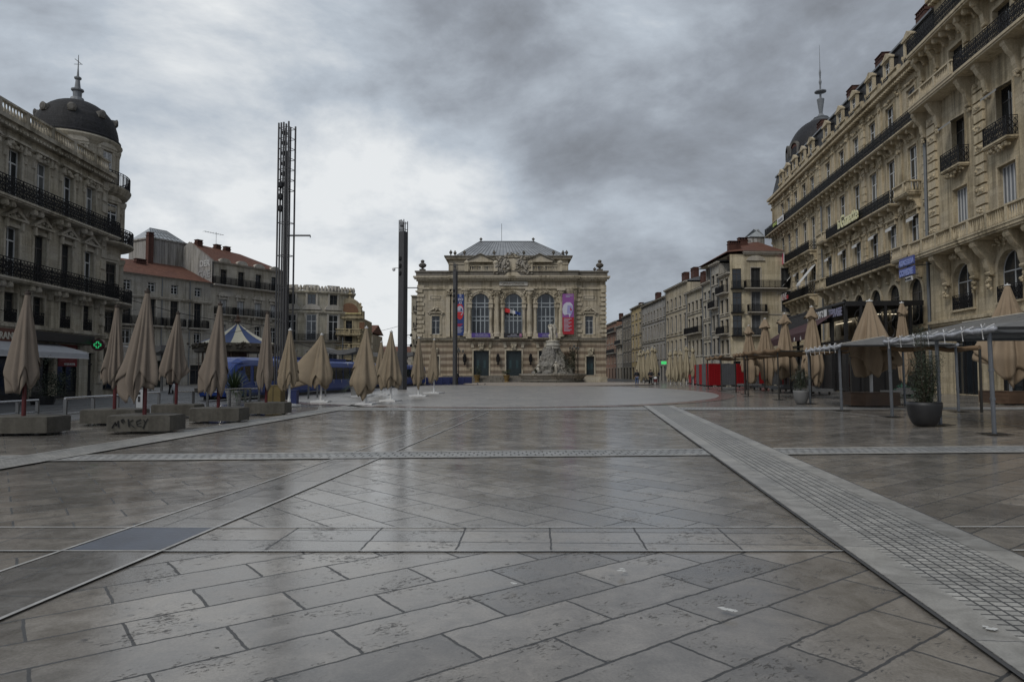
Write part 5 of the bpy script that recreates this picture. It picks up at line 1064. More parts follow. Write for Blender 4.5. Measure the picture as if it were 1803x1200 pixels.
# clock and its sculpture group
cl = MB(); u = lx(903); cz = oz(466); cy = -.6
M = Matrix.Translation((u, cy, cz)) @ Matrix.Rotation(pi/2, 4, 'X')
cl.box(u-1.0, cy+.05, cz-1.6, u+1.0, cy+1.4, cz+1.3); cl.extr([(u-1.15, cz+1.2), (u+1.15, cz+1.2), (u+.6, cz+1.75), (u-.6, cz+1.75)], cy-.2, cy+1.2)
t = MB(M); t.lathe([(.62, 0), (.95, 0), (1.0, .2), (.62, .25)], 24); cl.v += t.v; cl.f += [tuple(i+len(cl.v)-len(t.v) for i in f) for f in t.f]; cl.mi += t.mi
cl.extr([(u-1.4, cz-2.0), (u+1.4, cz-2.0), (u, cz-.75)], cy-.35, cy+.6)
clk = cl.build('clock', m_opt, b.root)
t = MB(M); t.lathe([(.0, .04), (.62, .05)], 24); t.build('clock_face', mat('clock_face', (.10, .12, .12), .4), clk)
h_ = MB(); h_.beam((u-.1, cy-.08, cz+.05), (u+.38, cy-.08, cz-.32), .09, .03); h_.beam((u+.05, cy-.09, cz-.05), (u-.2, cy-.09, cz+.3), .07, .03); h_.build('clock_hand', mat('clock_hand', (.6, .6, .58), .4), clk)
sg = MB(); rs_ = random.Random(11)
for sx in (-1, 1):                                    # two reclining figures and garlands
    P = [(u+sx*1.2, cy, cz+.9), (u+sx*1.6, cy-.1, cz+.4), (u+sx*1.9, cy-.1, cz-.3), (u+sx*2.5, cy-.2, cz-.9), (u+sx*1.9, cy-.4, cz-1.2), (u+sx*2.7, cy-.3, cz-1.7)]
    sg.tube(P, [.28, .42, .45, .34, .3, .16], 8); sg.lathe([(0, -.3), (.26, -.15), (.3, .05), (.2, .25), (0, .32)], 8, (u+sx*1.25, cy-.1, cz+1.35)); sg.tube([(u+sx*1.6, cy-.2, cz+.6), (u+sx*1.2, cy-.5, cz+.1), (u+sx*.95, cy-.3, cz+.7)], [.17, .14, .1], 6)
    sg.tube([(u+sx*1.7, cy+.1, cz+.5), (u+sx*2.3, cy, cz+1.3), (u+sx*2.9, cy+.1, cz+1.35), (u+sx*2.6, cy+.1, cz+.4)], [.2, .25, .2, .08], 6)
    carve(sg, u+sx*1.8, cy-.1, cz-.2, 2.4, 3.0, 60, 5+sx, .5); carve(sg, u+sx*2.6, cy, cz-1.4, 1.5, 1.0, 26, 9+sx, .5)
carve(sg, u, cy-.2, cz+1.7, 2.2, .6, 26, 77, .35); sg.build('sculpture', stone('sooty_sculpture', (0.346, 0.320, 0.275), None, 1, .85, streak=.5), b.root, smooth=True)
# inscription
ip = MB(); ip.box(lx(879), pj-.26, oz(503.5), lx(929), pj, oz(496.5)); ip.build('inscription_panel', mat('pale_marble', (.42, .40, .36), .5), b.root)
text('OPERA COMEDIE', .58, mat('gilt_dark', (.20, .17, .12), .5), b.root, (u, pj-.29, oz(503)+.1), 'lettering', sx=.9)
# steps, lanterns
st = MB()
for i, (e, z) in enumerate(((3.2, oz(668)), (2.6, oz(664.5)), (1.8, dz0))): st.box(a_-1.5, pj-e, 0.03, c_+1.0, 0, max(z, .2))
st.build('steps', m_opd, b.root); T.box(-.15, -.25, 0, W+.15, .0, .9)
for px in (819, 877, 934, 989):
    l = MB(); u = lx(px); z = oz(633); l.lathe([(.05, -1.0), (.2, -.7), (.1, -.5), (.28, -.4), (.34, .5), (.2, .6), (.3, .75), (.05, 1.1)], 6, (u, pj-.6, z)); l.beam((u, pj-.6, z-.8), (u, pj, z-.3), .08); l.beam((u, pj-.6, z+.6), (u, pj, z+.3), .06); l.build('wall_lantern', m_iron, b.root)
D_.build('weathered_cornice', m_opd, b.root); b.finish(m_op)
mast = MB(); mast.tube([(lx(881), 14, rt), (lx(881), 14, rt+4.0)], .05, 6); mast.build('flagpole', m_zinc, b.root)
# banners, flag (hang on the theatre)
def banner(px0, px1, py0, py1, name, label, cols, yoff=pj-.75):
    A0, A1, zb_, zt_ = ox(px0), ox(px1), oz(py1), oz(py0); t = thing(name, label, 'banner', ((A0+A1)/2, YO+yoff, zb_), 0); w, h = A1-A0, zt_-zb_
    for i, (a, c, e, d, m) in enumerate(cols): q = MB(); q.box((a-.5)*w, -.0-.004*i, c*h, (e-.5)*w, .05, d*h); q.build('cloth' if i == 0 else 'printed_panel', m, t)
    return t, w, h
c_ = lambda n, r, g, b_: mat(n, (r, g, b_), .65, var=.1)
navy, redb, lil, redc, paleb, purp = c_('navy_cloth', .015, .04, .16), c_('red_print', .45, .02, .025), c_('lilac_cloth', .23, .075, .27), c_('scarlet_cloth', .34, .012, .025), c_('pale_print', .40, .40, .48), c_('violet_cloth', .075, .045, .22)
t, w, h = banner(803.5, 817.5, 519, 591, 'tall_banner', 'tall navy banner with a red and pale abstract face left of the arched windows', [(0, 0, 1, 1, navy)])
def disc(t, cx, cz, rx, rz_, m, y, n=24, name='printed_panel', a0=0, a1=2*pi):
    q = MB(); q.add([(cx+rx*cos(a0+(a1-a0)*i/n), y, cz+rz_*sin(a0+(a1-a0)*i/n)) for i in range(n)], [tuple(range(n))]); q.build(name, m, t)
disc(t, 0, h*.58, w*.47, w*1.02, redb, -.02); disc(t, w*.02, h*.60, w*.40, w*.62, paleb, -.03); disc(t, -w*.15, h*.515, w*.3, w*.3, redb, -.04)
disc(t, w*.18, h*.625, w*.1, w*.16, navy, -.05); disc(t, w*.12, h*.55, w*.2, w*.1, redb, -.05)
q = MB(); q.box(-w*.3, -.05, h*.585, w*.48, -.045, h*.595); q.build('printed_panel', navy, t)
for s_, z, sz in (('go', .84, .95), ('o', .76, .9), ('li', .93, .8)): text(s_, sz, paleb, t, (.1, -.03, h*z), 'lettering', ex=.005, bold=.02)
for i in range(9): q = MB(); q.box(-w*.32, -.03, h*(.27-i*.026), w*(.35-.12*(i % 3)), -.02, h*(.27-i*.026)+.09); q.build('print_line', redb if i < 3 else paleb, t)
t, w, h = banner(989.5, 1009.5, 518.5, 589, 'tall_banner', 'tall lilac and red banner with a white haired portrait right of the arched windows', [(0, 0, 1, 1, lil), (0, 0, 1, .42, redc)])
hair = c_('hair_print', .50, .50, .58); face = c_('face_print', .30, .28, .50)
q = MB(); q.add([(a*w, -.03, c*h) for a, c in ((-.46, .52), (-.5, .62), (-.4, .73), (-.15, .79), (.18, .79), (.38, .73), (.42, .62), (.25, .5), (-.1, .49), (-.3, .47))], [tuple(range(10))[::-1]]); q.build('printed_panel', hair, t)
q = MB(); q.add([(a*w, -.04, c*h) for a, c in ((-.05, .72), (.33, .71), (.42, .6), (.3, .5), (.12, .42), (.05, .5), (-.1, .52))], [tuple(range(7))[::-1]]); q.build('printed_panel', face, t)
q = MB(); q.add([(a*w, -.05, c*h) for a, c in ((.2, .68), (.34, .6), (.24, .575), (.18, .6))], [(0, 1, 2, 3)]); q.build('printed_panel', redc, t)
q = MB(); q.add([(a*w, -.045, c*h) for a, c in ((.02, .52), (.22, .5), (.12, .41))], [(0, 1, 2)]); q.build('printed_panel', hair, t)
for i in range(11): q = MB(); q.box(-w*.38, -.03, h*(.38-i*.03), w*(.3-.14*((i*7) % 3)), -.02, h*(.38-i*.03)+.09); q.build('print_line', paleb, t)
for z, a in ((.95, .4), (.92, .15)): q = MB(); q.box(-w*.2, -.03, h*z, w*a, -.02, h*z+.1); q.build('print_line', paleb, t)
for px0, px1, m, s_, lab in ((831, 864, purp, 'LES MARTYRS', 'small violet banner with two lines of print under the left arched window'), (887, 920, c_('black_cloth', .012, .012, .016), 'ALIZES', 'small black banner with white title under the middle arched window'), (947, 980, purp, 'LES SAISONS', 'small violet banner with white title under the right arched window, behind the statue')):
    t, w, h = banner(px0, px1, 587, 594.5, 'small_banner', lab, [(0, 0, 1, 1, m)], pj-1.2); text(s_, .36, paleb, t, (.1, -.03, h*.45), 'lettering', ex=.004); q = MB(); q.box(-w*.3, -.03, h*.18, w*.42, -.02, h*.27); q.build('print_line', paleb, t)
    if 'ALI' in s_: q = MB(); q.box(w*.33, -.03, h*.08, w*.45, -.02, h*.9); q.build('printed_panel', c_('pink_print', .35, .15, .25), t)
fl_ = thing('flag', 'french tricolour hanging limp at the middle arched window', 'flag', (ox(890), YO-1.9, oz(551)), 0)
q = MB(); q.tube([(0, 1.2, -.9), (-.1, -.3, .75)], .04, 6); q.build('flag_pole', m_iron, fl_)
for i, m in enumerate((c_('flag_red', .45, .02, .02), c_('flag_white', .5, .5, .5), c_('flag_blue', .02, .05, .22))):
    q = MB(); n = 6
    for k in range(n):
        a, c = i+k/n, i+(k+1)/n; f = lambda s_: (s_*.9-.1, -.3+.15*sin(s_*5), .75-.28*s_); p, r = f(a), f(c); q.quad((p[0], p[1], p[2]-.75+.1*a), (r[0], r[1], r[2]-.75+.1*c), r, p)
    o = q.build(('red_stripe', 'white_stripe', 'blue_stripe')[i], m, fl_); md = o.modifiers.new('s', 'SOLIDIFY'); md.thickness = .01
# ================================================================ figures (skin bodies)
def skin(name, nodes, edges, m, parent=None, sub=1, loc=None, root=0):
    me = bpy.data.meshes.new(name); me.from_pydata([n[:3] for n in nodes], edges, []); me.materials.append(m)
    o = bpy.data.objects.new(name, me); C.objects.link(o); o.parent = parent
    if loc is not None: o.location = loc
    md = o.modifiers.new('skin', 'SKIN'); md.use_smooth_shade = True
    if not me.skin_vertices: me.skin_vertices.new() if hasattr(me.skin_vertices, 'new') else None
    for i, n in enumerate(nodes):
        r = n[3]; r = r if hasattr(r, '__len__') else (r, r); me.skin_vertices[0].data[i].radius = r; me.skin_vertices[0].data[i].use_root = (i == root)
    if sub: s_ = o.modifiers.new('sub', 'SUBSURF'); s_.levels = sub; s_.render_levels = sub
    return o
def body_nodes(h=1.75, arms=None, stride=.0, lean=0.0, wid=1.0):
    """pelvis-rooted skeleton facing -y; arms = (left elbow, left hand, right elbow, right hand)"""
    k = h/1.75; 
    nd = [(0, 0, .95, (.14*wid, .11)), (0, lean*.3, 1.15, (.13*wid, .10)), (0, lean*.7, 1.35, (.16*wid, .11)), (0, lean, 1.48, (.08, .07)), (0, lean, 1.56, (.05, .055)), (0, lean-.01, 1.64, (.072, .085)), (0, lean, 1.72, (.06, .07)),
          (-.17*wid, lean, 1.42, .06), (.17*wid, lean, 1.42, .06)]
    ar = arms or ((-.24, lean, 1.16), (-.25, lean-.06, .9), (.24, lean, 1.16), (.25, lean-.06, .9))
    nd += [tuple(ar[0])+(.045,), tuple(ar[1])+(.035,), tuple(ar[2])+(.045,), tuple(ar[3])+(.035,)]
    for sx, st in ((-1, stride), (1, -stride)): nd += [(sx*.09, st*.1, .88, .085), (sx*.1, st*.5-.02, .5, .058), (sx*.1, st+.02*(st > 0), .09, .042), (sx*.105, st-.13, .045, .035)]
    ed = [(0, 1), (1, 2), (2, 3), (3, 4), (4, 5), (5, 6), (2, 7), (2, 8), (7, 9), (9, 10), (8, 11), (11, 12), (0, 13), (13, 14), (14, 15), (15, 16), (0, 17), (17, 18), (18, 19), (19, 20)]
    return [(n[0]*k, n[1]*k, n[2]*k, (n[3][0]*k, n[3][1]*k) if hasattr(n[3], '__len__') else n[3]*k) for n in nd], ed
m_skin = mat('skin', (.35, .2, .14), .6); m_hair = mat('dark_hair', (.02, .015, .012), .7)
def person(label, px, py, h, coat, trousers, rz=0, stride=.12, arms=None, group=None, hand_item=None):
    g = G(px, py); t = thing('person', label, 'person', (g.x, g.y, .03), rz, group); nd, ed = body_nodes(h, arms, stride)
    skin('body', nd, ed, m_skin, t)
    up = [(n[0], n[1], n[2], tuple(r*1.22+.02 for r in (n[3] if hasattr(n[3], '__len__') else (n[3],)*2))) for n in nd]
    idx = [0, 1, 2, 3, 7, 8, 9, 10, 11, 12]; mp_ = {a: i for i, a in enumerate(idx)}
    c = [up[i] for i in idx]; c[7] = (c[7][0]*.98, c[7][1], c[7][2]+.05, c[7][3]); c[9] = (c[9][0]*.98, c[9][1], c[9][2]+.05, c[9][3])
    skin('jacket', c, [(mp_[a], mp_[b_]) for a, b_ in ed if a in mp_ and b_ in mp_], coat, t)
    idx = [0, 13, 14, 15, 17, 18, 19]; mp_ = {a: i for i, a in enumerate(idx)}
    skin('trousers', [up[i] for i in idx], [(mp_[a], mp_[b_]) for a, b_ in ed if a in mp_ and b_ in mp_], trousers, t)
    k = h/1.75; hm = MB(); hm.lathe([(0, .12), (.07, .105), (.098, .05), (.102, -.02), (.09, -.08)], 12, (0, .012, 1.66*k)); hm.build('hair', m_hair, t, smooth=True)
    fc = MB()
    for sx in (-1, 1): fc.lathe([(0, -.01), (.01, 0), (0, .01)], 6, (sx*.032, -.088, 1.66*k)); fc.lathe([(0, -.03), (.014, 0), (0, .03)], 6, (sx*.088, .0, 1.65*k))
    fc.lathe([(.0, .02), (.013, -.012), (0, -.02)], 6, (0, -.098, 1.64*k)); fc.build('face', m_skin, t)
    sh = MB()
    for i in (15, 19): sh.box(nd[i][0]-.05, nd[i][1]-.2, 0, nd[i][0]+.05, nd[i][1]+.07, .09)
    sh.build('shoes', m_black, t); return t
dk_coat = mat('dark_coat', (.012, .013, .017), .8); dkb = mat('navy_coat', (.012, .016, .035), .8); jean = mat('blue_jeans', (.06, .09, .17), .8); blk_tr = mat('black_trousers', (.01, .01, .012), .8)
person('person in a dark jacket and blue jeans walking alone in the square', 1121.5, 678, 1.98, dk_coat, jean, rz=pi, stride=.1)
person('person in black holding a dog lead, middle of the walking group', 1146, 677.5, 2.0, dk_coat, blk_tr, rz=pi, arms=((-.3, .05, 1.2), (-.2, -.25, 1.05), (.3, .05, 1.2), (.22, -.25, 1.05)))
person('person in a navy coat walking beside the stroller', 1158, 674, 2.05, dkb, blk_tr, rz=pi)
person('person in dark clothes carrying a white bag near the front of the tram', 301, 694, 1.35, dk_coat, blk_tr, rz=radians(60))
p_ = person('person with a white scarf holding a red bag beside the blue barriers', 804, 677, 1.75, dk_coat, blk_tr, rz=radians(20))
q = MB(); q.lathe([(.12, 1.45), (.16, 1.5), (.12, 1.6)], 10, (0, 0, 0)); q.build('scarf', mat('white_scarf', (.5, .5, .5), .8), p_)
g = G(801.5, 677); t = thing('shopping_bag', 'red bag with a white mark held by the person at the blue barriers', 'bag', (g.x, g.y, .25)); q = MB(); q.box(-.22, -.1, 0, .2, .1, .55); q.tube([(-.1, 0, .55), (-.05, 0, .72), (.05, 0, .72), (.1, 0, .55)], .012, 5); q.build('bag_body', mat('red_bag', (.5, .05, .03), .6), t); q = MB(); q.box(-.08, -.11, .25, .1, -.101, .42); q.build('bag_print', m_wht, t)
g = G(305.5, 694); t = thing('shopping_bag', 'white plastic bag held by the person near the tram', 'bag', (g.x, g.y, .3)); q = MB(); q.lathe([(.1, 0), (.15, .15), (.13, .35), (.04, .5)], 8); q.build('bag_body', mat('white_bag', (.5, .5, .5), .5), t)
# stroller, dog
g = G(1154, 677.5); t = thing('stroller', 'dark red stroller with a pale hood pushed by the walking group', 'stroller', (g.x, g.y, .03), pi)
q = MB(); q.tube([(-.25, -.3, .12), (-.25, .35, 1.05), (.25, .35, 1.05), (.25, -.3, .12)], .015, 6); q.tube([(-.25, .3, .12), (-.25, -.1, .7)], .015, 6); q.tube([(.25, .3, .12), (.25, -.1, .7)], .015, 6); q.build('frame', m_zinc, t)
q = MB(); q.extr([(0, 0), (0, 0)] and [(-.22, .35), (.22, .35), (.24, .8), (-.24, .8)], -.25, .2); q.build('seat', mat('maroon_cloth', (.09, .02, .02), .8), t)
q = MB(); q.lathe([(.26, 0), (.24, .12), (.15, .22), (0, .25)], 12, (0, .05, .8)); q.build('hood', m_wht, t)
for sx in (-1, 1):
    for sy in (-.3, .3): q = MB(Matrix.Translation((sx*.27, sy, .1)) @ Matrix.Rotation(pi/2, 4, 'Y')); q.lathe([(.0, -.02), (.1, -.02), (.1, .02), (0, .02)], 12); q.build('wheel', m_black, t)
g = G(1139, 677.5); t = thing('dog', 'black dog standing on a lead beside the person in black', 'dog', (g.x, g.y, .03), radians(0))
nd = [(0, 0, .52, (.12, .1)), (.22, 0, .53, (.13, .12)), (-.25, 0, .54, (.1, .1)), (.36, 0, .66, .07), (.46, 0, .78, .075), (.58, 0, .75, .035), (-.4, 0, .62, .025), (-.55, 0, .72, .018)]
ed = [(0, 1), (0, 2), (1, 3), (3, 4), (4, 5), (2, 6), (6, 7)]
for sy in (-1, 1):
    i = len(nd); nd += [(.25, sy*.09, .4, .05), (.24, sy*.09, .22, .03), (.26, sy*.09, .03, .028)]; ed += [(1, i), (i, i+1), (i+1, i+2)]
    i = len(nd); nd += [(-.25, sy*.09, .42, .07), (-.2, sy*.09, .3, .04), (-.33, sy*.09, .18, .026), (-.29, sy*.09, .03, .026)]; ed += [(2, i), (i, i+1), (i+1, i+2), (i+2, i+3)]
skin('body', nd, ed, mat('black_fur', (.012, .011, .01), .8), t)
q = MB(); q.extr([(.42, .84), (.47, .84), (.44, .95)], -.06, -.02); q.extr([(.42, .84), (.47, .84), (.44, .95)], .02, .06); q.build('ears', MATS['black_fur'], t)
for i, (px, py, lab) in enumerate(((841, 679, 'dark pigeon pecking on the paving, nearest the potted shrub'), (853.5, 678.5, 'small grey pigeon standing right of the other one'), (910, 673, 'pigeon on the paving just left of the fountain basin'))):
    g = G(px, py); t = thing('pigeon', lab, 'pigeon', (g.x, g.y, .03), R.uniform(0, 6), 'pigeons on the square'); s_ = 1.35 if i < 1 else 1
    skin('body', [(0, 0, .14*s_, (.06*s_, .055*s_)), (.1*s_, 0, .17*s_, .045*s_), (.15*s_, 0, .25*s_, .028*s_), (.19*s_, 0, .25*s_, .01), (-.1*s_, 0, .11*s_, .035*s_), (-.2*s_, 0, .08*s_, .015)], [(0, 1), (1, 2), (2, 3), (0, 4), (4, 5)], mat('pigeon_feathers', (.07, .075, .085), .7), t)
    q = MB(); q.tube([(0, -.03, 0), (.01, -.03, .1)], .008, 5); q.tube([(0, .03, 0), (.01, .03, .1)], .008, 5); q.build('legs', mat('pigeon_leg', (.25, .08, .06), .6), t)
# ================================================================ FOUNTAIN
fx, fy = 6.35, 107.0
t = thing('fountain', 'stone basin fountain with a rocky mound in front of the theatre', 'fountain', (fx, fy, .15)); k = 120/1202
m_bas = stone('basin_stone', (.33, .31, .27), (2.2, .6), .7, .8); m_basd = stone('basin_dark', (.12, .115, .10), None, 1, .7)
q = MB(); n = 48; q.lathe([(4.75, 0), (4.75, .55), (4.9, .6), (5.0, .85), (5.15, .95), (5.25, 1.1), (5.25, 1.3), (4.6, 1.32), (4.6, .8), (0, .8)], n); q.build('basin', m_bas, t)
q = MB(); q.lathe([(4.95, .0), (4.95, .3), (4.7, .32)], n); q.build('plinth', m_basd, t)
q = MB(); q.lathe([(4.6, 1.0), (0, 1.0)], n); q.build('water', mat('basin_water', (.02, .03, .03), .05, var=.2), t)
def rockfn(prof, n, nz, seed, ex=1.0):
    V = []; Fc = []
    for i in range(nz+1):
        tt = i/nz
        for j in range(n):
            a = 2*pi*j/n; r = prof(tt, a); z = tt*4.6
            d = noise.fractal(Vector((cos(a)*1.8, sin(a)*1.8, tt*3.2+seed)), .8, 2.2, 5)*.75; d += abs(noise.noise(Vector((cos(a)*5, sin(a)*5, tt*4))))*.35
            r = max(.1, r*(1+d*.38)); V.append((r*cos(a), r*sin(a)*.8, z+d*.2))
    for i in range(nz):
        for j in range(n): Fc.append((i*n+j, i*n+(j+1) % n, (i+1)*n+(j+1) % n, (i+1)*n+j))
    Fc.append(tuple(nz*n+j for j in range(n))); return V, Fc
prof = lambda tt, a: (3.7-2.6*tt**.8)+.45*sin(a*3+2)*(1-tt)
V, Fc = rockfn(prof, 110, 60, 3.0); q = MB(); q.add(V, Fc); q.build('rock', stone('fountain_rock', (.25, .24, .215), None, 1, .9, streak=.9), t, loc=(-.1, 0, .9))
q = MB(); q.lathe([(1.1, 0), (1.1, .45), (1.22, .5), (1.22, .62), (1.0, .7), (.98, 1.05), (1.1, 1.12), (1.1, 1.25), (0, 1.26)], 28, (0.05, 0, 5.2)); q.build('pedestal', stone('pedestal_stone', (.46, .45, .41), None, 1, .35), t)
# plants on the mound
rv = random.Random(5); q = MB(); leafball(q, (2.1, -.3, 2.9), (1.6, 1.3, 2.1), 5200, .17, rv, clumps=[Vector((rv.uniform(-.9, .8), rv.uniform(-1, .5), rv.uniform(-.8, .8))) for _ in range(46)])
q.build('hanging_plants', mat('moss_green', (.035, .038, .018), .8, var=1.2, vs=1.5, fine=.5), t)
q = MB(); leafball(q, (2.6, 0, 4.0), (1.0, .8, 1.4), 1500, .2, rv); q.build('dry_grass', mat('dry_plants', (.06, .035, .018), .8, var=.8), t)
q = MB(); leafball(q, (-2.6, -2.8, 1.6), (.35, .3, .6), 300, .16, rv); q.build('water_plants', mat('moss_green', (0, 0, 0)), t)
# three graces
m_mar = stone('white_marble', (.52, .49, .42), None, 1, .4, rough=.6, streak=.8)
st = thing('statue', 'pale marble statue of three women standing back to back on the fountain pedestal', 'statue', (fx+.05, fy, 6.6)); fig = []
for i, (a, arms) in enumerate(((-2.3, ((-.28, -.05, 1.62), (-.1, 0, 1.84), (.3, 0, 1.6), (.12, .05, 1.86))), (-.75, ((-.2, .05, 1.66), (-.05, .05, 1.95), (.25, -.06, 1.2), (.18, -.12, .95))), (1.6, ((-.25, 0, 1.2), (-.2, -.1, .95), (.28, 0, 1.6), (.15, 0, 1.9))))):
    nd, ed = body_nodes(1.75, arms, .06, 0, 1.05); M = Matrix.Rotation(a+pi/2, 4, 'Z'); s_ = 1.42; P = []
    for n_ in nd:
        v = M @ Vector((n_[0]+.05*sin(n_[2]*3+i), n_[1]-.34, n_[2])); r = n_[3] if hasattr(n_[3], '__len__') else (n_[3],)*2; P.append((v.x*s_, v.y*s_, v.z*s_, (r[0]*s_*1.35, r[1]*s_*1.35)))
    P2, E2_ = P, ed; skin('figure', P2, E2_, m_mar, st, 2)
    q = MB(M.to_4x4() if hasattr(M, 'to_4x4') else M); q.lathe([(0, .17), (.1, .14), (.15, .05), (.14, -.05), (.1, -.12)], 10, (0, -.44, 2.4)); q.lathe([(0, .1), (.08, .05), (.08, -.02), (0, -.08)], 8, (0, -.32, 2.46)); q.build('hair_bun', m_mar, st, smooth=True)
q = MB(); q.tube([(0, 0, 0), (.05, 0, .9), (0, 0, 1.6), (0, 0, 2.3)], [.32, .26, .2, .12], 10); q.tube([(-.45, -.3, .2), (-.5, -.2, .9), (-.3, -.25, 1.3)], [.12, .2, .08], 8); q.tube([(.5, -.25, .05), (.45, -.3, .8), (.3, -.2, 1.3)], [.14, .18, .08], 8); q.lathe([(.75, 0), (.75, .1), (0, .12)], 20); q.build('drapery', m_mar, st, smooth=True)
q = MB(); q.tube([(.05, -.1, 2.5), (.08, -.1, 2.95)], [.06, .05], 8); q.lathe([(0, 0), (.12, .1), (.1, .3), (.02, .42)], 8, (.08, -.1, 2.95)); q.build('torch', stone('torch_bronze', (.06, .06, .055), None, 1, .3), st)
for i, (dx, dz_, rz_) in enumerate(((.35, 1.4, 0),)):
    pt = thing('cherub_statue', 'small pale cherub statue seated on the front of the rocky mound', 'statue', (fx+dx, fy-2.75, .15+dz_)); nd, ed = body_nodes(1.25, ((-.34, -.1, 1.25), (-.55, -.2, 1.05), (.34, -.1, 1.25), (.55, -.2, 1.05)), .05, 0, 1.3)
    skin('body', [(n_[0]*1.25, n_[1]*1.25, n_[2]*1.35, tuple(r*1.9 for r in (n_[3] if hasattr(n_[3], '__len__') else (n_[3],)*2))) for n_ in nd], ed, m_mar, pt, 2)
    q = MB(); q.lathe([(0, .18), (.13, .12), (.16, 0), (.1, -.13)], 10, (0, -.02, 1.62)); q.build('curls', m_mar, pt, smooth=True)
pt = thing('lion_statue', 'small worn white sculpture lying at the left foot of the mound', 'statue', (fx-2.7, fy-2.4, 1.2)); q = MB(); q.tube([(0, 0, 0), (.1, 0, .35), (.35, .1, .9), (.45, .1, 1.3)], [.5, .34, .3, .12], 10); q.lathe([(0, -.2), (.24, -.1), (.26, .1), (0, .25)], 10, (.42, .05, 1.45)); q.build('body', m_mar, pt, smooth=True)
# ================================================================ PARASOLS
def cloth_mat(name, col):
    m = mat(name, col, .9, var=.22, vs=1.5, bump=.25, bs=120, spec=.15, fine=.08); return m
m_taupe = cloth_mat('taupe_canvas', (.175, .145, .118)); m_sand = cloth_mat('sand_canvas', (.235, .19, .135)); m_tan = cloth_mat('tan_canvas', (.255, .195, .135)); m_ecru = cloth_mat('ecru_canvas', (.30, .26, .18))
m_redp = mat('red_pole_paint', (.075, .005, .006), .45); m_whitep = mat('white_pole_paint', (.58, .58, .57), .45); m_steelp = mat('galvanised_steel', (.17, .175, .185), .45, .5); m_woodp = mat('wooden_pole', (.05, .03, .02), .6); m_cap = mat('cap_brown', (.035, .022, .015), .6)
def furled(seed, ztop, zbot, rt, rb, flare=0, fa=0, n=0, peak=.5, lean=0, widen=1.0):
    """furled parasol cloth: pleats that widen downwards, pointed hem corners, plus the tucked inner layer"""
    rr = random.Random(seed); n = n or rr.choice((7, 8, 9, 10)); NA, NZ = 96, 26; H = ztop-zbot; mb = MB(); ph = [rr.uniform(0, 6.28) for _ in range(8)]; tw = rr.uniform(-.5, .5)
    kink = [(rr.uniform(0, 2*pi), rr.uniform(.25, .5), rr.uniform(.35, .8)) for _ in range(4)]
    def shell(rs, z0f, z1off, hemA, nn, dep):
        V = []
        for i in range(NZ+1):
            tt = i/NZ
            for j in range(NA):
                a = 2*pi*j/NA
                hem = hemA*(.9+.6*abs(sin(a*.5+ph[5])))*(abs(((a*nn/(2*pi)+ph[0]+.12*sin(a*2+ph[6])) % 1)*2-1)-.45)+.055*H*sin(a)+.02*H*sin(a*2+ph[1])
                zend = zbot+z0f*H+hem*H
                z = ztop-(ztop-zend)*tt; s = (ztop-z)/H
                R0 = rt+(rb-rt)*min(1.0, s*1.10)**1.0*rs
                f = 1+dep*min(1, s*2.2)*(.55*cos(a*n+ph[2]+tw*s*3)+.35*cos(a*(n//2+1)+ph[3]-s)+.3*cos(a*2+ph[4]+s*1.4))
                for (ka, kw, ks) in kink:
                    dd = abs((a-ka+pi) % (2*pi)-pi)
                    if dd < kw and s > ks: f += .30*(1-dd/kw)*min(1, (s-ks)*5)
                r = R0*f*(1-.30*max(0, s-.86)*3)
                if flare:
                    dd = abs((a-fa+pi) % (2*pi)-pi); r += flare*max(0, 1-dd/.75)*s**1.3
                x, y = r*cos(a)+lean*s, r*sin(a)*.95
                V.append((x, y, z))
        Fc = [(i*NA+j, i*NA+(j+1) % NA, (i+1)*NA+(j+1) % NA, (i+1)*NA+j) for i in range(NZ) for j in range(NA)]
        mb.add(V, Fc)
    shell(1.0, .15, 0, .21, 4, .30); shell(.82*widen, .05, 0, .09, 5, .36)
    return mb
def parasol(name, label, base, H, zbot, rt, rb, m_c, m_p, pole_r=.045, z0=.0, cap=True, flap=False, seed=1, group=None, z_base=0, **kw):
    t = thing(name, label, 'parasol', (base[0], base[1], z_base), 0, group)
    c = furled(seed, H, zbot, rt, rb, **kw).build('canopy', m_c, t, smooth=True); md = c.modifiers.new('thickness', 'SOLIDIFY'); md.thickness = .006
    q = MB(); q.tube([(0, 0, z0), (0, 0, H)], pole_r, 12); q.build('pole', m_p, t)
    q = MB(); q.lathe([(rt*1.05, H-.03), (rt*1.5, H-.02), (rt*1.5, H+.035), (.03, H+.05), (.03, H+.1), (0, H+.11)], 16); q.build('cap', m_cap if cap == 'brown' else m_whitep, t)
    if flap:
        c = furled(seed+50, H, H-.19*(H-zbot), rt, rb*.62, n=4, widen=.7).build('top_flap', m_c, t, smooth=True); md = c.modifiers.new('thickness', 'SOLIDIFY'); md.thickness = .006
    return t
def topz(px, py, D): return at(px, py, D).z
m_concp = stone('concrete_planter', (.105, .10, .088), None, 1, .6, streak=.7); m_woodb = mat('cedar_boards', (.075, .043, .024), .6, var=.6, vs=2)
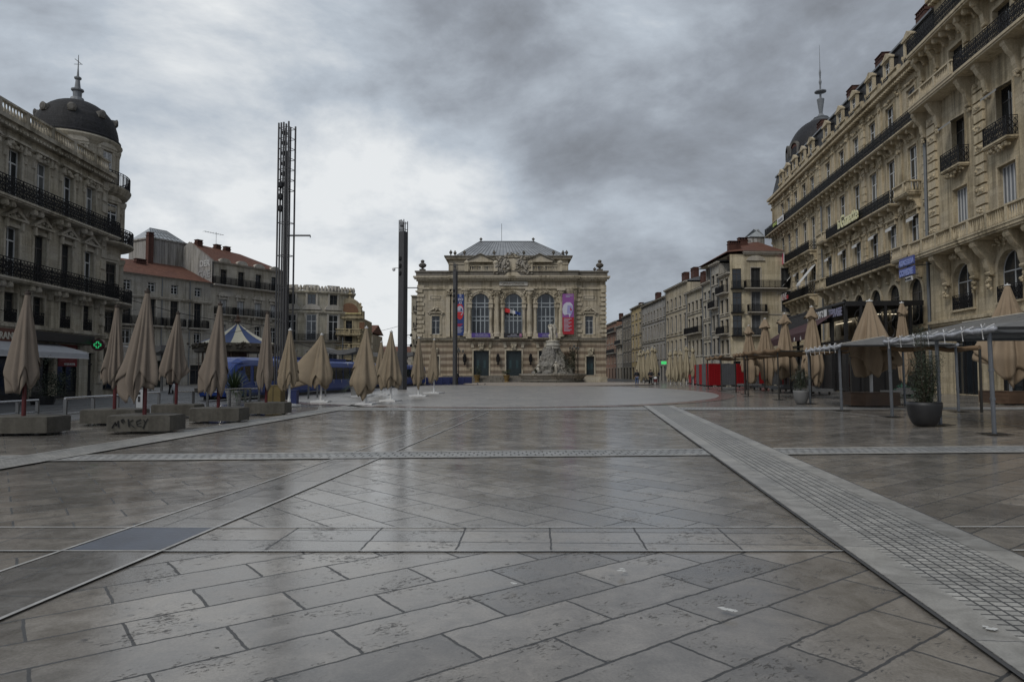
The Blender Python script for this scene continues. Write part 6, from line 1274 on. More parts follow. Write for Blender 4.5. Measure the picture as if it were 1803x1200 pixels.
def hexbase(name, label, cx, cy, w, d, h, m, wood=False, z=.03, chamf=.28):
    t = thing(name, label, 'parasol base', (cx, cy, z), 0); q = MB()
    P = lambda s_: [(-w/2*s_, -d*.12*s_), (-w*.5*s_+chamf*w*.5, -d/2*s_), (w*.5*s_-w*.02, -d*.30*s_), (w/2*s_, -d*.22*s_), (w/2*s_, d*.25*s_), (w*.22*s_, d/2*s_), (-w*.42*s_, d/2*s_)]
    if not wood: q.prism(P(1), .05, h); q.prism(P(.97), h, h+.02)
    else:
        n = 3
        for i in range(n): q.prism(P(1), .04+(h-.04)*i/n, .04+(h-.04)*(i+1)/n-.012)
        q.prism(P(.985), .04, h-.02); q.prism(P(1.02), h, h+.03)
    q.build('body', m, t); f = MB()
    for x_, y_ in ((-w*.4, -d*.1), (w*.42, -d*.12), (w*.3, d*.3), (-w*.1, -d*.33)): f.box(x_-.05, y_-.04, 0, x_+.05, y_+.04, .05)
    f.build('foot', m_black, t); return t
spec_left = [ # pole px, pole-base py, front-bottom row py, base px range, canopy top px,py, canopy bottom py, width px
 (45, 738, 771, (-25, 107), 42, 517, 681, 58, 'leftmost furled taupe parasol on a red pole, before the shop with white awning'),
 (204, 722, 752, (152, 252), 200, 540, 672, 36, 'second furled taupe parasol from the left, behind the graffitied planter'),
 (257, 733, 767, (199, 315), 252, 514, 686, 64, 'tallest furled taupe parasol, on the planter with black graffiti'),
 (312, 712, 739, (272, 352), 307, 552, 667, 44, 'furled taupe parasol right of the graffitied planter, behind the others'),
 (386, 720, 748, (338, 431), 382, 536, 684, 52, 'furled taupe parasol in front of the cab of the blue tram'),
 (470, 709, 734, (433, 508), 468, 551, 677, 34, 'slim furled taupe parasol just left of the tall light tower')]
blab = ['long low concrete base at the left frame edge', 'concrete base partly hidden behind the graffitied one', 'concrete base with black scrawled graffiti, nearest of its row', 'concrete base behind the gap right of the graffitied one', 'concrete base in front of the tram cab and white flower pot', 'rightmost concrete base, in front of the ochre box']
for i, (px, pyb, pyf, (bx0, bx1), tx, ty, by, wpx, lab) in enumerate(spec_left):
    gf = G((bx0+bx1)/2, pyf-2); w_ = (bx1-bx0)/F*gf.y; dpt = w_*.85; cy = gf.y+dpt*.45; h = .43
    hexbase('concrete_base', blab[i], gf.x*cy/gf.y, cy, w_*1.03, dpt, h, m_concp)
    gx = (px-CXP)/F*cy; H = topz(tx, ty, cy); zb_ = topz(tx, by, cy)
    rb = wpx/F*cy*.5
    parasol('furled_parasol', lab, (gx, cy), H, zb_, .05, rb*.74, m_taupe, m_redp, .05, .45, 'brown', seed=10+i, group='furled taupe parasols on red poles', flare=(.28 if i in (2, 3) else .12), fa=pi*1.05, lean=-.12 if i in (2, 3, 4) else -.03)
g = G(258, 765); q = None
# graffiti on the third base
t = [o for o in C.objects if o.get('label') == blab[2]][0]; w_ = (315-199)/F*G(257, 765).y
def polyline(pts, r, m, parent, y):
    q = MB(); q.tube([(p[0], y+(p[2] if len(p) > 2 else 0), p[1]) for p in pts], r, 5); return q.build('graffiti', m, parent)
strokes = [[(-.62, .04), (-.52, .16), (-.5, .08), (-.44, .19), (-.42, .05)], [(-.36, .2), (-.32, .14), (-.27, .18), (-.3, .22), (-.36, .2)], [(-.16, .22), (-.13, .06)], [(-.02, .2), (-.15, .14), (0.02, .05)], [(.2, .21), (.08, .17), (.1, .08), (.22, .07)], [(.1, .13), (.2, .14)], [(.28, .2), (.33, .14)], [(.4, .22), (.33, .14), (.27, .02)]]
for s_ in strokes:
    q = MB(); P = []
    f0 = (-w_*.5+.28*w_*.5, -w_*.85/2); f1 = (w_*.48, -w_*.85*.30); 
    for (a, z) in s_:
        tt = (a+.75)/1.75; P.append((f0[0]+(f1[0]-f0[0])*tt, f0[1]+(f1[1]-f0[1])*tt-.014, z*1.25+.1))
    q.tube(P, .014, 5); q.build('graffiti', mat('black_marker', (.01, .01, .01), .6), t)
spec_w = [(509, 716, 507, 581, 677, 40, 'pale sand parasol right of the tall light tower, with a white pole', 0), (565, 709, 566, 589, 677, 50, 'sand parasol with its cloth flaring out to the left, in front of the tram', 1.5), (644, 713, 641, 577, 683, 54, 'nearest sand parasol left of the second light tower', 0), (638, 699, 634, 606, 680, 20, 'sand parasol hidden behind the nearest one, left of the second light tower', 0), (671, 696, 669, 602, 672, 30, 'smaller sand parasol standing behind the tall one beside the second light tower', 0), (688, 707, 685, 584, 677, 42, 'tall sand parasol immediately left of the second light tower', 0), (737, 698, 735, 595, 672, 28, 'sand parasol between the second light tower and the theatre, left one of two', 0), (764, 693, 761, 598, 668, 24, 'sand parasol in front of the left corner of the theatre, right one of two', 0)]
for i, (px, py, tx, ty, by, wpx, lab, fl) in enumerate(spec_w):
    g = G(px, py); D = g.y; parasol('furled_parasol', lab, (g.x, D), topz(tx, ty, D), topz(tx, by, D), .06, wpx/F*D*.41, m_sand, m_whitep, .055, .05, 'white', seed=30+i, group='furled sand parasols on white poles', flare=fl, fa=pi*1.02, lean=-.08)
    b_ = thing('parasol_plate', ['white base plate under the sand parasol nearest the tall light tower', 'white base plate under the sand parasol that flares to the left', 'nearest white base plate, left of the second light tower', 'white base plate partly hidden behind the nearest one', 'small white base plate under the low sand parasol left of the second light tower', 'white base plate right beside the foot of the second light tower', 'white base plate right of the second light tower, nearer of two', 'white base plate nearest the theatre, under the farthest sand parasol'][i], 'parasol base', (g.x, D, .03), R.uniform(-.3, .3)); q = MB(); s_ = .42; s_ *= D/34
    s_ = min(1.0, s_); q.box(-s_, -s_, 0, s_, s_, .085); q.box(-s_*.5, -s_*.5, .085, s_*.5, s_*.5, .12); q.tube([(0, 0, .05), (0, 0, .35)], .075, 10); q.build('plate', m_whitep, b_)
spec_r = [ # pole px, py, top, bottom, width, half open
 (1320, 683, 1313, 573, 658, 33, 'furled tan parasol with a top flap, leftmost of the big ones'), (1349, 687, 1342, 561, 657, 36, 'tan parasol with a top flap, second big one from the left'), (1384, 690.5, 1377, 552, 656, 38, 'tan parasol with a top flap, third big one from the left'), (1432, 695, 1413, 540, 657, 42, 'tall furled tan parasol with a top flap, in front of the cafe lettering'), (1592, 700, 1587, 533, 652, 30, 'furled tan parasol with a top flap behind the half open one, under the cafe canopy'),
 (1281, 675, 1279, 596, 662, 14, 'distant furled tan parasol behind the panels, left of a pair'), (1299, 675, 1297, 593, 662, 13, 'distant furled tan parasol behind the panels, right of a pair')]
for i, (px, py, tx, ty, by, wpx, lab) in enumerate(spec_r):
    g = G(px, py); D = g.y; parasol('furled_parasol', lab, (g.x, D), topz(tx, ty, D), topz(tx, by, D), .09, wpx/F*D*.45, m_tan, m_woodp, .075, .1, 'white', flap=True, seed=60+i, group='furled tan parasols with top flaps', lean=.0)
    if i < 5:
        b_ = thing('wheeled_parasol_foot', 'low grey wheeled platform under the '+['leftmost big tan parasol', 'second big tan parasol from the left', 'third big tan parasol from the left', 'tall tan parasol by the cafe lettering', 'tan parasol under the cafe canopy'][i], 'parasol base', (g.x, D, .04), 0); s_ = 1.0
        q = MB(); q.box(-s_, -s_, .22, s_, s_, .42); q.box(-s_*.3, -s_*.3, .42, s_*.3, s_*.3, .6); q.build('platform', mat('grey_platform', (.10, .10, .10), .6), b_)
        for sx in (-1, 1):
            for sy in (-1, 1): q = MB(Matrix.Translation((sx*.8*s_, sy*.8*s_, .11)) @ Matrix.Rotation(pi/2, 4, 'Y')); q.lathe([(0, -.04), (.11, -.04), (.11, .04), (0, .04)], 10); q.build('wheel', m_black, b_)
# the two half open big ones on cedar boxes
for k, (px, pyf, x0_, x1_, tx, ty, by, wpx, lab, bl_) in enumerate(((1533, 717, 1497, 1580, 1530, 530, 648, 100, 'big half furled tan parasol on a white pole, behind the plastic covered stall', 'cedar clad hexagonal base of the big half furled parasol'), (1778, 713, 1740, 1823, 1771, 502, 645, 110, 'big half furled tan parasol at the right edge, above the nearest stall roof', 'cedar clad base cut by the right frame edge'))):
    gf = G((x0_+x1_)/2, pyf); w_ = (x1_-x0_)/F*gf.y; cy = gf.y+w_*.4; hexbase('wooden_base', bl_, (px-CXP)/F*cy, cy, w_, w_*.85, .62, m_woodb, True)
    parasol('half_furled_parasol', lab, ((px-CXP)/F*cy, cy), topz(tx, ty, cy), topz(tx, by, cy), .1, wpx/F*cy*.38, m_tan, m_whitep, .07, .6, 'white', seed=80+k, group='half furled tan parasols', flare=.5, fa=.15 if k == 0 else pi, n=11)
# far clusters of ecru parasols
far = [(1126, 618), (1133, 616), (1141, 614), (1148.5, 610), (1153, 612), (1180, 617), (1189, 615.5), (1198, 616), (1208.5, 609), (1220, 611)]
for i, (px, ty) in enumerate(far):
    D = 98 if i < 5 else 92
    lab = ['leftmost of the far ecru parasols in front of the yellow house', 'second far ecru parasol of the left cluster', 'third far ecru parasol of the left cluster, behind the walkers', 'tallest far ecru parasol of the left cluster', 'far ecru parasol standing alone left of the green pharmacy sign', 'first far ecru parasol right of the green sign', 'second far ecru parasol right of the green sign', 'third far ecru parasol right of the green sign', 'tallest far ecru parasol just left of the red and grey panels', 'far ecru parasol partly behind the end of the red panels'][i]
    if i == 4: px = 1153
    x_ = (px-CXP)/F*D; z = topz(px, ty, D); parasol('furled_parasol', lab, (x_, D), z, z-3.7, .05, .52, m_ecru, m_whitep, .05, 0, 'white', flap=True, seed=120+i, group='far ecru parasols', lean=.0)
# ================================================================ LIGHT TOWERS
m_tow = mat('grey_tower_steel', (.075, .075, .078), .55, .4)
def tower(label, px0, px1, pybase, pytop, armz, armdir, arml, dense, tank=True):
    D = 1923/(pybase-656); x = ((px0+px1)/2-CXP)/F*D; w_ = (px1-px0)/F*D; H = topz((px0+px1)/2, pytop, D)
    t = thing('light_tower', label, 'light tower', (x, D, .03), radians(-22) if not dense else radians(-35), 'steel light towers')
    a = w_*.36; b_ = w_*.44; q = MB(); pos = [(-b_, -a), (-b_, a), (0, -a), (0, a), (b_, -a), (b_, a), (-b_*.5, -a), (b_*.5, -a)]
    for i, (u, v_) in enumerate(pos): q.tube([(u, v_, 0), (u, v_, H-(.12 if i % 2 else 0))], (.05 if not dense else .05)*(w_/.8), 8)
    q.build('mast_tube', m_tow, t); z = H-.3; e_ = .04
    while z > 1:
        r = MB(); r.tube([(-b_, -a, z), (b_, -a, z), (b_, a, z), (-b_, a, z), (-b_, -a, z+.001)], .022, 5); r.build('rung', m_tow, t)
        z -= .62 if z > H*.76 else 1.95
    for i in range(6): z = H-.5-.62*i; q = MB(); q.box(-b_*.85, -a*.5, z-.12, -b_*.25, a*.5, z+.06); q.build('floodlight', m_black, t)
    for i in range(3): q = MB(); q.lathe([(.05, -.2), (.16, -.1), (.17, .12), (.08, .2)], 10, (-b_*.3, -a-.05, H*.77-.7*i)); q.build('lamp', m_black, t)
    if dense: q = MB(); q.box(-b_*1.12, -a*1.12, .0, b_*1.12, a*1.12, H*.93); q.build('cladding', mat('tower_panel', (.06, .06, .062), .6, .2), t)
    else: q = MB(); q.box(-.06, -.05, .0, .06, .07, H*.9); q.build('cable_duct', mat('tower_panel', (.06, .06, .062), .6, .2), t)
    am = MB(); c, s_ = cos(-t.rotation_euler.z), sin(-t.rotation_euler.z); am.beam((0, 0, armz), (arml*armdir*c, arml*armdir*s_, armz), .07, .09); am.tube([(arml*armdir*c, arml*armdir*s_, armz), (arml*armdir*c, arml*armdir*s_, armz-.12)], .03, 6); am.build('arm', m_tow, t); return t
D1 = 1923/(704-656); tower('tallest steel lattice light tower standing among the furled parasols at left', 487, 512, 704, 219, topz(530, 415.5, D1), 1, 44/F*D1, False)
D2 = 1923/(686-656); tt_ = tower('second steel light tower in the middle distance between the parasols and the theatre', 702, 715, 686, 388, topz(720, 507, D2), 1, 27/F*D2, True)
D3 = 1923/(677-656); tower('third and farthest light tower, in front of the left part of the theatre', 798, 804.5, 677, 463, topz(797, 640, D3), 1, .3, True)
q = MB(Matrix.Rotation(radians(35), 4, 'Z')); z = topz(695, 473, D2); q.tube([(0, 0, z), (-.7, 0, z+.05), (-.85, 0, z-.05)], .04, 6); q.lathe([(.12, .1), (.16, 0), (.13, -.16), (0, -.22)], 10, (-.87, 0, z-.05)); q.build('camera_dome', m_whitep, tt_)
for pyy in (590, 608):
    z = topz(720, pyy, D2); q = MB(Matrix.Rotation(radians(35), 4, 'Z')); q.beam((.3, 0, z), (.75, 0, z), .05); q.lathe([(.02, .16), (.14, 0), (.1, -.14)], 8, (.8, 0, z)); q.build('spotlight', m_iron, tt_)
# ================================================================ TRAM
m_tb = mat('tram_blue', (.014, .043, .20), .38, .0, var=.15, vs=.5, spec=.6); m_tw = mat('tram_glass', (.008, .012, .014), .08, spec=.7); m_tgr = mat('tram_underside', (.02, .02, .022), .6); m_bird = mat('white_swallow', (.5, .5, .5), .5)
td = Vector((3.4, 24.5)).normalized()
def tram(label, gx, gy, length, w=2.35, h=2.55, cab=True):
    t = thing('tram', label, 'tram', (gx, gy, .02), atan2(td.y, td.x), None); NX = 9
    # sections: (x, half width, roof height, floor z)
    prof = lambda hw, H, z0: [(-hw*.86, z0), (-hw, z0+.25), (-hw, H*.46), (-hw*.985, H*.80), (-hw*.88, H*.92), (-hw*.62, H*.985), (hw*.62, H*.985), (hw*.88, H*.92), (hw*.985, H*.80), (hw, H*.46), (hw, z0+.25), (hw*.86, z0)]
    cars = [(0, 6.4), (6.9, 13.0), (13.5, 19.6), (20.1, length)] if length > 22 else [(0, length)]
    for ci, (s0, s1) in enumerate(cars):
        q = MB(); stn = []
        if ci == 0: stn = [(-.0, .50, .42, .30), (.12, .70, .52, .22), (.45, .86, .72, .18), (.9, .95, .88, .16), (1.5, 1.0, .97, .15), (2.2, 1, 1, .15), (s1, 1, 1, .15)]
        elif ci == len(cars)-1: stn = [(s0, 1, 1, .15), (s1-2.2, 1, 1, .15), (s1-1.2, .97, .95, .15), (s1-.5, .88, .82, .17), (s1, .6, .5, .25)]
        else: stn = [(s0, 1, 1, .15), (s1, 1, 1, .15)]
        V = []; n = 12
        for (x, a, c, z0) in stn: V += [(x, p[0], p[1]) for p in prof(w/2*a, h*c, z0)]
        Fc = [(i*n+j, i*n+(j+1) % n, (i+1)*n+(j+1) % n, (i+1)*n+j) for i in range(len(stn)-1) for j in range(n)]+[tuple(range(n))[::-1], tuple((len(stn)-1)*n+j for j in range(n))]
        q.add([(v[0], v[1], v[2]) for v in V], Fc); bd = q.build('car_body', m_tb, t, smooth=False)
        for sy in (-1, 1):
            x = s0+(2.6 if ci == 0 else .35)
            while x+1.15 < s1-(1.4 if ci == len(cars)-1 else .2):
                g_ = MB(); yy = sy*w/2; g_.add([(x, yy+sy*.012, h*.42), (x+1.35, yy+sy*.012, h*.42), (x+1.35, yy*.99+sy*.012, h*.78), (x, yy*.99+sy*.012, h*.78)], [(0, 1, 2, 3) if sy < 0 else (3, 2, 1, 0)]); g_.build('window', m_tw, bd); x += 1.45
            g_ = MB(); g_.beam((s0+.3, sy*(w/2*.93), h*.835), (s1-.3, sy*(w/2*.93), h*.835), .05, .03); g_.build('roof_seam', m_tgr, bd)
            rb_ = random.Random(ci+sy)
            for kx in range(int((s1-s0)/1.6)):
                x0_ = s0+1.2+kx*1.55; z0_ = rb_.choice((h*.36, h*.86, h*.9)); yy = sy*(w/2+.02) if z0_ < h*.5 else sy*(w/2*.93); o_ = sy*.03
                g_ = MB(); bs = rb_.uniform(.12, .2)
                for a, c in (((-1, .9), (0, 0)), ((0, 0), (.3, 1.1)), ((0, 0), (.25, -.9)), ((0, 0), (.9, -.1))): g_.beam((x0_+a[0]*bs, yy+o_, z0_+a[1]*bs), (x0_+c[0]*bs, yy+o_, z0_+c[1]*bs), .035, .012)
                g_.build('swallow_marking', m_bird, bd)
        if ci == 0:                                   # cab glass, lights, number
            g_ = MB(); hw = w/2
            a = [(-.04, -hw*.50, h*.44), (-.04, hw*.50, h*.44), (.42, hw*.74, h*.78), (.42, -hw*.74, h*.78)]; P_ = lambda x, a_, c_, fy, fz: (x-.035, hw*a_*fy, h*c_*fz)
            g_.add([(-.03, -hw*.42, h*.41), (-.03, hw*.42, h*.41), (.09, hw*.60, h*.50), (.09, -hw*.60, h*.50), (.40, -hw*.72, h*.66), (.40, hw*.72, h*.66), (.84, hw*.74, h*.81), (.84, -hw*.74, h*.81)], [(3, 2, 1, 0), (4, 5, 2, 3), (7, 6, 5, 4)])
            for sy in (-1, 1): g_.add([(.5, sy*(hw*.87+.03), h*.42), (2.2, sy*(hw+.015), h*.42), (2.2, sy*(hw*.99+.015), h*.78), (1.2, sy*(hw*.95+.03), h*.76), (.6, sy*(hw*.88+.03), h*.58)], [(0, 1, 2, 3, 4) if sy < 0 else (4, 3, 2, 1, 0)])
            g_.build('windscreen', m_tw, bd)
            if cab:
                text('1', .42, mat('route_number', (.8, .2, .03), .5, emit=(1, .25, .04), es=1.2), bd, (.8, .1, h*.845), 'route_number', rx=pi/2, rz=-pi/2)
                for sy in (-1, 1): l = MB(); l.lathe([(0, -.03), (.07, 0), (.06, .05), (0, .06)], 12, (.0, sy*hw*.52, h*.30)); l.build('headlight', mat('headlight', (.9, .88, .8), .3, emit=(1, .95, .8), es=6), bd)
                l = MB(); l.beam((-.02, -hw*.5, h*.2), (-.02, hw*.5, h*.2), .03, .05); l.build('bumper_line', m_bird, bd)
    for ci in range(len(cars)-1):
        q = MB(); xs_ = cars[ci][1]; q.box(xs_-.02, -w/2*.93, .3, xs_+.52, w/2*.93, h*.93); q.build('bellows', m_tgr, t)
    q = MB(); q.box(1.0, -w/2*.9, .0, length-1.0, w/2*.9, .3); q.build('bogie_skirt', m_tgr, t)
    q = MB(); q.box(8, -w*.3, h, 12, w*.3, h+.14); q.box(14.5, -w*.3, h, 18.5, w*.3, h+.14); q.build('roof_equipment', m_tb, t) if length > 22 else None
    return t
tram('long blue articulated tram with white swallow markings standing behind the parasols', (372-CXP)/F*38.8, 38.8, 25.5)
tram('second blue tram farther up the line, mostly hidden behind a sand parasol', (636-CXP)/F*68, 68, 20, cab=False)
# overhead wires
q = MB(); wp = lambda px, py, D: at(px, py, D)
for a, c in (((205, 520, 47), (487, 575, 40)), ((480, 590, 44), (705, 645, 90)), ((625, 583, 100), (705, 573, 64)), ((640, 600, 100), (705, 607, 64)), ((360, 585, 70), (487, 565, 41)), ((60, 560, 40), (240, 545, 60)), ((0, 545, 36), (250, 590, 75)), ((715, 590, 64), (735, 594, 110))):
    A, B = wp(*a), wp(*c); q.tube([A.lerp(B, s_/8)+Vector((0, 0, -.35*sin(pi*s_/8))) for s_ in range(9)], .018, 4)
tag(q.build('overhead_wire', m_iron), 'thin black tram wires strung between the facades and the light towers', 'wire')
# ================================================================ CAROUSEL
Dc = 58.0; cx = xat(418, Dc); zt_, ze = topz(418, 571, Dc), topz(418, 606, Dc); Rc = 3.25
t = thing('carousel', 'old fashioned carousel with a blue and cream striped cone roof behind the tram', 'carousel', (cx, Dc, .03))
n = 14; m_cb, m_cc = mat('carousel_blue', (.03, .055, .15), .7), mat('carousel_cream', (.52, .48, .36), .7)
for cc in (0, 1):
    q = MB()
    for j in range(n):
        if j % 2 != cc: continue
        a0_, a1_ = 2*pi*(j+.5)/n-pi/2-2*pi/n, 2*pi*(j+1.5)/n-pi/2-2*pi/n
        for k_ in range(6):
            s0, s1 = k_/6, (k_+1)/6; pr_ = lambda s_: (.15+(Rc-.15)*s_, zt_-(zt_-ze)*s_-.18*sin(pi*s_))
            (r0, z0), (r1, z1) = pr_(s0), pr_(s1); q.quad((r0*cos(a0_), r0*sin(a0_), z0), (r1*cos(a0_), r1*sin(a0_), z1), (r1*cos(a1_), r1*sin(a1_), z1), (r0*cos(a1_), r0*sin(a1_), z0))
    o = q.build('blue_stripes' if cc == 0 else 'cream_stripes', m_cb if cc == 0 else m_cc, t); o.modifiers.new('s', 'SOLIDIFY').thickness = .02
q = MB(); q.lathe([(.15, 0), (.13, .25), (.32, .3), (.3, .42), (.2, .5), (.22, .6), (.1, .62), (.16, .72), (.1, .85), (.02, .9), (.015, 1.3), (0, 1.31)], 12, (0, 0, zt_-.1)); q.build('finial', mat('carousel_brass', (.10, .06, .04), .5, .3), t)
q = MB(); rv = random.Random(3); m_cr = mat('carousel_frieze', (.075, .06, .04), .6, var=.8, vs=3)
q.lathe([(Rc+.02, ze-.75), (Rc+.1, ze-.7), (Rc+.1, ze-.05), (Rc-.1, ze)], n*2, (0, 0, 0))
for j in range(n):
    a = 2*pi*j/n-pi/2; carve(q, 0, 0, 0, 0, 0, 0, 1); 
    for i in range(16):
        s_ = rv.uniform(.08, .16); q.lathe([(0, -s_), (s_, 0), (0, s_)], 6, ((Rc+.15)*cos(a+rv.gauss(0, .07)), (Rc+.15)*sin(a+rv.gauss(0, .07)), ze-.22+rv.uniform(-.22, .2)))
    q.lathe([(0, -.2), (.13, 0), (0, .2)], 8, ((Rc+.12)*cos(a+pi/n), (Rc+.12)*sin(a+pi/n), ze-.25))
q.build('frieze', m_cr, t); q = MB()
for j in range(n): a = 2*pi*j/n; q.tube([((Rc-.3)*cos(a), (Rc-.3)*sin(a), 0), ((Rc-.3)*cos(a), (Rc-.3)*sin(a), ze)], .04, 6)
q.lathe([(.8, 0), (.8, ze-.1)], 12); q.build('pole', mat('carousel_brass', (0, 0, 0)), t); q = MB(); q.lathe([(Rc, 0), (Rc, .3), (0, .31)], 28); q.build('platform', m_cr, t)
# ================================================================ STREET FURNITURE (left)
m_ss = mat('brushed_steel', (.45, .45, .46), .25, .9); m_ssd = mat('steel_post', (.14, .145, .15), .4, .7)
def fence(label, p0, p1, pt, posts=3):
    a, c = G(*p0), G(*p1); hh = topz(p0[0], pt, a.y); t = thing('steel_railing', label, 'railing', (a.x, a.y, .02), atan2(c.y-a.y, c.x-a.x), 'steel railings along the tram line'); Ln = (c-a).length; q = MB(); q.tube([(-.03, 0, hh), (Ln+.03, 0, hh)], .035, 10); q.build('handrail', m_ss, t); q = MB()
    for z in (.42, .18): q.tube([(0, 0, hh*z), (Ln, 0, hh*z)], .016, 6)
    q.build('rail', m_ss, t)
    for i in range(posts): q = MB(); x = Ln*i/(posts-1); q.box(x-.03, -.05, 0, x+.03, .05, hh-.03); q.build('post', m_ssd, t)
fence('steel railing behind the leftmost parasol, cut by the frame edge', (-8, 747), (65, 740), 709); fence('long steel railing between the first and second parasols', (114, 748), (206, 737), 702)
fence('short steel railing behind the white power post', (240, 733), (279, 729), 693, 2); fence('steel railing in front of the left headlight of the tram', (307, 724), (340, 722), 690, 2); fence('steel railing in front of the tram nose, beside the white pot', (365, 719), (440, 713), 687, 3); fence('steel railing right of the white pot', (432, 711), (456, 709), 685, 2); fence('low railing between two sand parasols in front of the tram', (543, 702), (573, 698), 673, 3)
g = G(247, 736); t = thing('power_post', 'white electrical socket post behind the graffitied concrete base', 'power post', (g.x, g.y, .02)); q = MB(); q.box(-.11, -.09, 0, .11, .09, .98); q.build('housing', mat('power_white', (.36, .37, .38), .4), t)
for z in (.86, .7, .6): q = MB(); q.box(-.05, -.1, z-.04, .03, -.088, z+.05); q.build('socket', m_black, t)
def yucca(label, px, py, wpx, toppx, seed):
    g = G(px, py); D = g.y; r = wpx/F*D/2; t = thing('potted_palm', label, 'potted plant', (g.x, D, .02)); h = r*1.75; q = MB(); q.lathe([(r*.72, 0), (r*.92, h*.82), (r*1.02, h*.83), (r*1.04, h), (r*.9, h), (r*.88, h*.9), (0, h*.9)], 24); q.build('pot', mat('white_pot', (.30, .30, .295), .6, var=.3), t)
    rr = random.Random(seed); q = MB(); top = topz(px, toppx, D)-.02
    for i in range(210):
        a = rr.uniform(0, 2*pi); e = rr.uniform(-.25, 1.5); Ln = (top-h)*rr.uniform(.8, 1.4); P = []; d = Vector((cos(a)*cos(e), sin(a)*cos(e), sin(e))); b0 = Vector((cos(a)*.1, sin(a)*.1, h+(top-h)*.15*rr.random()))
        for s_ in range(5): u = s_/4; P.append(b0+d*Ln*u*.85+Vector((0, 0, -Ln*.35*u*u*(1-.5*sin(max(0, e))))))
        sd_ = Vector((-sin(a), cos(a), 0))*.03
        for s_ in range(4): w0, w1 = sd_*(1-s_/4.2), sd_*(1-(s_+1)/4.2); q.quad(P[s_]-w0, P[s_]+w0, P[s_+1]+w1, P[s_+1]-w1)
    q.build('leaves', mat('palm_green', (.035, .055, .022), .5, var=.5), t); return t
yucca('white round pot with a spiky palm in front of the tram windows', 412, 713, 29, 640, 1); yucca('white pot with a spiky palm at the far end of the tram platform', 626, 697, 20, 648, 2)
g = G(484, 712); t = thing('ochre_box', 'ochre yellow utility box behind the rightmost concrete base', 'box', (g.x, g.y, .02)); q = MB(); w_ = 26/F*g.y; q.box(-w_/2, -.3, 0, w_/2, .4, .92); q.box(-w_/2-.02, -.32, .92, w_/2+.02, .42, .96); q.build('cabinet', mat('ochre_paint', (.13, .095, .03), .6, var=.4), t); q = MB(); q.box(-.01, -.312, .05, .01, -.3, .88); q.build('door_seam', m_black, t)
g = G(516, 713); t = thing('blue_bin', 'dark blue box between the first two sand parasols', 'bin', (g.x, g.y, .02)); q = MB(); q.box(-.2, -.2, 0, .22, .2, .68); q.box(-.22, -.22, .68, .24, .22, .74); q.build('body', mat('bin_blue', (.01, .02, .09), .5), t)
# blue barriers near the theatre
m_bb = mat('barrier_blue', (.008, .014, .075), .5)
for i in range(6):
    px = 758+i*13.0; g = G(px, 677.5-.25*i); t = thing('blue_barrier', 'dark blue plastic barrier in front of the theatre, '+['leftmost of the row', 'second from the left', 'third from the left', 'left of the person there', 'behind the person there', 'rightmost, by the lamp post'][i], 'barrier', (g.x, g.y, .03), 0, 'blue barriers by the theatre'); q = MB(); q.box(-.62, -.22, 0, .62, .22, .12); q.box(-.62, -.12, .12, .62, .12, 1.0)
    for x_ in (-.45, -.15, .15, .45): q.box(x_-.1, -.15, .2, x_+.1, -.12, .85)
    q.build('body', m_bb, t)
# candelabra lamps before the theatre
def lamp(label, px, py, ptop):
    D = 112.0; x = xat(px, D); H = topz(px, ptop, D); t = thing('street_lamp', label, 'street lamp', (x, D, 0), .3, 'candelabra lamps by the theatre'); q = MB(); q.lathe([(.3, 0), (.3, .3), (.16, .5), (.1, 1.3), (.07, 1.4), (.06, H-1.2), (.1, H-1.1), (.05, H-.9)], 10)
    for j in range(5): a = 2*pi*j/5; r = .75 if j < 4 else 0; q.tube([(0, 0, H-1.2), (r*.5*cos(a), r*.5*sin(a), H-1.3), (r*cos(a), r*sin(a), H-.95)], .03, 5)
    q.build('post', m_iron, t)
    for j in range(5):
        a = 2*pi*j/4; r = .75 if j < 4 else 0; z = H-.9 if j < 4 else H-.55; q = MB(); q.lathe([(.1, 0), (.17, .35), (.05, .5), (0, .55)], 6, (r*cos(a), r*sin(a), z)); q.build('lantern', mat('lantern_glass', (.09, .09, .085), .15), t)
lamp('black five branched street lamp left of the theatre doors', 807.5, 665, 611); lamp('black five branched street lamp right of the fountain', 1011, 668, 606)
for px, ptop, lab in ((840, 652, 'clipped round shrub in an ochre pot by the left theatre door'), (892, 649, 'clipped round shrub in an ochre pot by the middle theatre door'), (947, 652, 'small dark shrub in a pot half hidden by the fountain basin')):
    D = 116.0; t = thing('potted_shrub', lab, 'potted plant', (xat(px, D), D, .03)); q = MB(); q.lathe([(.42, 0), (.42, .12), (.28, .2), (.45, .7), (.55, 1.05), (.62, 1.1), (.6, 1.2), (.5, 1.2), (.48, 1.1), (0, 1.1)], 14); q.build('pot', mat('ochre_pot', (.17, .11, .035), .6), t)
    q = MB(); q.tube([(0, 0, 1.1), (0, 0, 1.6)], .06, 6); q.build('stem', m_woodp, t); q = MB(); leafball(q, (0, 0, 1.85), (1.1, 1.1, .8), 500, .16, random.Random(int(px))); q.build('foliage', mat('shrub_green', (.03, .042, .02), .7, var=.6), t)
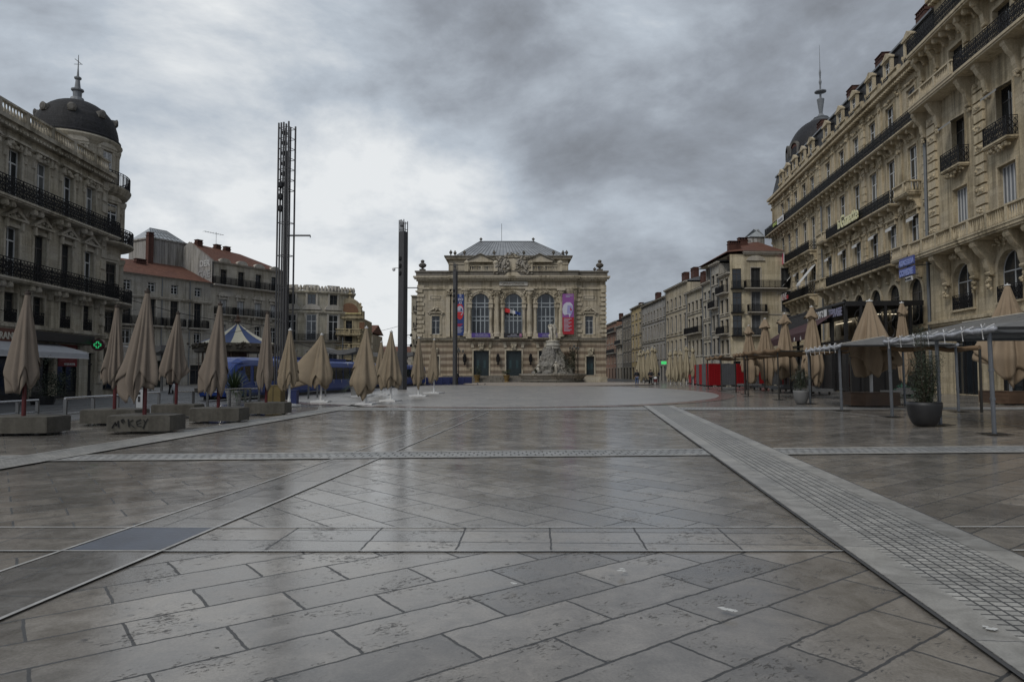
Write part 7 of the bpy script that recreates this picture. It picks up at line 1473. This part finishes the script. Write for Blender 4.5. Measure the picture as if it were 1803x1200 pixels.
# tram stop canopies
for px0, px1, D, py, lab in ((575, 632, 78, 622, 'curved grey canopy of the tram stop left of the second light tower'), (655, 730, 96, 628, 'second curved grey tram stop canopy beyond the second light tower'), (232, 300, 60, 622, 'grey kiosk canopy left of the tram cab')):
    x0_, x1_ = xat(px0, D), xat(px1, D); z = topz(px0, py, D); t = thing('tram_shelter', lab, 'shelter', ((x0_+x1_)/2, D, .03)); w_ = (x1_-x0_)/2; q = MB()
    P = [(-w_+2*w_*i/12, z+.15-.35*(1-((i-6)/6)**2)) for i in range(13)]; q.extr([(p[0], p[1]) for p in P]+[(p[0], p[1]+.5) for p in P[::-1]], -1.6, 1.6); q.build('roof', mat('shelter_grey', (.12, .12, .12), .5), t)
    q = MB(); [q.box(x_-.08, -.08, 0, x_+.08, .08, z) for x_ in (-w_*.6, 0, w_*.6)]; q.beam((-w_*.6, 0, z+1.1), (w_*.6, 0, z+.5), .06); q.tube([(0, 0, z), (0, 0, z+1.8)], .06, 6); q.build('column', m_ssd, t)
    q = MB(); q.box(-w_*.6, .1, .3, w_*.6, .14, z*.8); q.build('glass_panel', m_tw, t)
# ================================================================ LEFT SHOP AWNING, SIGNS
t0_ = None
def LW(u, y, z): c, s_ = cos(rzL), sin(rzL); return (o0.x+c*u-s_*y, o0.y+s_*u+c*y, z)
UL = lambda px: line_px((o0.x, o0.y), (dL.x, dL.y), px)
ub = UL(100); ua = UL(-160); t = thing('shop_awning', 'white and grey folding awning over the cafe front at the left edge', 'awning', LW(0, 0, 0), rzL)
q = MB(); q.add([(ua, -.02, 3.35), (ub, -.02, 3.35), (ub, -1.9, 2.75), (ua, -1.9, 2.75), (ua, -1.9, 2.45), (ub, -1.9, 2.45)], [(0, 3, 2, 1), (3, 4, 5, 2)]); o = q.build('canvas', mat('awning_pale', (.42, .43, .45), .6), t); o.modifiers.new('s', 'SOLIDIFY').thickness = .02
q = MB(); q.beam((ub, 0, 3.3), (ub, -1.9, 2.8), .05); q.beam((ua, -1.9, 2.46), (ub, -1.9, 2.46), .05); q.build('front_bar', m_whitep, t)
um = (UL(104)+UL(139))/2; wm = UL(139)-UL(104); t = thing('menu_board', 'dark red menu board with pale print and the words PIZZA ROMA', 'sign', LW(um, .1, 0), rzL); zb_ = topz(120, 649, at(120, 600, 42).y); q = MB(); q.box(-wm*.47, -.06, 2.0, wm*.47, .1, 3.4); q.build('board', mat('menu_red', (.16, .006, .01), .5), t)
text('PIZZA ROMA', .2, m_wht, t, (.15, -.08, 2.07), 'lettering'); rr_m = random.Random(2)
for cidx in (-1, 1):
    for i in range(15): q = MB(); x_ = cidx*wm*.22-.35; q.box(x_, -.07, 3.25-i*.066, x_+rr_m.uniform(.35, .72), -.062, 3.27-i*.066); q.build('print_line', mat('menu_print', (.30, .10, .10), .5), t)
px_, py_ = 173, 607; u_ = UL(178); D_ = at(px_, py_, 44.5); t = thing('pharmacy_sign', 'green lit pharmacy cross on a dark red disc on the corner building', 'sign', (D_.x, 44.5, D_.z), radians(12)); M = Matrix.Rotation(pi/2, 4, 'X'); q = MB(M); q.lathe([(0, -.12), (.38, -.12), (.38, .12), (0, .12)], 24); q.build('disc', mat('disc_red', (.05, .008, .01), .5), t)
q = MB(); m_gl = mat('green_lamp', (.05, .6, .2), .5, emit=(.05, .9, .3), es=.3); P = [(-.07, .2), (.07, .2), (.07, .07), (.2, .07), (.2, -.07), (.07, -.07), (.07, -.2), (-.07, -.2), (-.07, -.07), (-.2, -.07), (-.2, .07), (-.07, .07)]
for a, c in zip(P, P[1:]+P[:1]): q.beam((a[0], -.14, a[1]), (c[0], -.14, c[1]), .04)
q.build('cross', m_gl, t); q = MB(); q.beam((-.38, 0, 0), (-1.0, .25, 0), .05); q.build('bracket', m_iron, t)
t = thing('potted_bush', 'dark bushy plant in a low tub in front of the cafe windows at far left', 'potted plant', (G(75, 712).x, G(75, 712).y, .02)); q = MB(); q.lathe([(.5, 0), (.6, .4), (.5, .4), (0, .38)], 16); q.build('tub', m_black, t); q = MB(); leafball(q, (0, 0, .95), (1.3, .8, .9), 1400, .13, random.Random(8)); q.build('foliage', mat('bush_dark', (.02, .028, .014), .7, var=.6), t)
g = G(1168, 668); D = 112; t = thing('pharmacy_sign', 'small bright green illuminated sign far off in the street row', 'sign', (xat(1168.5, D), D, topz(1168, 641, D))); q = MB(); q.box(-.42, -.06, 0, .42, .06, .5); q.build('panel', mat('green_sign', (.05, .5, .15), .5, emit=(.08, .75, .2), es=.5), t); q = MB(); q.beam((.42, 0, .25), (1.6, 0, .25), .05); q.build('bracket', m_iron, t)
# ================================================================ CAFE CANOPY
Uc1 = LA-1.0; Uc0 = Uc1-20.5; zc_ = 7.35; yo = -6.3
t = thing('cafe_veranda', 'dark steel cafe canopy with burgundy awning and lettering in front of the mansard building', 'canopy', W_(0, 0, 0), rzR)
m_st = mat('veranda_steel', (.02, .02, .021), .5, .3); q = MB()
q.box(Uc0, yo, zc_-.12, Uc1, -.3, zc_); q.box(Uc0, yo-.1, zc_-.05, Uc1+.1, yo+.05, zc_+.12); q.box(Uc1-.05, yo, zc_-.3, Uc1+.12, -.3, zc_+.1); q.build('roof', m_st, t)
q = MB(); q.box(Uc0, yo-.05, zc_-1.35, Uc1-3, yo+.05, zc_-.05); q.build('fascia', m_st, t)
nIn = Vector((dR.y, -dR.x)); UO = lambda px: tf-line_px(P0+nIn*(yo-.1), dR, px)
text('Café 1893', 1.25, m_wht, t, (UO(1435), yo-.08, zc_-1.05), 'lettering', align='CENTER', sx=.85, shear=.25); text('TERRASSE', .95, mat('sign_lavender', (.20, .20, .29), .5), t, (UO(1472), yo-.12, zc_-.98), 'lettering', sx=.75, bold=.03)
q = MB(); q.box(UO(1451), yo-.09, zc_-1.2, UO(1456), yo-.06, zc_-.15); q.build('poster', m_wht, t)
q = MB(); q.add([(Uc0+1, yo, zc_-1.35), (Uc1-2.2, yo, zc_-.6), (Uc1-4.2, yo-1.5, zc_-2.0), (Uc0+1, yo-1.5, zc_-2.3), (Uc1-4.2, yo-1.5, zc_-2.7), (Uc0+1, yo-1.5, zc_-3.0)], [(0, 3, 2, 1), (3, 5, 4, 2)]); o = q.build('awning', mat('burgundy_canvas', (.045, .014, .016), .8), t); o.modifiers.new('s', 'SOLIDIFY').thickness = .02
for s_, x_ in (('6', Uc0+6), ('0', Uc1-9), ('6', Uc1-7)): text(s_, .5, m_wht, t, (x_, yo-1.53, zc_-2.75), 'lettering')
q = MB()
for i in range(7): x_ = Uc0+.3+(Uc1-Uc0-.6)*i/6; q.box(x_-.12, yo, 0, x_+.12, yo+.24, zc_); 
for i in range(3): y_ = yo+1.2+i*1.9; q.box(Uc1-.14, y_-.1, 0, Uc1+.1, y_+.1, zc_)
for i in range(6): q.tube([(Uc1-.0, yo+1.3+1.9*(i % 3)+.6*cos(a/8*2*pi), zc_-1.1+.6*sin(a/8*2*pi)-(1.3 if i > 2 else 0)) for a in range(9)], .04, 5)
q.beam((Uc1, yo, 4.2), (Uc1, -.3, 4.2), .15); q.beam((Uc0, yo, 4.2), (Uc1, yo, 4.2), .15); q.build('post', m_st, t)
q = MB(); 
for a, c in ((Uc0+.5, Uc1-.5),): q.quad((a, yo+.3, .1), (c, yo+.3, .1), (c, yo+.3, 3.9), (a, yo+.3, 3.9)); q.quad((Uc1-.2, yo+.3, .1), (Uc1-.2, -.4, .1), (Uc1-.2, -.4, 3.9), (Uc1-.2, yo+.3, 3.9))
q.build('shade_black_glazing', m_black, t); q = MB()  # glazing sheets painted flat black to stand in for shade under the canopy
for i in range(10): x_ = Uc0+1+i*2.0; q.box(x_, yo+.24, 1.0, x_+.9, yo+.26, 2.9) if i in (2, 3) else None
q.build('pale_poster', mat('poster_grey', (.22, .22, .21), .5), t)
q = MB()
for i in range(9): q.box(Uc1-4.1+i*.42, yo+.6, zc_-1.55, Uc1-3.8+i*.42, yo+.66, zc_-1.5)
for i in range(6): q.box(Uc1-.2, yo+1.2+i*.6, zc_-1.0, Uc1-.14, yo+1.6+i*.6, zc_-.95)
q.build('strip_light', mat('warm_tube', (.9, .8, .6), .5, emit=(1, .85, .6), es=.9), t)
# projecting blue signs
cs = at(1597, 480, 58); 
def W2(px, py, D): p = at(px, py, D); return (p.x, p.y, p.z)
t = thing('blue_letter_sign', 'two lines of blue letters with a small white plate, projecting from the stone facade', 'sign', W2(1597, 492, 52), rzR); bl_ = mat('blue_letters', (.13, .17, .45), .4); bk = mat('blue_board', (.06, .08, .25), .5)
q = MB(); q.box(-1.25, 0, 1.05, 1.1, .12, 1.72); q.box(-1.35, 0, .28, 1.15, .12, .92); q.build('board', bk, t)
text('AGENCE DE LA', .52, mat('blue_letter_face', (.20, .25, .52), .4), t, (-.05, -.02, 1.15), 'lettering', sx=.68, bold=.03); text('COMEDIE', .6, MATS['blue_letter_face'], t, (-.1, -.02, .36), 'lettering', sx=.85, bold=.04)
q = MB(); q.box(-.35, .02, -.12, .75, .1, .2); q.build('plate', m_wht, t); text('M. MARC', .24, m_dk, t, (.2, -.01, -.05), 'lettering'); q = MB(); q.beam((0, .06, 0), (0, .06, 1.9), .05); q.beam((0, .06, 1.0), (.5, 4.5, 1.4), .06); q.build('bracket', m_iron, t)
# ================================================================ RED AND GREY PANELS
m_pr, m_pg = mat('panel_red', (.27, .008, .012), .45, var=.15), mat('panel_grey', (.125, .13, .14), .5, .2)
seq = []; cols = 'rgrgrgrgrg'
Ppx = [1213.5, 1218, 1222.5, 1227, 1232, 1237, 1242]; Pw = [(1248, 'r', 21), (1271, 'g', 24), (1297, 'r', 17), (1314, 'g', 22), (1337, 'r', 17), (1355, 'g', 20), (1376, 'r', 10), (1388, 'g', 22), (1412, 'r', 18), (1431, 'g', 20), (1452, 'r', 9), (1462, 'g', 18)]
def panel(px0, py0, px1, py1, col, lab):
    a, c = G(px0, py0), G(px1, py1); h = 2.62; w_ = (c-a).length; t = thing('hoarding_panel', lab, 'panel', (a.x, a.y, .03), atan2(c.y-a.y, c.x-a.x), 'red and grey site panels'); q = MB(); q.box(.02, -.05, .12, w_-.02, .05, h); n = max(2, int(w_/.22))
    for i in range(n): x_ = w_*(i+.5)/n; q.box(x_-.05, -.075, .14, x_+.03, -.05, h-.03)
    q.box(.0, -.07, h-.03, w_, .07, h+.02); q.build('sheet', m_pr if col == 'r' else m_pg, t); q = MB(); q.box(0, -.35, 0, .35, .35, .12); q.box(w_-.35, -.35, 0, w_, .35, .12); q.build('foot', m_black, t)
ords = ['first', 'second', 'third', 'fourth', 'fifth', 'sixth']
for i in range(6): panel(Ppx[i]+.0, 675.3+i*.75, Ppx[i+1]-.0+(1 if i == 5 else 0), 675.3+(i+1)*.75, 'rgrgrg'[i], ords[i]+' narrow '+('red' if i % 2 == 0 else 'grey')+' panel seen edge on at the left end of the site fence')
for i in range(3): panel(1242+i*2.2, 679.8+i*.2, 1244.2+i*2.2, 680+i*.2, 'grg'[i], ('grey', 'red', 'grey')[i]+' narrow panel '+('left of', 'touching', 'right beside')[i]+' the first wide red panel')
labs = ['first wide bright red panel facing the camera', 'wide grey ribbed panel with a small sticker, beside the first wide red one', 'red panel behind the stall post, second of the wide red ones', 'grey panel below the tan stall roof, second of the wide grey ones', 'red panel seen between parasol hems, third of the wide red ones', 'grey panel third of the wide grey ones, behind the parasols', 'dark red narrow panel behind a parasol pole', 'grey panel right of the dark red narrow one', 'red panel directly behind the grey pot with the shrub', 'grey panel right of the pot, near the cafe', 'narrow red panel near the cafe posts', 'last grey panel of the fence, beside the bins']
for i, (px, cc, w_) in enumerate(Pw): panel(px, 680.5-i*.25, px+w_, 680.3-i*.25, cc, labs[i])
# bins and stacked terrace furniture under the canopy
for i, px in enumerate((1451, 1474, 1492, 1508)):
    g = G(px, 680.5); t = thing('wheelie_bin', ['black wheelie bin nearest the red panels', 'black wheelie bin second from the panels', 'black wheelie bin third from the panels', 'black wheelie bin behind the cedar base'][i], 'bin', (g.x, g.y, .03), 0, 'bins by the cafe'); q = MB(); q.add([(-.5, -.5, .12), (.5, -.5, .12), (.5, .5, .12), (-.5, .5, .12), (-.62, -.62, 1.75), (.62, -.62, 1.75), (.62, .62, 1.75), (-.62, .62, 1.75)], [(0, 3, 2, 1), (0, 1, 5, 4), (1, 2, 6, 5), (2, 3, 7, 6), (3, 0, 4, 7), (4, 5, 6, 7)]); q.build('body', m_dk, t); q = MB(); q.box(-.68, -.7, 1.75, .68, .66, 1.86); q.tube([(-.5, .7, 1.75), (.5, .7, 1.75)], .04, 6); q.build('lid', m_black, t)
# ================================================================ STALLS
m_plas = mat('clear_plastic_sheet', (.29, .29, .285), .30, var=.25, vs=2.5, bump=.9, bs=5, spec=.7)
nt = m_plas.node_tree; pb = nt.nodes['Principled BSDF']; tl = N(nt, 'ShaderNodeBsdfTranslucent'); tl.inputs[0].default_value = (.55, .56, .57, 1); mx = N(nt, 'ShaderNodeMixShader'); mx.inputs[0].default_value = .45
L(nt, pb.outputs[0], mx.inputs[1]); L(nt, tl.outputs[0], mx.inputs[2]); L(nt, mx.outputs[0], nt.nodes['Material Output'].inputs[0])
m_hem = mat('pale_hem', (.40, .37, .31), .6); m_tarp = cloth_mat('brown_tarp', (.17, .115, .07)); m_rope = mat('white_rope', (.5, .5, .5), .6); m_gal = mat('galvanised_pole', (.15, .158, .17), .42, .6, var=.25); m_dpole = mat('dark_pole', (.03, .028, .025), .5, .3)
def stall(label, posts, zrail, ridge_dx, zridge, depth, m_pole, plastic=True, r=.055, group=None):
    """posts: front ground points from near to far; canopy spans along them and back by depth"""
    P = [Vector((G(*p).x, G(*p).y)) for p in posts]; O = P[0]; t = thing('market_stall', label, 'stall', (O.x, O.y, .03), 0, group); L_ = [p-O for p in P]
    dn = (L_[-1]).normalized(); nx = Vector((dn.y, -dn.x)); 
    if nx.x < 0: nx = -nx
    for p in L_:
        for k_, off in enumerate((0, depth)):
            x_, y_ = p.x+nx.x*off, p.y+nx.y*off; q = MB(); q.tube([(x_, y_, 0), (x_-.05, y_, zrail)], r, 10); 
            for zz in (.33, .6): q.lathe([(r*1.25, -.03), (r*1.25, .03)], 10, (x_-.05*zz, y_, zrail*zz))
            q.build('post', m_pole, t); q = MB(); q.box(x_-.30, y_-.28, 0, x_+.30, y_+.28, .015); q.build('foot_plate', m_dpole, t)
    a, c = L_[0], L_[-1]; F3 = lambda p, off, z: Vector((p.x+nx.x*off-.05, p.y+nx.y*off, z)); q = MB()
    for off in (0, depth): q.tube([F3(a, off, zrail), F3(c, off, zrail)], r*.9, 8)
    for p in L_: q.tube([F3(p, 0, zrail), F3(p, depth, zrail)], r*.8, 8)
    q.build('rail', m_pole, t)
    if plastic:
        q = MB(); n, m_ = 40, 6; rr = random.Random(int(O.x*10)); V = []
        e0, e1 = a-dn*.5, c+dn*.15
        for i in range(n+1):
            p = e0.lerp(e1, i/n); dr = -.07*abs(sin(pi*i/n*6))-.02*rr.random()
            V += [F3(p, -.13, zrail-.10+dr), F3(p, -.12, zrail+.02+dr*.4), F3(p, ridge_dx*.5, (zrail+zridge)/2-.03+.02*rr.random()), F3(p, ridge_dx, zridge), F3(p, (ridge_dx+depth)/2, (zrail+zridge)/2), F3(p, depth+.1, zrail)]
        q.add(V, [(i*6+j, i*6+j+1, (i+1)*6+j+1, (i+1)*6+j) for i in range(n) for j in range(5)]); o = q.build('plastic_roof', m_plas, t, smooth=True); o.modifiers.new('s', 'SOLIDIFY').thickness = .01
        q = MB(); q.tube([F3(e0, ridge_dx, zridge+.01), F3(e1, ridge_dx, zridge+.01)], .03, 6); q.build('ridge_tape', m_hem, t)
        for off in (0, depth):
            q = MB(); pts = []; n = 44
            for i in range(n+1): p = e0.lerp(e1, i/n); pts.append(F3(p, off-.1, zrail-.02-.055*abs(sin(pi*i/n*5))+.015*rr.uniform(-1, 1)))
            q.tube(pts, [.05+.03*rr.random() for _ in pts], 7); q.build('gathered_sheet', mat('gathered_plastic', (.36, .37, .40), .35, var=.5, vs=8), t, smooth=True)
        for i in range(7):
            p = e0.lerp(e1, (i+.4)/7); q = MB(); q.tube([F3(p, -.17, zrail-.3), F3(p, -.2, zrail-.05), F3(p, .1, zrail+.1)], .016, 5); q.tube([F3(p+dn*.1, -.17, zrail+.1), F3(p, -.19, zrail), F3(p-dn*.1, -.17, zrail+.1)], .014, 5); q.build('tie', m_rope, t)
        ge = MB(); ge.add([F3(e1, -.12, zrail), F3(e1, ridge_dx, zridge), F3(e1, depth+.1, zrail)], [(0, 1, 2)]); ge.add([F3(e0, -.12, zrail), F3(e0, ridge_dx, zridge), F3(e0, depth+.1, zrail)], [(0, 2, 1)]); o = ge.build('gable_sheet', m_plas, t); o.modifiers.new('s', 'SOLIDIFY').thickness = .01
    else:
        for off in (0, depth):
            q = MB(); pts = []; n = 24; rr = random.Random(int(O.y*7+off))
            for i in range(n+1): p = (a-dn*.3).lerp(c+dn*.3, i/n); pts.append(F3(p, off-.05, zrail+.08-.12*abs(sin(pi*i/n*3))+.02*rr.uniform(-1, 1)))
            q.tube(pts, [.1+.035*rr.random() for _ in pts], 8); q.build('rolled_tarp', m_tarp, t, smooth=True)
        q = MB(); n = 12; V = []
        for i in range(n+1):
            p = a.lerp(c, i/n)
            for j in range(5): V.append(F3(p, depth*j/4, zrail+.12-.25*sin(pi*j/4)-.06*abs(sin(pi*i/n*3))))
        q.add(V, [(i*5+j, i*5+j+1, (i+1)*5+j+1, (i+1)*5+j) for i in range(n) for j in range(4)]); o = q.build('tarp', m_tarp, t, smooth=True); o.modifiers.new('s', 'SOLIDIFY').thickness = .012
    return t
stall('nearest stall frame with a grey clear plastic gable roof, cut by the right frame edge', [(1751, 765.5), (1656, 749), (1571, 734.5)], 2.73, 2.5, 3.35, 4.9, m_gal, group='market stall frames')
stall('second stall frame with crumpled silver plastic over its far end', [(1482, 723), (1427, 711)], 2.72, 1.6, 3.05, 4.4, m_gal, group='market stall frames')
stall('stall frame on dark posts with a sagging brown tarp, left of the grey pot', [(1372, 704), (1317.5, 698)], 2.85, 0, 0, 4.2, m_dpole, False, .045, group='market stall frames')
stall('dark framed stall with rolled tan tarp in front of the wide grey panel', [(1312, 694), (1296, 691)], 2.9, 0, 0, 4.2, m_dpole, False, .05, group='market stall frames')
stall('farthest dark framed stall with rolled tarp in front of the first wide red panel', [(1271, 688.5), (1247, 684.8)], 2.9, 0, 0, 3.6, m_dpole, False, .05, group='market stall frames')
# brown awning strip behind the nearest stalls
ta = thing('tarp_strip', 'long brown rolled tarp stretched behind the nearest plastic roofed stalls', 'tarp', W2(1480, 617, 34)); q = MB(); A_2, B_2 = Vector(W2(1480, 614, 34))-ta.location, Vector(W2(1725, 614, 27))-ta.location
q.tube([A_2.lerp(B_2, i/16)+Vector((0, 0, .05*sin(i*1.3))) for i in range(17)], .1, 7); q.quad(A_2, B_2, B_2+Vector((.6, 1.6, .15)), A_2+Vector((.6, 1.6, .15))); q.build('cloth', m_tarp, ta); q = MB()
for p in (A_2, B_2): q.tube([(p.x, p.y, p.z), (p.x, p.y, -ta.location.z+.03)], .05, 6)
q.build('post', m_dpole, ta)
# ================================================================ POTS
def leafy(label, px, py, wpx, pyrim, pytop, m_pot, seed, kind):
    g = G(px, py); D = g.y+wpx/F*g.y/2*.6; r = wpx/F*D/2; h = topz(px, pyrim, D); H = topz(px, pytop, D); t = thing('potted_shrub', label, 'potted plant', ((px-CXP)/F*D, D, .03)); q = MB(); q.lathe([(r*.55, 0), (r*.7, h*.1), (r*.9, h*.4), (r*1.0, h*.85), (r*.99, h), (r*.9, h), (r*.88, h*.9), (0, h*.88)], 40); q.build('pot', m_pot, t, smooth=True)
    q = MB(); q.lathe([(r*.87, h*.89), (0, h*.93)], 20); q.build('soil', mat('soil', (.03, .022, .016), .9), t); rr = random.Random(seed); br = MB(); lf = MB()
    if kind == 'tall':
        for i in range(26):
            a = rr.uniform(0, 2*pi); sp = rr.uniform(.0, .42); hh = (H-h)*(rr.uniform(.3, .72) if i > 3 else rr.uniform(.9, 1.0)); 
            if i <= 3: sp *= .25
            x0_, y0_ = .1*cos(a), .1*sin(a); P = [Vector((x0_, y0_, h*.9))]
            for s_ in range(1, 8): u = s_/7; P.append(Vector((x0_+cos(a)*sp*u**.8+rr.gauss(0, .02), y0_+sin(a)*sp*u**.8+rr.gauss(0, .02), h*.9+hh*u)))
            br.tube(P, [.014-.0013*s_ for s_ in range(8)], 5)
            for s_ in range(8):
                u = s_/7
                if i <= 3 and .5 < u < .82: nlf = 10
                else: nlf = 46
                if u < .12: nlf = 10
                for _ in range(nlf):
                    c = P[s_]+Vector((rr.gauss(0, .07), rr.gauss(0, .07), rr.gauss(0, .08))); d = Vector((rr.uniform(-1, 1), rr.uniform(-1, 1), rr.uniform(-.3, 1))).normalized(); s2 = d.cross(Vector((rr.uniform(-1, 1), rr.uniform(-1, 1), rr.uniform(-1, 1)))).normalized(); l = rr.uniform(.035, .075); lf.add([c, c+d*l*.5+s2*l*.16, c+d*l, c+d*l*.5-s2*l*.16], [(0, 1, 2, 3)])
    else:
        leafball(lf, (0, 0, h+(H-h)*.3), (r*1.1, r*1.1, (H-h)*.42), 1500, .07, rr)
        for i in range(9): a = rr.uniform(0, 6.28); br.tube([(0, 0, h*.9), (.02*cos(a), .02*sin(a), h+(H-h)*.62), (.22*cos(a), .22*sin(a), H*rr.uniform(.93, 1.02))], [.02, .012, .004], 5)
    br.build('stems', mat('stem_brown', (.045, .03, .02), .8), t); lf.build('leaves', mat('shrub_leaf_'+kind, (.030, .040, .020), .5, var=.6, fine=.4), t)
leafy('large black round pot with a tall leafy bamboo like shrub beside the nearest stall', 1625, 752, 56, 709, 577, mat('black_pot', (.016, .016, .017), .5, var=.3), 5, 'tall')
leafy('grey rounded pot with a small shrub and bare twigs beside the second stall', 1409, 712.5, 26, 688, 640, mat('grey_pot', (.13, .13, .128), .7, var=.2), 6, 'low')
g = G(1597, 697); t = thing('fallen_plant', 'pale green plant on the ground behind the large black pot', 'plant', (g.x, g.y, .03)); q = MB(); leafball(q, (0, 0, .25), (.9, .5, .45), 260, .3, random.Random(9)); q.build('leaves', mat('pale_green_leaf', (.05, .13, .09), .6, var=.5), t)
# paper scraps on the paving
for i, (px, py, s_, lab) in enumerate(((904, 1037, .05, 'tiny white paper scrap left of centre on the near paving'), (1093, 1013, .07, 'white paper scrap on the near paving, farthest of the four'), (1281, 1084, .09, 'largest white paper scrap, on the near paving right of centre'), (1743, 1119, .08, 'pale torn sticker on the white kerb strip at lower right'))):
    g = G(px, py); t = MB(); rr = random.Random(i)
    for k_ in range(5): a = rr.uniform(0, 6.28); x_, y_ = rr.uniform(-.5, .5)*s_, rr.uniform(-.4, .4)*s_; P = [(x_+s_*.34*cos(a+j*1.57)*rr.uniform(.6, 1.1), y_+s_*.3*sin(a+j*1.57)*rr.uniform(.6, 1.1), .0+k_*.0006) for j in range(4)]; t.add(P+[(p[0], p[1], p[2]+.0005) for p in P], [(3, 2, 1, 0), (4, 5, 6, 7), (0, 1, 5, 4), (1, 2, 6, 5), (2, 3, 7, 6), (3, 0, 4, 7)])
    tag(t.build('paper_scrap', mat('dirty_paper', (.5, .5, .48), .7), loc=(g.x, g.y, .0465)), lab, 'litter')
